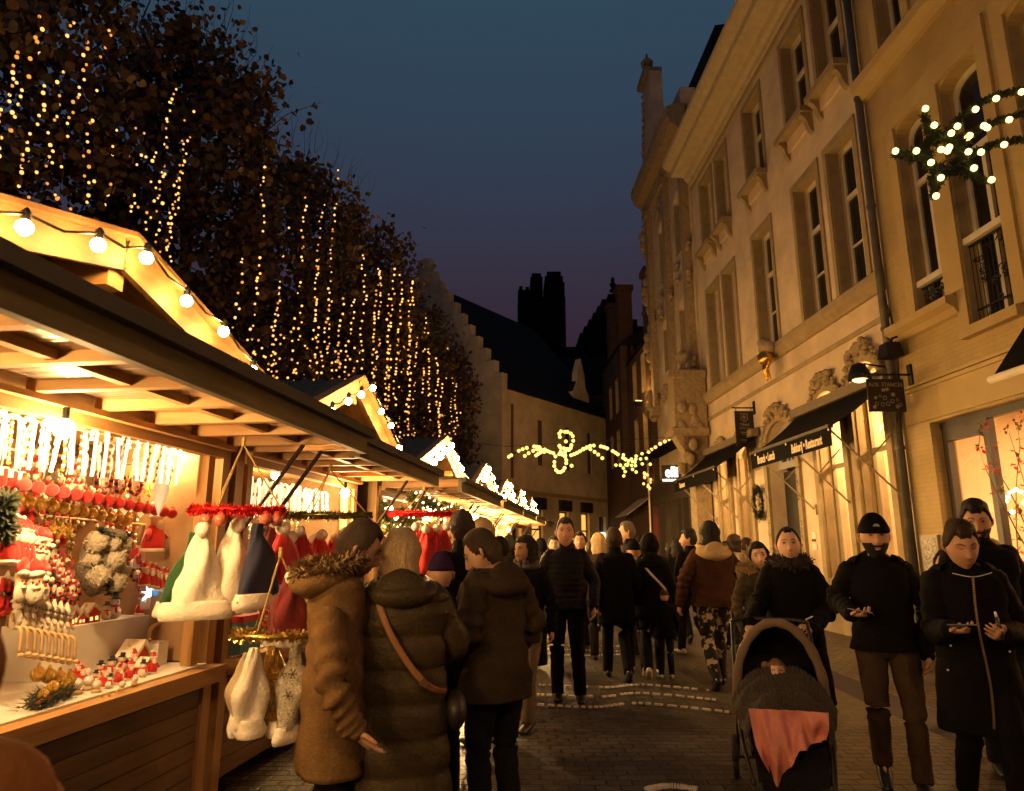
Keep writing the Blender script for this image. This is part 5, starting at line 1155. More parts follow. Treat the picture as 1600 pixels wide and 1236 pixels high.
    p=hp(Y1,255,735,-.15); t=thing('paper_angel','long white paper angel hanging beside the post of the nearest stall','angel',hw_(Y1,p),HROT); q=MB().mat(mat('white_paper',(.8,.74,.62),.6,em=(1,.7,.4),ems=.25),True); q.lathe([(.004,.0),(.03,-.05),(.045,-.11),(.03,-.19),(.002,-.27)],(0,0,0),12); q.ball((0,0,.02),.02,10,8); q.obj('gown',t)
    # plush yeti wreath
    p=hp(Y1,155,880,-.28); t=thing('plush_figure','large shaggy grey and white plush figure with a green hat in the nearest stall','plush toy',hw_(Y1,p),HROT); rr=random.Random(3)
    q=MB().mat(c_grey,True); q.ball((0,0,0),(.13,.09,.17),16,12,disp=lambda d:.18*nz(d,18)); q.ball((-.02,.03,.14),(.11,.08,.05),12,8); q.obj('body',t)
    pw=mat('shaggy_white_fur',(.46,.40,.31),.95,var=.35,vs=18,bump=1,bs=70); q=MB().mat(pw,True)
    for x,y,z,s in ((-.09,.05,.10,.06),(.10,.05,.11,.06),(.0,.09,.02,.06),(-.10,.06,-.05,.05),(.08,.07,-.06,.06),(-.02,.09,-.10,.06),(.10,.03,.02,.045),(-.13,.02,.05,.045),(.03,.09,.10,.04)): q.ball((x,y,z),s,12,8,disp=lambda d:.35*nz(d,30)); needles(q,[(x,y,z),(x+.004,y,z)],s*1.0,110,rr)
    q.obj('white_fur',t)
    q=MB().mat(c_fir); needles(q,[(-.13,.06,.15),(0,.09,.12),(.12,.06,.17)],.03,260,rr); needles(q,[(-.10,.07,-.12),(.0,.09,-.15),(.12,.07,-.02)],.03,260,rr); q.obj('fir_trim',t)
    # wooden chair-back, box, star lamp, cards, bauble
    p=onc(165,1030); t=thing('wooden_sleigh_back','light bent wood frame standing behind the little snowmen','wooden frame',hw_(Y1,(p[0],-.33,cz)),HROT); q=MB().mat(mat('bent_wood',(.62,.38,.14),.5,var=.2),True); q.tube([(-.13,0,.0),(-.14,0,.16),(-.11,0,.215),(0,0,.225),(.11,0,.215),(.14,0,.16),(.13,0,.0)],.012,8,m=26); q.tube([(-.135,0,.12),(0,0,.105),(.135,0,.12)],[(.008,.02)]*3,6); q.obj('frame',t)
    p=onc(246,1040); t=thing('carton_box','plain white card box at the end of the counter','box',hw_(Y1,(p[0]-.01,p[1]-.03,cz)),HROT); MB().mat(cloth).box((-.05,-.05,0),(.05,.05,.13)).obj('box',t); MB().mat(mat('box_lid_tan',(.5,.42,.3),.8)).box((-.051,-.051,.1301),(.051,.051,.136)).obj('lid',t)  # lid is browner and darker than the box
    p=hp(Y1,229,928,-.36); t=thing('star_lamp','bluish white glowing star lamp on the stall step','lamp',hw_(Y1,p),HROT); q=MB().mat(c_star)
    for k in range(6): a=PI*k/3+.3; q.add([(0,0,0),(.055*math.cos(a),.0,.055*math.sin(a)),(.018*math.cos(a+.5),.018,.018*math.sin(a+.5)),(.018*math.cos(a-.5),.018,.018*math.sin(a-.5))],[(0,1,2),(0,3,1),(1,3,2)])
    q.obj('star',t); q=MB().mat(c_white); q.box((-.02,-.02,-.09),(.02,.02,-.02)); q.obj('foot',t)
    for u,v,w,h,m,lab in ((246,893,.055,.045,mat('red_card',(.6,.02,.02),.6),'red card pinned inside the stall above the glowing star'),(218,870,.05,.07,c_paper,'pale pink card pinned inside the stall beside the plush figure'),(240,868,.05,.016,mat('yellow_card',(.5,.35,.05),.6),'yellow strip card pinned inside the stall above the red card'),(223,905,.04,.04,mat('violet_card',(.25,.2,.45),.6),'violet card pinned inside the stall beside the red card')):
        p=hp(Y1,u,v,-.45); t=thing('greeting_card',lab,'card',hw_(Y1,p),HROT); MB().mat(m).box((-w,-.004,-h),(w,.004,h)).obj('card',t); 
        q=MB().mat(c_paper); rr=random.Random(u)
        for k in range(4): x=rr.uniform(-w*.7,w*.4); z=rr.uniform(-h*.7,h*.5); q.box((x,.0041,z),(x+w*.4,.006,z+h*.25))
        q.obj('print',t)
    p=hp(Y1,246,925,-.38); t=thing('blue_bauble','blue glossy bauble beside the glowing star lamp','bauble',hw_(Y1,p),HROT); MB().mat(c_blue,True).ball((0,0,0),.035,14,10).obj('glass',t); MB().mat(c_silver).lathe([(.01,.033),(.01,.044)],(0,0,0),8).obj('cap',t)
    # fir garland hung at the picture edge
    p=hp(Y1,8,800,-.2); t=thing('fir_garland','dark fir garland with gold dots hanging at the picture edge of the stall','garland',hw_(Y1,p),HROT); q=MB().mat(c_fir); rr=random.Random(6); needles(q,[(0,0,.06),(.02,0,-.02),(-.02,0,-.10)],.06,700,rr,.04); q.obj('branches',t)
    # reflecting foil strips under the shutter
    t=thing('foil_strips','glittering rippled foil stretched under the raised shutter of the nearest stall','foil',hut_org(Y1),HROT); q=MB().mat(mat('rippled_foil',(.75,.62,.50),.22,metal=.9,bump=1,bs=26,stretch=(1,.12,1),var=.3,vs=20)); q.box((-.55,.10,2.245),(1.6,.42,2.255)); q.box((-1.3,.50,2.245),(1.6,.80,2.255)); q.obj('foil',t)
    # inner white side lining on the far side
    q=MB().mat(mat('screen_board',(.32,.19,.09),.8,var=.3,vs=3)); q.box((-1.655,-1.2,.86),(-1.645,-.12,2.1)); o=q.obj('inner_screen'); o.location=hut_org(Y1); o.rotation_euler=(0,0,HROT); tag(o,'pale board lining the inner side of the nearest stall beside the post','panel')
stall1()
# ---- hats hung from tinsel rings
def tinsel(q,P,rad,n,rnd):
    for k in range(n):
        i=rnd.randrange(len(P)-1); p=Vector(P[i]).lerp(Vector(P[i+1]),rnd.random()); d=Vector([rnd.gauss(0,1) for _ in range(3)]).normalized(); w=d.cross(Vector((rnd.random(),.8,.5))).normalized()*.004
        e=p+d*rad*rnd.uniform(.6,1.2); q.add([p-w,p+w,e+w,e-w],[(0,1,2,3)])
def ringhang(c,r,mt,label,top,sq=1.0):
    t=thing('tinsel_ring',label,'tinsel ring',c); rnd=random.Random(int(c[0]*100)); q=MB().mat(mt,True); P=[(r*math.cos(a),r*sq*math.sin(a),0) for a in [2*PI*k/28 for k in range(29)]]; q.tube(P,.016,6); tinsel(q,P,.034,1500,rnd); q.obj('tinsel',t)
    q=MB().mat(mat('hemp_cord',(.45,.30,.10),.8))
    for a in (.3,2.4,4.5): q.tube([(r*math.cos(a),r*sq*math.sin(a),0),(0,0,top-c[2]-.04)],.005,5)
    q.tube([(0,0,top-c[2]-.05),(0,0,top-c[2])],.012,6); q.obj('cord',t); return t
def hat(x,y,ztop,label,mt,h=.40,rb=.125,brim=c_white,pom=True,tilt=(0,0),bh=.07,seed=0,extra=None,flat=.42,rz=None):
    t=thing('santa_hat',label,'hat',(x,y,ztop),(seed*1.3%1.0-.5) if rz is None else rz,'christmas hats hung from the tinsel rings'); tx,ty=tilt
    f=lambda k,a,p:.022*nz(p,9,seed)+.018*math.sin(a*3+seed+k*4)*k+.008*math.sin(a*5+k*9+seed)
    P=[(0,0,0),(tx*.15,ty*.15,-h*.2),(tx*.5,ty*.5,-h*.55),(tx,ty,-h)]
    MB().mat(mt,True).tube(P,[(.018,.016),(.045,.035),(.095,.065),(rb,rb*flat)],22,m=16,disp=f).obj('cone',t)
    q=MB().mat(brim,True); q.tube([(tx*.95,ty*.95,-h+bh*.55),(tx*1.02,ty*1.02,-h-bh*.1),(tx*1.05,ty*1.05,-h-bh*.5)],[(rb*1.04,rb*flat*1.05),(rb*1.2,rb*flat*1.25),(rb*1.1,rb*flat*1.1)],24,m=8,disp=lambda k,a,p:.012*nz(p,22,seed)+.01*math.sin(a*2+seed)); q.obj('fur_brim',t)
    if pom: MB().mat(brim,True).ball((.02,-.03,-.02),.042,14,10,disp=lambda d:.12*nz(d,60,seed)).obj('pompom',t)
    if extra: extra(t)
    return t
def hats():
    D=lambda u,v,Y:(pixray(u,v)/pixray(u,v).y*Y)+Vector((0,0,1.55))
    c=D(372,798,4.0); ringhang(c,.245,c_tinred,'red tinsel ring hung beside the post of the nearest stall',2.17,.8)
    g='christmas hats'
    a=D(318,822,3.85); hat(a.x,a.y,a.z,'white plush hat with big pompom, widest of those on the red ring',c_white,.44,.155,tilt=(.03,-.03),bh=.09,seed=1)
    a=D(312,832,4.08); hat(a.x-.02,a.y,a.z,'green velvet hat with white brim behind the widest white hat',c_green,.42,.13,tilt=(-.09,.02),seed=2,pom=False)
    a=D(366,815,3.95); hat(a.x,a.y,a.z,'narrower white plush hat hanging beside the navy one',c_white,.45,.13,tilt=(.0,0),bh=.08,seed=3)
    a=D(404,818,3.8); hat(a.x,a.y,a.z,'navy velvet hat with long white brim on the red ring',c_navy,.40,.15,tilt=(.03,0),bh=.075,seed=4,pom=False)
    a=D(440,820,4.0); hat(a.x,a.y,a.z,'red hat with upturned white brim beside the navy hat',c_red,.36,.12,tilt=(.05,0),seed=5)
    a=D(425,810,4.2); hat(a.x,a.y,a.z,'dark red hat hanging behind the navy hat',mat('dark_red_felt',(.16,.006,.008),.85,sheen=.3),.36,.11,tilt=(.02,0),seed=6)
    for i,(u,Y) in enumerate(((322,3.84),(345,3.8),(415,3.86),(432,3.9))):
        a=D(u,812,Y); t=thing('wrapped_bauble','%s clear wrapped bauble with a pink bow on the red tinsel ring'%ORD[i],'ornament',a,0,'baubles on the red ring'); MB().mat(mat('pink_wrap',(.6,.16,.10),.25,var=.5,vs=30),True).ball((0,0,0),.036,12,8,disp=lambda d:.1*nz(d,40)).obj('wrap',t); MB().mat(c_red,True).ball((0,0,.035),(.02,.01,.012),8,6).obj('bow',t)
    c=D(512,806,5.15); ringhang(c,.30,c_tingreen,'wide green and gold tinsel ring over the red hats of the hat stall',2.15,.7)
    i=0
    for u,v,Y,tl in ((470,826,4.95,.02),(455,835,4.8,-.04),(500,832,5.2,.03),(535,828,5.1,-.02),(556,826,5.0,-.03),(490,838,5.4,0),(520,838,5.45,.02)):
        a=D(u,v,Y); hat(a.x,a.y,a.z,'%s red felt hat under the wide green and gold tinsel ring'%ORD[i],c_red,.36,.12,tilt=(tl,0),seed=10+i); i+=1
    c=D(452,792,5.6); 
    c=D(662,803,7.0); ringhang(c,.33,c_tinred,'red tinsel ring above the bystanders at the third stall',2.15,.7); i=0
    for u,v,Y in ((650,820,6.85),(664,824,6.8),(680,822,6.85),(694,820,6.95),(656,820,7.2),(690,822,7.2),(674,818,7.3)):
        a=D(u,v,Y); hat(a.x,a.y,a.z,'%s red felt hat under the red tinsel ring at the third stall'%ORD[i],c_red,.44,.12,tilt=(.0,0),seed=20+i); i+=1
    c=D(430,990,3.75); ringhang(c,.20,c_tingold,'gold tinsel ring hung low in front of the hat stall',1.55,.8)
    a=D(396,1012,3.6); hat(a.x,a.y,a.z,'tall narrow white hat under the low gold ring',c_white,.36,.075,tilt=(.01,0),bh=.08,seed=31,pom=False,flat=.8)
    a=D(388,1020,3.8); hat(a.x,a.y,a.z,'cream hat behind the tall narrow white one',mat('cream_felt',(.45,.36,.22),.9),.34,.085,tilt=(-.03,0),bh=.09,seed=32,pom=False)
    a=D(428,1008,3.72); hat(a.x,a.y,a.z,'gold sequinned hat under the low gold ring',c_gold,.38,.10,tilt=(.02,0),bh=.07,seed=33,pom=False)
    def flakes(t):
        q=MB().mat(mat('dark_snowflake_print',(.10,.07,.03),.6,metal=.4))
        for x,z in ((.035,-.22),(-.01,-.12),(-.055,-.27),(.05,-.12)):
            for k in range(3):
                aa=PI*k/3; q.tube([(x-.026*math.cos(aa),-.078-.05*abs(z),z-.026*math.sin(aa)),(x+.026*math.cos(aa),-.078-.05*abs(z),z+.026*math.sin(aa))],.003,4)
        q.obj('snowflake_print',t)
    a=D(462,1008,3.68); hat(a.x,a.y,a.z,'silver hat printed with dark snowflakes under the low gold ring',c_silver,.40,.12,tilt=(.02,0),bh=.07,seed=34,pom=False,extra=flakes)
    a=D(455,895,3.75); hat(a.x,a.y,a.z,'dark red hat hung low between the ring of white hats and the fur hooded man',MATS['dark_red_felt'],.33,.11,seed=35)
    # clear tub with red lid on the hat stall counter
    p=D(372,985,5.0); t=thing('plastic_tub','clear bluish tub with a red lid on the hat stall counter','tub',(p.x,p.y,.86),HROT); MB().mat(mat('blue_plastic',(.12,.32,.42),.3)).box((-.14,-.1,0),(.14,.1,.2)).obj('tub',t); MB().mat(c_red).box((-.15,-.11,.2),(.15,.11,.24)).obj('lid',t)
hats()
def stall1b():
    def onc(u,v):
        d=pixray(u,v); k=(.853-1.55)/d.z; p=Vector((0,0,1.55))+d*k-hut_org(Y1); return (p.dot(HX),p.dot(HY),.853)
    g='goods crowding the nearest stall'
    goods('santa',Y1,row(Y1,5,880,34,884,-.24,5,1.3),'hanging in a bunch at the picture edge','santas hung at the picture edge',jit=.5,seed=61)
    goods('stocking',Y1,row(Y1,2,905,34,912,-.3,5,.9),'below the bunch of hanging santas','stockings below the santas',jit=.5,seed=62)
    goods('heart',Y1,row(Y1,8,845,30,848,-.45,4,1.3)+row(Y1,100,850,118,900,-.5,4,1.2),'around the santa plaques','hearts around the plaques',jit=.5,seed=63)
    goods('ring',Y1,row(Y1,85,850,112,905,-.4,5,.8)+row(Y1,195,800,215,835,-.6,4,.8),'between the plaques and the plush figure','small rings beside the plush figure',jit=.5,seed=64)
    goods('beads',Y1,row(Y1,20,730,270,790,-.62,18,1.1),'in a long row behind the ornaments of the nearest stall','bead strings behind the ornaments',jit=.4,seed=65)
    goods('stocking',Y1,row(Y1,60,740,265,800,-.9,9,1.2),'on the back board of the nearest stall','stockings on the back board',jit=.4,seed=66)
    goods('heart',Y1,row(Y1,50,800,265,850,-1.0,11,1.5),'low on the back board of the nearest stall','hearts low on the back board',jit=.4,seed=67)
    goods('ringg',Y1,row(Y1,60,860,265,900,-1.05,9,1.6),'lowest row on the back board of the nearest stall','rings low on the back board',jit=.4,seed=68)
    goods('star',Y1,row(Y1,130,720,265,750,-.5,7,.9),'above the ring ornaments near the post','gold stars near the post',jit=.4,seed=69)
    goods('santa',Y1,[onc(u,v)+(s,) for u,v,s in ((128,1020,.9),(145,1022,.8),(160,1018,.85),(176,1024,.8),(190,1028,.75),(112,1040,.8),(200,1062,.6),(184,1068,.6),(126,1070,.6))],'in the crowd of figures on the counter','santas in the counter crowd',jit=.7,seed=70)
    goods('snowman',Y1,[onc(u,v)+(s,) for u,v,s in ((120,1030,.8),(152,1034,.75),(182,1030,.8),(198,1038,.8),(146,1070,.55),(170,1076,.55),(222,1058,.7))],'in the crowd of figures on the counter','snowmen in the counter crowd',jit=.7,seed=71)
    goods('house',Y1,[onc(185,1018)+(1.1,),onc(140,1008)+(1.2,),onc(225,1052)+(.9,)],'behind the crowd of figures','toy houses behind the figures',jit=.5,seed=72)
    goods('ballr',Y1,[onc(u,v)+(1,) for u,v in ((100,1062),(108,1072),(92,1070))],'lying beside the gold baubles','red baubles on the counter',seed=73)
    goods('santa',Y1,row(Y1,225,915,262,925,-.3,6,.85),'packed on the corner of the white step','santas on the step corner',jit=.6,seed=74)
def stall1c():
    goods('ballr',Y1,row(Y1,40,742,270,790,-.20,15,.95),'in the front row of the nearest stall opening','red baubles in the front row',jit=.4,seed=81)
    goods('ballg',Y1,row(Y1,30,765,200,800,-.28,12,.95),'second row of the nearest stall opening','gold baubles in the second row',jit=.4,seed=82)
    goods('beadsw',Y1,row(Y1,60,800,120,812,-.4,6,1.2)+row(Y1,205,790,270,806,-.55,7,1.2),'beside the plush figure in the nearest stall','gold bead strings beside the plush',jit=.4,seed=83)
    goods('ringg',Y1,row(Y1,85,905,118,915,-.4,4,.8)+row(Y1,200,850,222,900,-.5,4,.8),'low beside the plush figure in the nearest stall','small green rings beside the plush',jit=.4,seed=84)
    goods('heart',Y1,row(Y1,195,830,232,880,-.42,6,1.0),'between the plush figure and the cards','hearts near the cards',jit=.5,seed=85)
    def onc(u,v):
        d=pixray(u,v); k=(.853-1.55)/d.z; p=Vector((0,0,1.55))+d*k-hut_org(Y1); return (p.dot(HX),p.dot(HY),.853)
    goods('globe',Y1,[onc(u,v)+(s,) for u,v,s in ((105,1050,.9),(98,1040,.9),(135,1062,.7),(190,1078,.5),(210,1070,.5))],'among the figures on the counter','snow globes among the figures',seed=86)
    goods('ballg',Y1,[onc(u,v)+(.8,) for u,v in ((160,1086),(172,1084),(182,1078),(214,1062),(196,1070))],'along the front of the counter cloth','gold baubles at the cloth edge',seed=87)
    goods('santa',Y1,[onc(u,v)+(s,) for u,v,s in ((92,1020,1.0),(104,1018,.9),(116,1016,.95),(80,1030,.9),(230,1040,.9),(236,1052,.7))],'at the back of the counter display','santas at the counter back',jit=.6,seed=88)
stall1b(); stall1c()
def stall23():
    rnd=random.Random(5)
    Y2=YC[1]
    goods('icicle',Y2,[(x,-.15-.12*(k%3),2.08-.03*(k%2),1.4) for k,x in enumerate([1.0-.085*j for j in range(24)])],'hanging under the ceiling lamps of the hat stall','icicles of the hat stall',jit=.5,seed=31)
    goods('cane',Y2,[(.95-.12*k,-.08,2.02,1.0) for k in range(14)],'on the front rail of the hat stall','candy canes of the hat stall',jit=.5,seed=32)
    goods('beadsw',Y2,[(1.0-.13*k,-.4,2.05,1.5) for k in range(14)],'behind the canes of the hat stall','bead strings of the hat stall',jit=.3,seed=33)
    goods('starw',Y2,[(.9-.17*k,-.55,1.8+.1*math.sin(k*2),1.6) for k in range(10)],'deep inside the hat stall','silver stars of the hat stall',jit=.3,seed=34)
    goods('beads',Y2,[(1.0-.2*k,-.3,1.35,1.3) for k in range(8)],'above the hat stall counter','bead strings above the hat counter',jit=.3,seed=35)
    goods('santa',Y2,[(1.0-.16*k,-.2,.853,1.3) for k in range(11)],'standing on the hat stall counter','santas on the hat counter',jit=.5,seed=36)
    # dense lit curtain of tiny bulbs inside the hat stall
    t=thing('light_curtain','glittering curtain of small white lights hung inside the hat stall','light string',hut_org(Y2),HROT); pts=[(rnd.uniform(-1.0,1.0),-.7+rnd.uniform(-.1,.1),rnd.uniform(1.62,2.08)) for k in range(90)]
    MB().mat(iron).tube([(1.05,-.7,2.1),(-1.05,-.7,2.1)],.004,4).obj('wire',t); bulbs(t,pts,.013,mat('curtain_light',(1,.9,.6),.4,em=(1,.68,.30),ems=9))
    Y3=YC[2]
    for i,(x0,x1,y,z,sag) in enumerate(((1.4,-1.4,.0,2.02,.14),(1.45,-1.4,-.5,1.95,.2),(1.4,-1.2,.35,2.12,.08))):
        t=thing('fir_garland','%s yellow lit fir garland draped across the third stall opening'%ORD[i],'garland',hut_org(Y3),HROT); P=[(x0+(x1-x0)*k/14,y,z-sag*abs(math.sin(PI*k/4.67))) for k in range(15)]
        q=MB().mat(mat('lit_fir',(.10,.12,.02),.7,var=.4,vs=20)); q.tube(P,.02,5); needles(q,P,.085,2200,rnd); q.obj('branches',t); bulbs(t,[Vector(P[k%15])+Vector((rnd.gauss(0,.05),.06,rnd.gauss(0,.05))) for k in range(22)],.013,MATS['curtain_light'])
    goods('star',Y3,[(1.2-.25*k,-.2,1.75,1.8) for k in range(10)],'hanging under the garland of the third stall','gold stars of the third stall',jit=.4,seed=41)
    goods('ballg',Y3,[(1.25-.16*k,-.1,1.6+.08*math.sin(k),1.5) for k in range(15)],'in the third stall','gold baubles of the third stall',jit=.4,seed=42)
    goods('santa',Y3,[(1.2-.2*k,-.15,.853,1.7) for k in range(12)],'on the third stall counter','santas on the third counter',jit=.4,seed=43)
    goods('heartw',Y3,[(1.3-.2*k,-.5,1.4,1.8) for k in range(12)],'on the back of the third stall','white hearts of the third stall',jit=.4,seed=44)
    for j,Yk in enumerate(YC[3:6]):
        goods('ballg',Yk,[(1.1-.2*k,-.05,1.95,1.5) for k in range(11)],'in the %s stall'%('fourth','fifth','sixth')[j],'gold baubles of the far stalls',jit=.4,seed=50+j)
    D=lambda u,v,Y:(pixray(u,v)/pixray(u,v).y*Y)+Vector((0,0,1.55))
    p=D(780,838,9.6); t=thing('price_board','small lit white price board among the bystanders','board',p); MB().mat(mat('lit_white_board',(.8,.7,.5),.6,em=(1,.68,.25),ems=.9)).box((-.075,-.01,-.09),(.075,.01,.09)).obj('board',t); textobj('digits','2,-',.07,c_black,t,(0,-.012,0),(PI/2,0,0),.001)
    MB().mat(iron).box((-.006,-.005,-.75),(.006,.005,-.09)).obj('stick',t)
stall23()
# ================================================================ PEOPLE
skinm=mat('skin',(.52,.29,.18),.55,var=.12,vs=14,spec=.35); skin2=mat('skin_fair',(.60,.36,.24),.5,var=.1,vs=14,spec=.35); skin3=mat('skin_olive',(.44,.24,.14),.55,var=.12,vs=14,spec=.35)
lipm=mat('lips',(.36,.15,.10),.5); eyew=mat('eye_white',(.60,.55,.48),.25); iris=mat('eye_iris',(.02,.012,.008),.15)
def hairmat(n,c): return mat(n,c,.6,var=.6,vs=5,stretch=(40,40,3),bump=.9,bs=12,spec=.22)
h_black=hairmat('hair_black',(.010,.008,.007)); h_brown=hairmat('hair_brown',(.045,.024,.012)); h_blond=hairmat('hair_blond',(.80,.56,.28)); h_short=hairmat('hair_cropped_brown',(.07,.040,.022)); h_grey=hairmat('hair_grey',(.16,.13,.10))
def clothm(n,c,r=.95,**k): return mat(n,c,r,var=.3,vs=5,bump=.35,bs=70,spec=.12,**k)
k_black=clothm('black_coat_cloth',(.004,.0035,.0035)); k_black2=clothm('black_nylon',(.007,.006,.006),.6); k_navy=clothm('dark_navy_cloth',(.005,.005,.008)); k_tan=clothm('tan_parka_cloth',(.17,.098,.038)); k_olive=clothm('olive_puffer_nylon',(.060,.043,.020),.33); k_brown=clothm('brown_jacket_cloth',(.050,.034,.019)); k_maroon=clothm('maroon_brown_cloth',(.05,.020,.013)); k_jean=clothm('dark_jeans',(.012,.012,.015)); k_trou=clothm('brown_grey_trousers',(.055,.035,.022)); k_cream=clothm('cream_fleece',(.50,.36,.18)); k_shoe=mat('black_leather',(.010,.009,.009),.4); k_wshoe=mat('white_sneaker',(.60,.54,.42),.5)
k_fur=mat('tan_fur',(.50,.33,.15),.9,var=.6,vs=30,bump=1,bs=120); k_dfur=mat('dark_fur',(.03,.02,.016),.9,var=.5,vs=30,bump=1,bs=120)
def headp(a,ph,g=None):
    sp,cp=math.sin(ph),math.cos(ph); x=.074*sp*math.sin(a); y=.094*sp*math.cos(a); z=.118*cp
    if z<0:
        t=-z/.118; x*=1-.27*t**1.4
        y*=(1-.05*t) if y>0 else (1-.40*t)
        if y>0: y+=.012*t
    if y>0:
        y*=1-.10*(x/.074)**2; ax=abs(x)
        nose=0
        if -.040<z<.030: nose=(.030-z)/.058 if z>-.028 else max(0,(z+.040)/.012)
        y+=.025*max(0,nose)*math.exp(-(x/.0115)**2)+.007*math.exp(-((ax-.012)/.007)**2-((z+.028)/.009)**2)
        y-=.012*math.exp(-((ax-.031)/.016)**2-((z-.018)/.011)**2)
        y+=.005*math.exp(-((ax-.028)/.024)**2-((z-.036)/.009)**2)
        y+=.006*math.exp(-(x/.021)**2)*(math.exp(-((z+.054)/.005)**2)+1.1*math.exp(-((z+.066)/.006)**2))-.003*math.exp(-(x/.024)**2-((z+.0595)/.003)**2)
        y+=.008*math.exp(-(x/.022)**2-((z+.100)/.016)**2)
    return Vector((x,y,z))
def face_at(x,z,off=0.0):
    ph=math.acos(max(-1,min(1,z/.118))); kx=.074*math.sin(ph)*(1-.27*(max(0,-z)/.118)**1.4); a=math.asin(max(-1,min(1,x/kx))); p=headp(a,ph); p.y+=off; return p
def shell(q,maskf,th,M,seed=0,nu=44,nv=30,nzf=60,nza=.25,inset=.006):
    def fn(u,v):
        w=2*PI*u-PI; a=w-.40*math.sin(w); ph=.02+(PI-.04)*v; p=headp(a,ph); k=max(0.,min(1.,maskf(a,p))); n=p.normalized()
        t=(th*(1+nza*nz(p,nzf,seed)) if not callable(th) else th(a,p))*k-inset*(1-k); return M@(p+n*t)
    q.grid(fn,nu,nv,closeu=True)
def sm(x,a,b): t=max(0.,min(1.,(x-a)/(b-a))); return t*t*(3-2*t)
def hairmask(a,p,front=.070,side=-.005,back=-.075):
    A=abs(a); front+=.007*nz((a*2,0,0),3,2); side+=.006*nz((a*3,1,0),4); hl=front+(side-front)*sm(A,.75,1.45)+(back-side)*sm(A,1.5,2.1); return sm(p.z,hl+.011*math.exp(-((A-.72)/.22)**2)-.006,hl+.011*math.exp(-((A-.72)/.22)**2)+.006)
def remeshed(mb,voxel,smooth=2):
    me=mb.mesh('tmp'); o=bpy.data.objects.new('tmp',me); SC.collection.objects.link(o); m=o.modifiers.new('r','REMESH'); m.mode='VOXEL'; m.voxel_size=voxel; m.use_smooth_shade=True
    s_=o.modifiers.new('s','SMOOTH'); s_.iterations=smooth; s_.factor=.6
    bpy.context.view_layer.update(); e=o.evaluated_get(bpy.context.evaluated_depsgraph_get()); m2=bpy.data.meshes.new_from_object(e)
    vs=[tuple(v.co) for v in m2.vertices]; fs=[tuple(p.vertices) for p in m2.polygons]; bpy.data.objects.remove(o); bpy.data.meshes.remove(m2); bpy.data.meshes.remove(me); return vs,fs
def hand(wr,d,nrm,curl,side,s=1.0,spread=.0,thumb=.5):
    """wr wrist, d finger direction, nrm palm-side normal, curl 0..1 for four fingers"""
    d=Vector(d).normalized(); nrm=(Vector(nrm)-Vector(nrm).dot(d)*d).normalized(); sx=d.cross(nrm).normalized()*side; wr=Vector(wr); q=MB()
    q.tube([wr-d*.03*s,wr+d*.01*s,wr+d*.05*s,wr+d*.088*s],[(.025*s,.019*s),(.029*s,.018*s),(.041*s,.017*s),(.038*s,.013*s)],12,m=8,up=nrm,round_=.9)
    cu=curl if isinstance(curl,(list,tuple)) else [curl]*4
    for i,(o,l) in enumerate(((-.031,.068),(-.0105,.077),(.0105,.072),(.030,.056))):
        p=wr+d*(.082-.004*abs(i-1.2))*s+sx*(-o)*s; ang=0; P=[p-d*.012*s]; dd=(d+sx*(-o*spread*12)).normalized()
        for j,(f,aa) in enumerate(((.45,.75),(.30,.95),(.25,.65))):
            ang+=cu[i]*aa; P.append(P[-1]+(dd*math.cos(ang)+nrm*math.sin(ang))*l*f*s*(1.25 if j==0 else 1))
        q.tube(P,[.0092*s,.0088*s,.0078*s,.0062*s],8,m=9,up=nrm+sx*.01,round_=.9)
    b=wr+d*.018*s+sx*.024*s; t1=b+(sx*.75+d*.6+nrm*.15).normalized()*.034*s; t2=t1+(sx*(.5-thumb)+d*.9+nrm*thumb).normalized()*.030*s; t3=t2+(sx*(.2-thumb)+d*.9+nrm*thumb*1.2).normalized()*.024*s
    q.tube([b,t1,t2,t3],[.014*s,.0115*s,.0098*s,.0075*s],8,m=9,round_=.9)
    return q
PEOPLE=[]
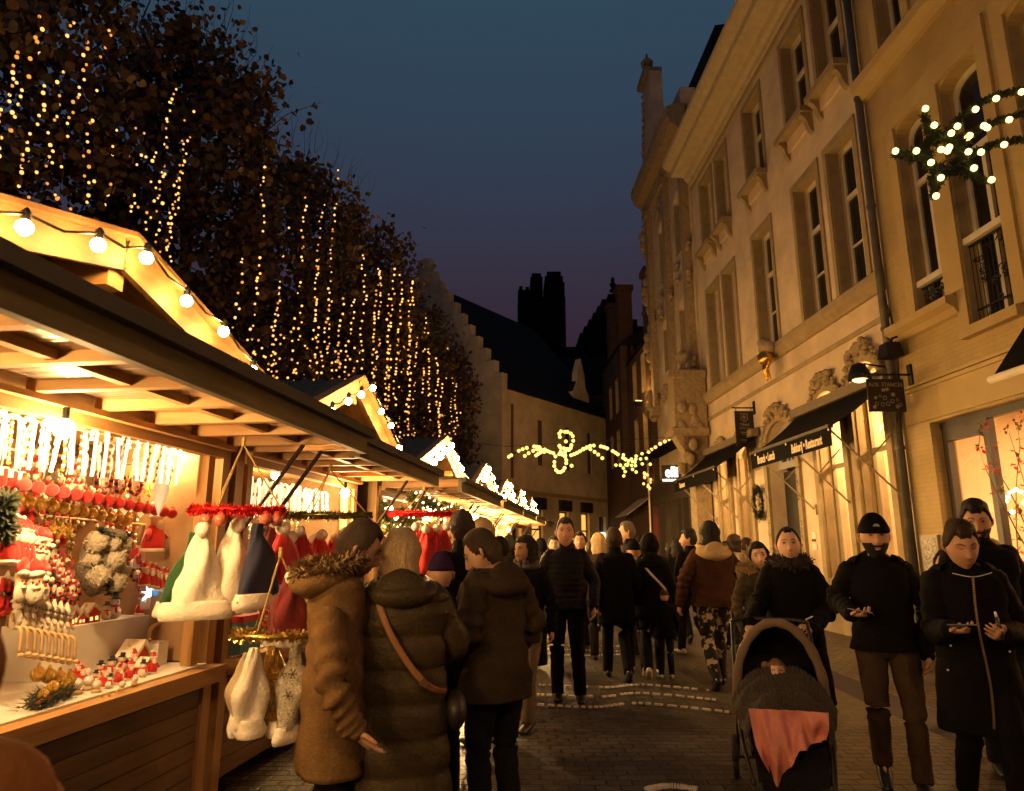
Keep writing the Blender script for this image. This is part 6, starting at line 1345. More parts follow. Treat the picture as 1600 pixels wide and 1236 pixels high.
def person(label,u,vtop,Y,face,h=None,skin=skinm,coat=k_black,hem=.80,puff=0,bw=1.0,legs=k_jean,shoes=k_shoe,hair='short',hm=h_brown,head=(0,0,0),hd=(0,0,0),J=None,hands=(None,None),near=True,collar='stand',closed=False,beard=None,brow=True,stance='stand',X=None,bulge=.0,flare=0.0,extra=None,sleeve=1.0,heavy=1.0,child=False,um=None,grp='people in the market street'):
    d=pixray(um or u,930); X=(d.x/d.y*Y) if X is None else X
    dt=pixray(u,vtop); H=1.55+dt.z/dt.y*Y if h is None else h; k=H/1.755
    t=thing('person',label,'person',(X,Y,0),R(face),grp); t.scale=(k,k,k); PEOPLE.append((label,round(X,2),Y,round(H,2)))
    M=Matrix.Translation((X,Y,0))@Matrix.Rotation(R(face),4,'Z')@Matrix.Scale(k,4); Mi=M.inverted()
    L=lambda u_,v_,Y_:Mi@Vector((pixray(u_,v_).x/pixray(u_,v_).y*Y_,Y_,1.55+pixray(u_,v_).z/pixray(u_,v_).y*Y_))
    j=dict(pel=(0,0,.93),che=(0,0,1.26),nek=(0,-.012,1.455),hed=(0,.022,1.605),shL=(-.18,-.01,1.395),elL=(-.245,-.04,1.12),wrL=(-.235,.05,.875),shR=(.18,-.01,1.395),elR=(.245,-.04,1.12),wrR=(.235,.05,.875),
           hiL=(-.09,0,.90),knL=(-.10,.03,.49),anL=(-.105,-.02,.085),hiR=(.09,0,.90),knR=(.10,.03,.49),anR=(.105,-.02,.085))
    if stance=='walk': j.update(knL=(-.09,.16,.52),anL=(-.09,.20,.085),knR=(.09,.0,.48),anR=(.09,-.24,.12),wrL=(-.24,-.08,.88),wrR=(.24,.16,.90),elR=(.245,-.0,1.12))
    if stance=='walk2': j.update(knR=(.09,.15,.52),anR=(.09,.18,.085),knL=(-.09,.02,.48),anL=(-.09,-.22,.12))
    if J: 
        for a,b in J.items():
            if a!='_': j[a]=tuple(L(*b[1:])) if b[0]=='w' else b
    V={a:Vector(b) for a,b in j.items()}
    V['hed']+=Vector(hd)
    yaw,pit,rol=[R(a) for a in head]
    HM=Matrix.Translation(V['hed'])@Matrix.Rotation(yaw,4,'Z')@Matrix.Rotation(pit,4,'X')@Matrix.Rotation(rol,4,'Y')@Matrix.Scale(1.21 if not child else 1.45,4)
    # ---- continuous body
    b=MB(); vox=.022 if near else .034
    b.tube([V['pel']+Vector((0,0,-.06)),V['pel']+Vector((0,0,.08)),V['che'],V['nek']+Vector((0,0,-.05)),V['nek']],[(.15,.10),(.13,.09),(.155,.10),(.10,.07),(.052,.055)],12,m=10,round_=.7)
    b.tube([V['nek']+Vector((0,0,-.04)),V['nek'],V['hed']+Vector((0,-.01,-.02))],[.058,.052,.05],10,m=6,round_=.8)
    for s in 'LR':
        b.tube([V['sh'+s]+Vector((.045 if s=='L' else -.045,0,-.02)),V['el'+s],V['wr'+s]],[.040,.034,.026],8,m=9,round_=.9); hi,kn,an=V['hi'+s],V['kn'+s],V['an'+s]; b.tube([hi,(hi+kn)/2,kn,(kn+an)/2,an],[.065,.052,.042,.036,.030],8,m=12,round_=.9)
        f=Vector((0,.10,-.045)); b.tube([V['an'+s]+Vector((0,-.02,-.035)),V['an'+s]+f],[.022,.02],8,round_=.8)
    body=MB().mat(skin,True); body.add(*remeshed(b,vox,2))
    nu,nv=(44,40) if near else (30,24)
    fn=lambda u_,v_:HM@headp((2*PI*u_-PI)-.40*math.sin(2*PI*u_-PI),.02+(PI-.04)*v_)
    body.grid(fn,nu,nv,closeu=True)
    for s in (-1,1):   # ears
        body.tube([HM@Vector((s*.072,-.012,.022)),HM@Vector((s*.082,-.018,.012)),HM@Vector((s*.081,-.014,-.012)),HM@Vector((s*.072,-.004,-.026))],[.007,.010,.009,.005],7,m=8,round_=.8)
    for i,s in enumerate('LR'):
        hs=hands[i]; side=-1 if s=='L' else 1
        dd=(V['wr'+s]-V['el'+s]).normalized()
        if hs is None: hs=dict(d=dd+Vector((0,.15,-.3)),n=Vector((-side,.2,0)),curl=.45)
        if hs.get('w'): 
            a=L(*hs['w']); hs['d']=a-V['wr'+s]
        hq=hand(V['wr'+s]+dd*.02,hs['d'],hs['n'],hs['curl'],hs.get('side',side),hs.get('s',1.0),hs.get('spread',.03),hs.get('thumb',.5))
        if near: body.add(*remeshed(hq,.0042,1))
        else: body.add(hq.v,hq.f)
    body.obj('body',t)
    # ---- face
    if near or True:
        q=MB().mat(lipm,True)
        for zc,hh in ((-.0545,.0042),(-.0655,.0048)):
            q.grid(lambda u_,v_:HM@face_at((u_-.5)*.044*(1 if zc>-.06 else .85),zc+(v_-.5)*2*hh*(1-abs(2*u_-1)**2.2),.0015),9,4)
        q.obj('lips',t)
        q=MB(); q.smooth=True
        for s in (-1,1):
            c=face_at(s*.031,.016)
            if not closed:
                q.mat(eyew); q.ball(HM@(c+Vector((0,-.0045,0))),.0118,12,8); q.mat(iris); q.ball(HM@(c+Vector((0,.0028,-.0005))),.0062,10,8)
            q.mat(iris); q.tube([HM@face_at(s*x,z,.0045) for x,z in ((.018,.0155),(.025,.0225 if not closed else .014),(.034,.0225 if not closed else .012),(.043,.016))],[.0016,.0022,.0022,.0012],5,m=8)
            if not closed: q.mat(skin); q.tube([HM@face_at(s*x,z,.004) for x,z in ((.018,.008),(.026,.004),(.036,.005),(.043,.012))],.0028,5,m=8)
        q.obj('eyes',t)
        if brow:
            q=MB().mat(hm if hair!='bald' else h_grey,True)
            for s in (-1,1): q.tube([HM@face_at(s*x,z,.002) for x,z in ((.013,.033),(.024,.040),(.036,.040),(.046,.034))],[(.0025,.0022),(.004,.0028),(.0035,.0025),(.0015,.0015)],6,m=9)
            q.obj('eyebrows',t)
    if beard:
        q=MB().mat(beard,True); shell(q,lambda a,p:min(1,sm(-p.z,.050 if abs(p.x)<.026 else .020,.064 if abs(p.x)<.026 else .034)*(1-sm(abs(a),1.35,1.6))+math.exp(-(max(0,abs(p.x)-.020)/.010)**2-((p.z+.0445)/.0055)**2)+1.2*math.exp(-((abs(p.x)-.028)/.010)**2-((p.z+.060)/.022)**2))*(1-math.exp(-(p.x/.015)**2-((p.z+.0600)/.0042)**2)),.0050,HM,3,72,72,140,.5,.004)
        q.obj('beard',t)
    # ---- hair / headwear
    q=MB().mat(hm,True)
    if hair=='short': shell(q,hairmask,.013,HM,hash(label)%97,54,40,45,.45); q.obj('hair',t)
    elif hair=='crop': shell(q,lambda a,p:hairmask(a,p,.072,.0,-.07),lambda a,p:.006+.012*sm(p.z,.05,.1),HM,2,54,40); q.obj('hair',t)
    elif hair=='quiff': shell(q,lambda a,p:hairmask(a,p,.066,.005,-.06),lambda a,p:.010+.018*sm(p.z,.05,.10)*(1+.5*nz(p,30))+.003*nz((a*6,p.z*8,0),3,1),HM,2,54,40); q.obj('hair',t)
    elif hair=='bald': shell(q,lambda a,p:sm(abs(a),1.3,1.6)*sm(p.z,-.06,-.04)*(1-sm(p.z,.03,.06)),.008,HM); q.obj('hair',t)
    elif hair in('bob','long'):
        ln=-.135 if hair=='bob' else -.27
        def fn(u_,v_):
            a=2*PI*u_; z=.125+(ln-.125)*v_**1.15; rr=math.sqrt(max(0,1-(max(0,z-.02)/.108)**2)) if z>.02 else 1.0
            cf=1 if abs((a+PI)%(2*PI)-PI)>1.05 else (0 if z<.072 else 1)
            x=(.092+.006*math.sin(z*60))*rr*math.sin(a); y=(.112)*rr*math.cos(a)-.008
            if z<-.02: tt=(-.02-z)/(-.02-ln); x*=1-(.10 if hair=='bob' else .05)*tt; y*=1-.12*tt
            if not cf: aa=(a+PI)%(2*PI)-PI; x=.082*math.sin(1.05*(1 if aa>0 else -1))*1.08 if False else x*.80; y=min(y,.062)*.72
            n=1+.035*nz((a*7 if False else math.sin(a)*4,math.cos(a)*4,z*2.5),3,1)+.022*nz((math.sin(a)*9,math.cos(a)*9,z*3),3,4); return HM@Vector((x*n,y*n,z))
        q.grid(fn,120,26,closeu=True)
        if hair=='long':
            shell(q,lambda a,p:hairmask(a,p,.075,-.02,-.09),.015,HM)
        q.obj('hair',t)
    elif hair=='bun': shell(q,lambda a,p:hairmask(a,p,.084,.012,-.06),.009,HM,2,54,40); q.ball(HM@Vector((0,-.10,.03)),(.045,.045,.045),12,8,disp=lambda d:.1*nz(d,60)); q.obj('hair',t)
    elif hair in('beanie','beaniehair'):
        if hair=='beaniehair': shell(q,hairmask,.010,HM); q.obj('hair',t)
        q=MB().mat(J and J.get('_') or hm,True); shell(q,lambda a,p:sm(p.z,.030,.038),lambda a,p:.016+.010*sm(p.z,.06,.12)+.003*math.sin(a*34),HM,1,96,36); 
        P=[HM@(headp(2*PI*i/24,math.acos(.044/.118))*1.0+Vector((math.sin(2*PI*i/24),math.cos(2*PI*i/24),0))*.010) for i in range(25)]; q.tube(P,[(.010,.021)]*25,8,up=HM.to_3x3()@Vector((0,0,1)) if False else (0,0,1)); q.obj('beanie',t)
    elif hair=='hooded':
        q=MB().mat(coat,True); shell(q,lambda a,p:1-sm(1.0-abs(a),.0,.15)*sm(p.z,-.2,-.1)*(1-sm(p.z,.085,.095)) if abs(a)<1.0 else 1,lambda a,p:.03+.006*nz(p,30),HM,4); q.obj('hood',t)
    # ---- coat
    T=Vector((0,0,1)); pel,che,nek=V['pel'],V['che'],V['nek']; hemz=hem; hp_=pel+Vector((0,0,hemz-pel.z)) if hemz<pel.z else pel.copy(); 
    if hemz>=pel.z: hp_.z=hemz
    w=bw; rows=[(nek+T*.03,.066*w,.070*w),(nek+T*-.015,.105*w,.088*w),(nek+T*-.050,.180*w,.112*w),(nek+T*-.10,.200*w,.122*w),(che+T*.0,.190*w,.128*w+bulge*.3),((che+pel)/2,.182*w,.124*w+bulge),(pel+T*.03,.188*w,.130*w+bulge)]
    if hemz<pel.z-.04:
        n=3
        for i in range(1,n+1): rows.append((pel.lerp(hp_,i/n),(.192+.015*i/n+flare*i/n)*w,(.138+.01*i/n+flare*.7*i/n)*w))
    rows=[r for r in rows if r[0].z>=hemz-.02]
    if puff:
        nq=puff; disp=lambda f,a,p:min(.032,nq*.18)*(abs(math.sin(PI*(p.z-hemz)/nq))**.42)-.016+.009*nz(p,10,1)+.006*nz(p,30,2)
    else: disp=lambda f,a,p:(.012*nz(p,6,u*.1)+.007*nz(p*1.0,16,3)+.006*math.sin(p.z*46+a*2)*max(0,1-abs(f-.62)*4)+.016*flare*10*math.sin(a*5+1)*f*f*.4)*heavy
    q=MB().mat(coat,True); q.tube([r[0] for r in rows],[(r[1],r[2]) for r in rows],36 if near else 20,m=(120 if puff else 40) if near else 20,up=(0,1,0),disp=disp,power=2.3)
    for s in 'LR':
        sg=-1 if s=='L' else 1; S,E_l,W=V['sh'+s]+Vector((-sg*.035,0,-.015)),V['el'+s],V['wr'+s]; W2=W+(W-E_l).normalized()*.015
        if puff: dp=lambda f,a,p:min(.014,nq*.11)*(abs(math.sin(PI*f*(.6/nq)))**.6)-.007+.006*nz(p,20)
        else: dp=lambda f,a,p:(.011*math.sin(f*46+a)*math.exp(-((f-.52)/.24)**2)+.008*nz(p,17,5)+.006*math.sin(f*70+2*a)*math.exp(-((f-.9)/.15)**2))*heavy
        m1=(S+E_l)/2; m2=(E_l+W2)/2
        q.tube([S,m1+Vector((sg*.006,0,0)),E_l,m2,W2],[x*w*sleeve for x in (.078,.070,.063,.056,.048)],22 if near else 12,m=(42 if near else 14),disp=dp,round_=.8)
    c=q.obj('coat',t)
    # collar
    if collar=='stand':
        q=MB().mat(coat,True); q.tube([nek+T*-.05,nek+T*.01,nek+T*.065],[(.105,.10),(.082,.085),(.078,.084)],22,m=8,up=(0,1,0),disp=lambda f,a,p:.006*nz(p,25)); q.obj('collar',t)
    if collar in('hood','furhood','creamhood'):
        hm_=coat if collar!='creamhood' else k_cream; q=MB().mat(hm_,True)
        q.grid(lambda u_,v_:(lambda a,b:nek+Vector((.158*math.sin(a)*(1-.15*abs(math.cos(b))),-.02-.120*math.cos(a)*1.0-.045*math.sin(b),-.015+.062*math.cos(b)-.075*(1+math.cos(a))*.35))+Vector((0,0,0))*1+Vector((math.sin(a),-math.cos(a),0))*(.045*math.sin(b)+.008*nz((u_*6,v_*4,0),2,3)))(-2.35+4.7*u_,2*PI*v_),30,16)
        q.ball(nek+Vector((0,-.135,-.035)),(.135,.075,.105),18,12,disp=lambda d:.10*nz(d,12,2)); q.obj('hood',t)
        if collar!='hood':
            fm=k_fur if collar=='furhood' else k_cream; q=MB().mat(fm,True); P=[nek+Vector(((.15)*math.sin(a),-.03-.14*math.cos(a),.045-.05*(1+math.cos(a))*.5)) for a in [-2.5+5.0*i/20 for i in range(21)]]
            q.tube(P,.036 if collar=='furhood' else .028,10,disp=lambda f,a,p:.010*nz(p,40)); q.smooth=False; rnd=random.Random(2)
            if collar=='furhood': needles(q,P,.072,2600,rnd); needles(q,P,.06,1200,rnd)
            q.obj('fur_trim',c)
    if collar=='scarf':
        q=MB().mat(mat('checked_scarf',(.10,.08,.07),.9,col2=(.015,.013,.014),vs=18),True)
        for dz,r in ((.0,.105),(.04,.095)): q.tube([nek+Vector((r*math.sin(a),r*math.cos(a)*.95,dz+.012*math.sin(a*2))) for a in [2*PI*i/20 for i in range(21)]],.036,10,disp=lambda f,a,p:.008*nz(p,30))
        q.tube([nek+Vector((.03,.11,0)),nek+Vector((.04,.16,-.12)),nek+Vector((.03,.165,-.30))],[(.045,.02)]*3,10,m=10); q.obj('scarf',t)
    # trousers, shoes
    q=MB().mat(legs,True); q.tube([pel+T*.06,pel-T*.02,pel-T*.10],[(.150,.115),(.168,.130),(.13,.11)],18,m=6,up=(0,1,0),round_=.3)
    for s in 'LR':
        hi,kn,an=V['hi'+s],V['kn'+s],V['an'+s]; q.tube([hi,(hi+kn)/2,kn,(kn+an)/2,an+(an-kn).normalized()*.022],[.105,.090,.072,.066,.060],18 if near else 10,m=28 if near else 12,disp=lambda f,a,p:.006*nz(p,14,7)+.006*math.sin(f*60+a)*math.exp(-((f-.55)/.12)**2)+.008*math.sin(f*75)*max(0,f-.85)*5)
    q.obj('trousers',t)
    for s in 'LR':
        an=V['an'+s]; kn=V['kn'+s]; q=MB().mat(shoes,True); dn=Vector((0,1,-.0)) if an.z<.11 else Vector((0,.8,-.6)); up=Vector((0,0,1)) if an.z<.11 else Vector((0,.6,.8))
        q.tube([an-dn*.055-up*.045,an-up*.040,an+dn*.09-up*.050,an+dn*.175-up*.058],[(.036,.038),(.043,.045),(.046,.032),(.034,.020)],14,m=12,up=up,round_=.8); q.tube([an-(an-kn).normalized()*.03,an-up*.02],[.046,.044],12,round_=.3); q.obj('shoe',t)
    if extra: extra(t,V,L,HM,c)
    return t,V,L,HM,c
def phone(t,P,d,n,label_em=None):
    d=Vector(d).normalized(); n=Vector(n).normalized(); s=d.cross(n).normalized(); n=s.cross(d).normalized(); o=MB().mat(mat('phone_black',(.012,.012,.014),.2)).obox(P,d*.072,s*.036,n*.0045).mat(mat('phone_rim',(.35,.32,.28),.3,metal=.8)).obox(Vector(P)-n*.001,d*.0735,s*.0375,n*.0025).mat(mat('phone_screen',(.05,.05,.06),.1,em=(.8,.75,.6),ems=.25)).obox(Vector(P)+n*.005,d*.066,s*.032,n*.0004)
    ob=o.obj('phone'); return ob
def free(ob,t,label,cat):
    """a held thing stays top-level; it takes over the holder's frame"""
    ob.location=t.location; ob.rotation_euler=t.rotation_euler; ob.scale=t.scale; tag(ob,label,cat); return ob
# -- passer-by at the picture edge, out of focus
person('out of focus passer-by in a hooded orange brown coat at the picture edge',0,968,.98,88,X=-.80,h=1.50,coat=clothm('orange_brown_wool',(.30,.125,.04)),hair='hooded',hm=h_brown,collar='hood',near=True,bw=1.0,hem=.7,J=dict(elL=(-.17,.20,1.15),wrL=(-.12,.38,1.12),elR=(.17,.20,1.15),wrR=(.12,.38,1.12)))
# -- couple at the stall
def x_fur(t,V,L,HM,c): pass
person('man in tan parka with fur trimmed hood, bowing his head and holding the blonde woman',528,818,3.62,-62,h=1.735,coat=k_tan,hem=.52,collar='furhood',hair='crop',hm=h_short,head=(-10,-24,8),hd=(.02,.06,-.05),bw=1.04,heavy=1.5,
  J=dict(shR=('w',515,965,3.40),elR=('w',520,1075,3.30),wrR=('w',552,1138,3.34)),hands=(None,dict(w=(596,1182,3.36),d=(0,0,-1),n=(0,1,0.0),curl=[.10,.2,.3,.42],side=1,thumb=.05,spread=.45,s=1.05)),legs=k_jean)
def x_blonde(t,V,L,HM,c):
    q=MB().mat(mat('tan_leather_strap',(.30,.13,.045),.5,var=.2),False); P=[(-.115,-.12,1.43),(-.11,-.165,1.36),(-.05,-.198,1.22),(.04,-.205,1.08),(.12,-.20,.985),(.19,-.16,.93),(.245,-.06,.90)]
    q.tube([tuple(p) for p in P],[(.016,.005)]*len(P),6,m=22,up=(0,1,0)); q.mat(mat('brass_buckle',(.6,.4,.15),.3,metal=1)); q.obox((.135,-.212,.97),(.018,0,-.010),(0,.006,0),(.008,0,.014)); ob=q.obj('bag_strap'); free(ob,t,'narrow tan leather bag strap across the back of the blonde woman','bag strap')
    q=MB().mat(mat('black_bag_leather',(.02,.014,.010),.5),True); q.ball((.30,-.0,.80),(.06,.13,.10),14,10); ob=q.obj('shoulder_bag'); free(ob,t,'dark shoulder bag at the hip of the blonde woman','bag')
    q=MB().mat(clothm('brown_lining',(.14,.07,.035)),True); q.tube([V['nek']+Vector((.15*math.sin(a),-.03-.125*math.cos(a),-.045+.03*math.cos(a))) for a in [-1.2+2.8*i/14 for i in range(15)]],[(.025,.018)]*15,8); q.obj('scarf_edge',t)
person('blonde woman in long olive quilted coat seen from behind beside the tan parka man',628,826,3.72,6,h=1.66,skin=skin2,coat=k_olive,hem=.36,puff=.165,bw=1.28,collar='hood',hair='bob',hm=h_blond,head=(14,-14,6),hd=(-.02,.02,-.01),flare=.015,extra=x_blonde,
  J=dict(elL=(-.28,.08,1.12),wrL=(-.15,.26,1.02),elR=(.29,.06,1.12),wrR=(.16,.26,1.02)))
person('short person in black coat and purple knitted hat between the couple and hooded man',688,868,4.7,10,h=1.50,coat=k_black,hem=.6,hair='beanie',hm=clothm('purple_knit',(.03,.012,.05)),collar='stand',bw=1.1)
person('man in olive brown jacket with grey hood, cropped hair, looking down at the stall',768,824,4.12,42,h=1.71,um=775,coat=k_brown,hem=.76,collar='hood',hair='crop',hm=h_short,head=(34,-28,0),hd=(-.01,.08,-.055),bw=1.10,heavy=1.4,J=dict(che=(0,.03,1.26),nek=(0,.04,1.44),wrL=(-.20,.20,1.0),wrR=(.23,.12,.95),elR=(.27,-.03,1.13)),legs=k_jean)
# -- people at the farther stalls
person('woman with shoulder length black hair, glasses and checked scarf facing the stalls',822,824,6.7,158,h=1.66,skin=skin3,coat=k_navy,hem=.55,collar='scarf',hair='bob',hm=h_black,head=(-25,-6,0),legs=clothm('pale_trousers',(.16,.12,.07)),stance='walk')
person('tall person with round dark hair seen from behind beside the red hats',722,797,5.9,30,coat=k_black,hair='short',hm=h_brown,near=False)
person('woman in cream cap turning in front of the fourth stall',756,812,6.9,100,coat=k_brown,hair='beaniehair',hm=k_cream,near=False,J={'_':k_cream})
person('bystander in grey brown coat beside the lit price board',782,838,8.2,40,coat=clothm('grey_brown_wool',(.07,.05,.035)),hair='short',hm=h_black,near=False)
person('stooping bystander in ochre jacket in front of the fifth stall',768,842,9.8,60,coat=clothm('ochre_cloth',(.16,.09,.03)),hair='crop',hm=h_grey,near=False)
person('man in short dark quilted jacket standing alone facing the camera with arms at his sides',885,806,7.70,176,h=1.86,um=885,coat=k_black2,hem=.86,puff=.055,collar='stand',hair='crop',hm=h_brown,bw=1.06,legs=k_black,J=dict(elL=(-.28,-.03,1.12),elR=(.28,-.03,1.12),wrL=(-.27,.07,.90),wrR=(.27,.07,.90),anL=(-.12,.02,.085),anR=(.10,-.06,.085)))
person('man in long black coat with brown hair walking away up the street',951,824,8.9,0,um=962,coat=k_black,hem=.62,hair='short',hm=h_brown,bw=1.12,near=False,stance='walk')
person('pale blonde head of a woman walking away behind the long black coat',938,832,10.4,5,coat=k_brown,hair='bob',hm=h_blond,near=False)
person('balding man turned sideways beyond the group in the middle of the street',986,815,11.0,80,coat=k_black,hair='crop',hm=h_grey,skin=skin2,near=False)
person('short person in dark beanie with a fur edged hood seen from behind',993,846,9.3,-8,coat=k_black,hem=.7,hair='beanie',hm=k_black,collar='creamhood',shoes=k_wshoe,near=False,stance='walk')
def x_strap(t,V,L,HM,c):
    ob=MB().mat(mat('white_strap',(.6,.5,.36),.6)).tube([(-.12,-.14,1.40),(-.02,-.175,1.27),(.10,-.175,1.14),(.17,-.14,1.06)],[(.014,.004)]*4,6,m=12,up=(0,1,0)).obj('bag_strap'); free(ob,t,'white bag strap across the back of the black hooded walker','bag strap')
person('walker in black hooded coat with a white bag strap across the back',1022,835,9.1,-6,um=1018,coat=k_black,hem=.72,hair='hooded',hm=k_black,collar='hood',bw=1.15,shoes=k_wshoe,near=False,stance='walk2',extra=x_strap)
person('small child in brown beanie and dark suit walking among the adults',1034,920,9.0,-4,um=1036,coat=k_navy,hem=.8,hair='beanie',hm=clothm('brown_knit',(.09,.05,.03)),bw=1.25,near=False,child=True,shoes=k_wshoe,hd=(0,0,-.02))
person('person with curly dark hair in black jacket and white sneakers walking away',1078,827,10.8,20,um=1082,coat=k_black,hem=.85,hair='quiff',hm=h_black,head=(50,0,0),near=False,shoes=k_wshoe,stance='walk')
floral=mat('floral_trousers',(.008,.007,.007),.9)
def _fl():
    nt=floral.node_tree; N=nt.nodes; L=nt.links; tc=N.new('ShaderNodeTexCoord'); v=N.new('ShaderNodeTexNoise'); v.inputs['Scale'].default_value=13; v.inputs['Detail'].default_value=3; L.new(tc.outputs['Object'],v.inputs['Vector'])
    cr=N.new('ShaderNodeValToRGB'); cr.color_ramp.interpolation='LINEAR'; e=cr.color_ramp.elements; e[0].position=.54; e[0].color=(.006,.005,.005,1); e[1].position=.58; e[1].color=(.42,.33,.18,1); L.new(v.outputs['Fac'],cr.inputs[0]); L.new(cr.outputs[0],N['Principled BSDF'].inputs['Base Color'])
_fl()
person('woman in maroon jacket with cream fleece hood, black hair and flowered trousers walking away',1112,814,8.4,2,um=1115,coat=k_maroon,hem=.84,hair='long',hm=h_black,collar='creamhood',bw=1.22,legs=floral,stance='walk2',J=dict(elL=(-.31,-.02,1.14),wrL=(-.36,.04,.88),elR=(.34,.04,1.16),wrR=(.44,.16,.98)))
person('woman in pale coat beside the bakery windows',1152,834,12.2,-70,coat=clothm('pale_wool',(.40,.32,.22)),hair='bob',hm=h_brown,near=False,hem=.5)
person('person in ochre scarf beside the pale coated woman at the windows',1170,840,13.0,-100,coat=clothm('ochre_wool',(.25,.16,.06)),hair='short',hm=h_brown,near=False)
person('young woman with long black hair and tan fur collar behind the pram pusher',1190,842,6.9,188,um=1188,h=1.60,skin=skin2,coat=clothm('dark_camouflage',(.10,.075,.035),col2=(.015,.013,.011)),hem=.75,hair='long',hm=h_black,collar='furhood',head=(-18,-4,6),legs=floral,bw=1.0)
def x_cig(t,V,L,HM,c):
    p=V['_hand'] if '_hand' in V else V['wrL']; 
t17=person('woman in black coat with hair tied back, pushing the pram and holding a cigarette',1240,822,5.75,166,um=1238,h=1.71,skin=skin2,coat=k_black,hem=.40,flare=.03,hair='bun',hm=h_black,collar='stand',bw=1.12,head=(-4,0,2),
  J=dict(elL=(-.27,.06,1.13),wrL=('w',1266,985,5.35),elR=(.27,.10,1.14),wrR=('w',1172,975,5.40)),hands=(dict(d=(.2,.6,.35),n=(0.6,.2,-.5),curl=.7,thumb=.6),dict(d=(0,.7,-.3),n=(0,-.3,-1),curl=.9)))
# fur collar of the black coat
q=MB().mat(k_dfur,True); V=t17[1]; P=[V['nek']+Vector((.125*math.sin(a),.115*math.cos(a)-.01,.01)) for a in [2*PI*i/24 for i in range(25)]]; q.tube(P,.045,10,disp=lambda f,a,p:.008*nz(p,40)); needles(q,P,.07,1200,random.Random(1)); q.obj('fur_collar',t17[0])
L=t17[2]; q=MB().mat(mat('cigarette_paper',(.8,.75,.65),.6)); a=L(1259,968,5.23); b=L(1270,963,5.22); q.tube([a,b],.0045,6); free(q.obj('cigarette'),t17[0],'white cigarette between the fingers of the pram pushing woman','cigarette')
# -- beanie man
def x_beanie(t,V,L,HM,c):
    q=MB().mat(mat('cap_emblem',(.6,.5,.4),.6)); 
    for k,r in enumerate((.016,.011,.006)):
        q.tube([HM@(face_at(r*math.cos(a)+.0,.066+r*math.sin(a)*.9,.031)) for a in [PI*i/8 for i in range(9)]],.0016,4)
    q.obj('emblem',t)
    P=V['wrR']+Vector((-.05,.085,.015)); ob=phone(t,P,(-1,.3,-.15),(0,-.35,1)); free(ob,t,'dark phone in the hand of the man in the black beanie','phone')
person('bearded man in black beanie and black hooded coat striding while holding a phone',1372,811,5.05,160,um=1375,h=1.765,skin=skin3,coat=k_black,hem=.86,collar='hood',hair='beanie',hm=k_black,beard=h_black,bw=1.08,legs=k_trou,heavy=1.0,extra=x_beanie,head=(2,-2,0),
  J=dict(shR=(.20,0,1.39),elR=('w',1308,935,5.15),wrR=('w',1330,958,4.86),elL=(-.29,-.03,1.13),wrL=('w',1447,1020,4.95),hiL=(-.10,0,.90),knL=(-.115,.10,.49),anL=(-.12,.10,.085),hiR=(.09,0,.90),knR=(.10,.09,.50),anR=(.09,.0,.16)),
  hands=(dict(d=(0,.25,-1),n=(.9,.3,0),curl=.6),dict(d=(-.75,.65,.0),n=(0,-.1,1),curl=.55,thumb=.75)))
def x_phone(t,V,L,HM,c):
    q=MB().mat(mat('gold_zip',(.55,.40,.18),.3,metal=.9)); P=[(-.0+.012*math.sin(k*.6),.188+.018*math.sin(k*.35),1.40-.085*k) for k in range(11)]
    for a,b in zip(cr_spline(P,70)[:-1:1],cr_spline(P,70)[1::1]):
        a=Vector(a);b=Vector(b); q.obox((a+b)/2,(.006,0,0),(0,.004,0),(b-a)*.36)
    q.obj('zip',c); q=MB().mat(mat('silver_piping',(.5,.45,.38),.4)); q.tube([(-.11,.15,1.43),(0,.185,1.405),(.10,.155,1.425)],.003,5,m=10)
    for x,z in ((.16,1.0),(-.14,.98),(.19,.86)): q.ball((x,.165,z),.007,8,6)
    q.obj('studs',c)
    P=V['wrR']+Vector((-.05,.095,.03)); ob=phone(t,P,(-1,.25,.05),(0,-.5,1)); free(ob,t,'phone with light rim in the hand of the woman in the zipped black coat','phone')
    q=MB().mat(mat('dark_bottle',(.03,.02,.012),.2),True); p=V['wrL']+Vector((.03,.085,.03)); q.tube([p+Vector((-.004,0,-.05)),p+Vector((.006,.0,.02)),p+Vector((.013,.0,.075))],[.011,.010,.009],8); q.mat(mat('white_mouthpiece',(.7,.62,.5),.4)); q.tube([p+Vector((.013,0,.075)),p+Vector((.017,0,.105))],[.008,.006],8); free(q.obj('vaporiser'),t,'slim dark vaporiser with pale tip held upright by the woman in the zipped coat','vaporiser')
person('short haired woman in long black coat with gold zip looking down at her phone',1500,808,4.45,160,um=1512,h=1.72,skin=skin3,coat=k_black,hem=.50,flare=.02,collar='hood',hair='quiff',hm=h_brown,closed=True,head=(6,-20,4),hd=(.01,.03,-.015),bw=1.12,legs=k_black,extra=x_phone,stance='walk',
  J=dict(shR=(.20,0,1.39),elR=('w',1462,985,4.45),wrR=('w',1483,985,4.18),elL=('w',1592,985,4.45),wrL=('w',1568,992,4.18)),hands=(dict(d=(.45,.75,.1),n=(.7,-.1,.5),curl=.75,thumb=.7),dict(d=(-.75,.6,.05),n=(0,-.1,1),curl=.5,thumb=.75)))
person('tall bearded man with swept back dark hair behind the woman with the phone',1530,782,5.5,158,um=1540,h=1.90,skin=skin3,coat=k_black,hem=.8,collar='stand',hair='quiff',hm=h_black,beard=h_black,bw=1.15,closed=False,head=(-8,-12,0),stance='walk2')
person('woman with long blonde hair mostly hidden between the phone woman and the tall bearded man',1556,838,6.3,190,h=1.62,skin=skin2,coat=k_black,hair='long',hm=h_blond)
person('dark haired passer-by half hidden behind the shoulder of the phone woman',1482,860,6.6,150,h=1.52,coat=k_black,hair='short',hm=h_black,near=False)
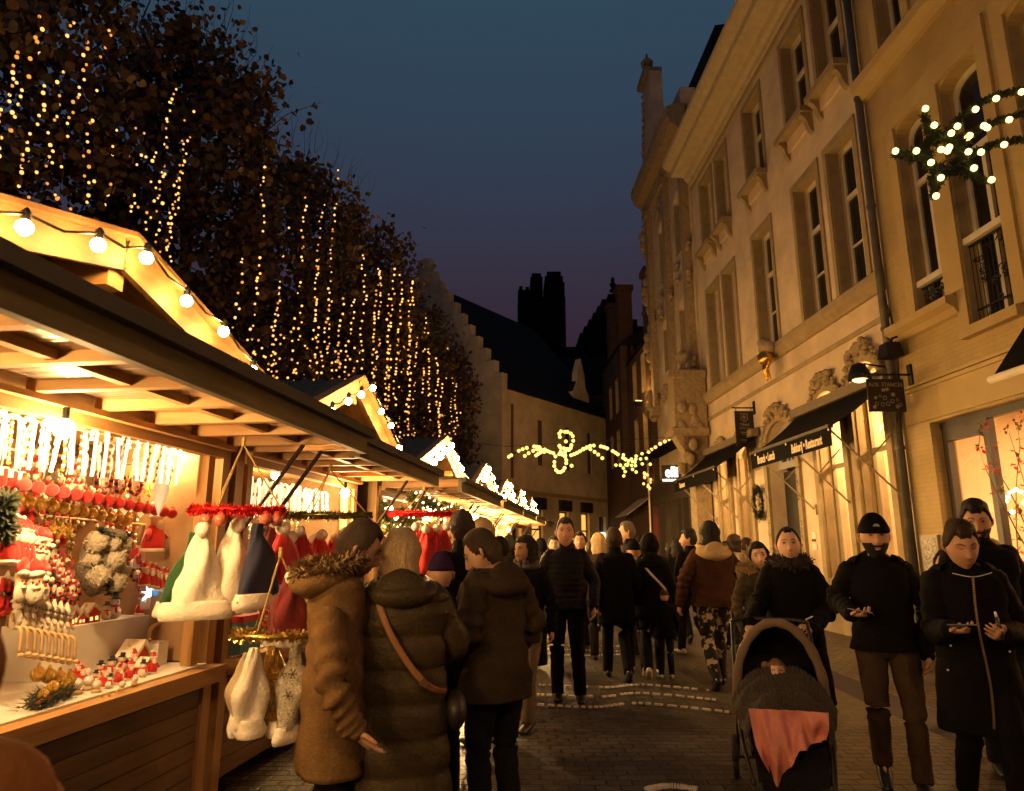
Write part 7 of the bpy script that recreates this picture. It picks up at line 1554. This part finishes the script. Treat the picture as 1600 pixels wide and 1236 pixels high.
# -- far heads
for u_,v_,Y_,f_,lab,hh,cc in ((866,838,12.5,180,'far passer-by looking over the shoulder of the lone man','short',k_brown),(908,831,11.6,170,'boyish faced passer-by right behind the lone man','short',k_maroon),(925,846,14.0,0,'distant dark figure walking away beyond the lone man','short',k_black),(1005,838,13.2,0,'distant figure beyond the balding man','beanie',k_black),(1052,846,13.5,0,'distant figure before the red panel','short',k_black),(968,842,14.8,170,'distant walker under the shooting star','short',k_navy),(846,842,13.6,10,'distant figure near the end of the huts','hooded',k_black),(1062,842,12.3,0,'distant figure in front of the cafe','bob',k_black),(893,842,15.8,0,'farthest figure in the street beyond the lone man','short',k_black),(1140,845,11.2,-20,'dark figure beside the bakery windows','bob',k_brown),(812,842,12.0,30,'distant figure beside the fifth stall','short',k_brown),(798,836,10.6,50,'bystander in dark coat near the end stalls','crop',k_black)):
    person(lab,u_,v_,Y_,f_,coat=cc,hair=hh,hm=h_black if hh!='beanie' else k_black,near=False,stance='walk')
# ================================================================ PRAM
def pram():
    Y=4.85; d=pixray(1221,1100); X=d.x/d.y*Y; t=thing('pram','black pram with arched hood rim, a baby wrapped in blankets inside','pram',(X,Y,0),R(165))
    met=mat('pram_frame',(.03,.028,.026),.4,metal=.5); rim=mat('pram_hood_rim',(.17,.115,.07),.7,var=.2); fab=clothm('pram_fabric',(.012,.011,.011)); tyre=mat('pram_tyre',(.012,.012,.012),.8)
    q=MB().mat(met,True)
    for s in (-1,1):
        q.tube([(s*.26,-.50,1.02),(s*.27,-.25,.72),(s*.27,.15,.42),(s*.22,.42,.18)],.013,8,m=14); q.tube([(s*.28,-.32,.14),(s*.27,-.12,.45),(s*.25,.05,.62)],.012,8,m=10)
    q.tube([(-.26,-.50,1.02),(-.15,-.54,1.03),(.15,-.54,1.03),(.26,-.50,1.02)],.016,8,m=12); q.tube([(-.28,-.32,.14),(.28,-.32,.14)],.01,6); q.obj('frame',t)
    for x,y,r in ((-.30,-.32,.14),(.30,-.32,.14),(-.18,.42,.10),(.18,.42,.10)):
        q=MB().mat(tyre,True); q.tube([(x,y+r*.86*math.cos(a),r+r*.86*math.sin(a)) for a in [2*PI*k/20 for k in range(21)]],r*.15,8); 
        w=q.obj('wheel',t); q=MB().mat(met)
        for k in range(6): a=PI*k/3; q.tube([(x,y,r),(x,y+r*.8*math.cos(a),r+r*.8*math.sin(a))],.006,5)
        q.obj('spokes',w)
    q=MB().mat(fab,True)   # seat shell
    q.grid(lambda u,v:(lambda a,p:(p[0]*.235*math.sin(a),p[1]-.10*math.cos(a)*p[3],p[2]-.06*math.cos(a)))( -1.9+3.8*u,((1,-.30,.86,1),(1.05,-.18,.66,1),(1.05,-.02,.50,1),(1.0,.22,.44,.6),(.95,.38,.34,.3))[int(round(v*4))]),18,5)
    q.add([(-.22,-.26,.80),(.22,-.26,.80),(.22,.0,.42),(-.22,.0,.42),(.21,.36,.38),(-.21,.36,.38),(.19,.44,.16),(-.19,.44,.16)],[(0,1,2,3),(3,2,4,5),(5,4,6,7)]); q.obj('seat',t)
    def arch(y,z0,w,hh,n=18,a0=0.0): return [(w*math.cos(PI*k/n+0),y-.0,z0+hh*math.sin(PI*k/n)) for k in range(n+1)]
    q=MB().mat(fab,True); R0=[(x,-.34+.0,z) for x,_,z in arch(0,.66,.22,.22)]; R1=[(x,-.20,z) for x,_,z in arch(0,.66,.245,.36)]; R2=[(x,-.02,z) for x,_,z in arch(0,.66,.262,.40)]
    R0=[(x*.8,-.42,.66+(z-.66)*.6) for x,_,z in R1]
    q.rings([[Vector(p) for p in r] for r in (R0,R1,R2)],closed=False); q.add(R0,[tuple(range(len(R0)))]); hood=q.obj('hood',t)
    q=MB().mat(rim,True); P=[(x,-.0,z) for x,_,z in arch(0,.60,.272,.46)]; P=[(P[0][0]-.015,0,.48)]+P+[(P[-1][0]+.015,0,.48)]; q.tube(P,[(.030,.016)]*len(P),10,up=(0,1,0),m=40,disp=lambda f,a,p:.003*math.sin(f*60)); q.obj('hood_rim',hood)
    
    # baby
    b=thing('person','baby in a tan knitted bonnet asleep in the pram','person',(X,Y,0),R(165),'people in the market street'); HM=Matrix.Translation((.015,.02,.735))@Matrix.Rotation(R(28),4,'X')@Matrix.Scale(.78,4)
    bd=MB().mat(skin2,True); m=MB(); m.tube([(0,-.01,.66),(0,.08,.58),(0,.18,.52)],[(.05,.05),(.09,.07),(.08,.06)],10,m=8,round_=.8)
    for s in (-1,1): m.tube([(s*.07,.03,.64),(s*.13,.12,.60),(s*.10,.2,.60)],[.03,.026,.022],8,m=8,round_=.9); m.tube([(s*.05,.16,.52),(s*.07,.25,.51),(s*.06,.31,.45)],[.036,.030,.024],8,m=8,round_=.9)
    bd.add(*remeshed(m,.014,2)); bd.grid(lambda u_,v_:HM@headp((2*PI*u_-PI)-.40*math.sin(2*PI*u_-PI),.02+(PI-.04)*v_),36,30,closeu=True); bd.obj('body',b)
    q=MB().mat(iris,True)
    for s in (-1,1): q.tube([HM@face_at(s*x,z,.003) for x,z in ((.018,.015),(.03,.012),(.043,.016))],.0022,5,m=8)
    q.mat(lipm); q.grid(lambda u_,v_:HM@face_at((u_-.5)*.036,-.06+(v_-.5)*.012,.001),7,3); q.obj('face_details',b)
    q=MB().mat(clothm('tan_knit',(.22,.12,.05)),True); shell(q,lambda a,p:hairmask(a,p,.048,-.03,-.10),lambda a,p:.013+.004*math.sin(p.z*420),HM,2,48,60); q.ball(HM@Vector((.085,-.0,.075)),.028,10,8); q.obj('bonnet',b)
    # blankets
    kn=mat('dark_knit_blanket',(.050,.038,.024),.95,var=.4,vs=12,bump=1,bs=60); pk=mat('pink_blanket',(.72,.27,.20),.9,var=.15,vs=8,bump=.3,bs=60)
    def kfn(u,v):
        x=-.285+.57*u; y=.02+.36*v; z=.775-.05*v-.13*v*v-.42*(abs(x)/.29)**3*.45+.022*math.sin(v*17+2*math.sin(u*4))+.012*nz((x,y,0),14)+.004*math.sin(u*150)
        return (x*(1+.1*math.sin(v*5)),y,z)
    q=MB().mat(kn,True); q.grid(kfn,90,40); q.grid(lambda u,v:(kfn(u,v)[0],kfn(u,v)[1]-.012,kfn(u,v)[2]-.016),30,20); o=q.obj('knitted_blanket'); o.location=t.location; o.rotation_euler=t.rotation_euler; tag(o,'dark ribbed knitted blanket drawn over the baby in the pram','blanket')
    def pfn(u,v):
        x=-.225+.45*u; low=.11+.05*math.sin(u*3.0)+(.23*max(0,1-abs(u-.74)*3.0)); z=.60-v*(low+.04); y=.40+.05*v+.040*math.sin(u*9+v*4+math.sin(u*23))*(.3+v)+.012*nz((x,z,0),12); return (x*(1-.12*v),y,z)
    q=MB().mat(pk,True); q.grid(pfn,50,26); o=q.obj('pink_blanket'); o.location=t.location; o.rotation_euler=t.rotation_euler; tag(o,'salmon pink blanket hanging in a point from the front of the pram','blanket')
pram()
def added_lantern():  # lantern added out of view to light the shoppers' backs and the ground
    t=thing('added_lantern','tall iron lantern added unseen behind the camera to light backs and ground','added street lamp',(.9,-1.6,0)); q=MB().mat(iron,True); q.lathe([(.16,0),(.15,.3),(.08,.5),(.055,.9),(.05,4.3),(.09,4.4),(.03,4.5)],(0,0,0),14); q.obj('post',t)
    q=MB().mat(iron)
    for a in range(6): c,s=math.cos(a*PI/3),math.sin(a*PI/3); q.tube([(.12*c,.12*s,4.5),(.2*c,.2*s,5.0)],.010,5)
    q.lathe([(.24,5.0),(.2,5.08),(.06,5.25),(.02,5.4)],(0,0,0),6); q.obj('cage',t); MB().mat(bulbm,True).ball((0,0,4.75),.09,14,10).obj('bulb',t); lamp('lamp_light','POINT',(0,0,4.6),230,(1,.50,.17),.12,t)
added_lantern()
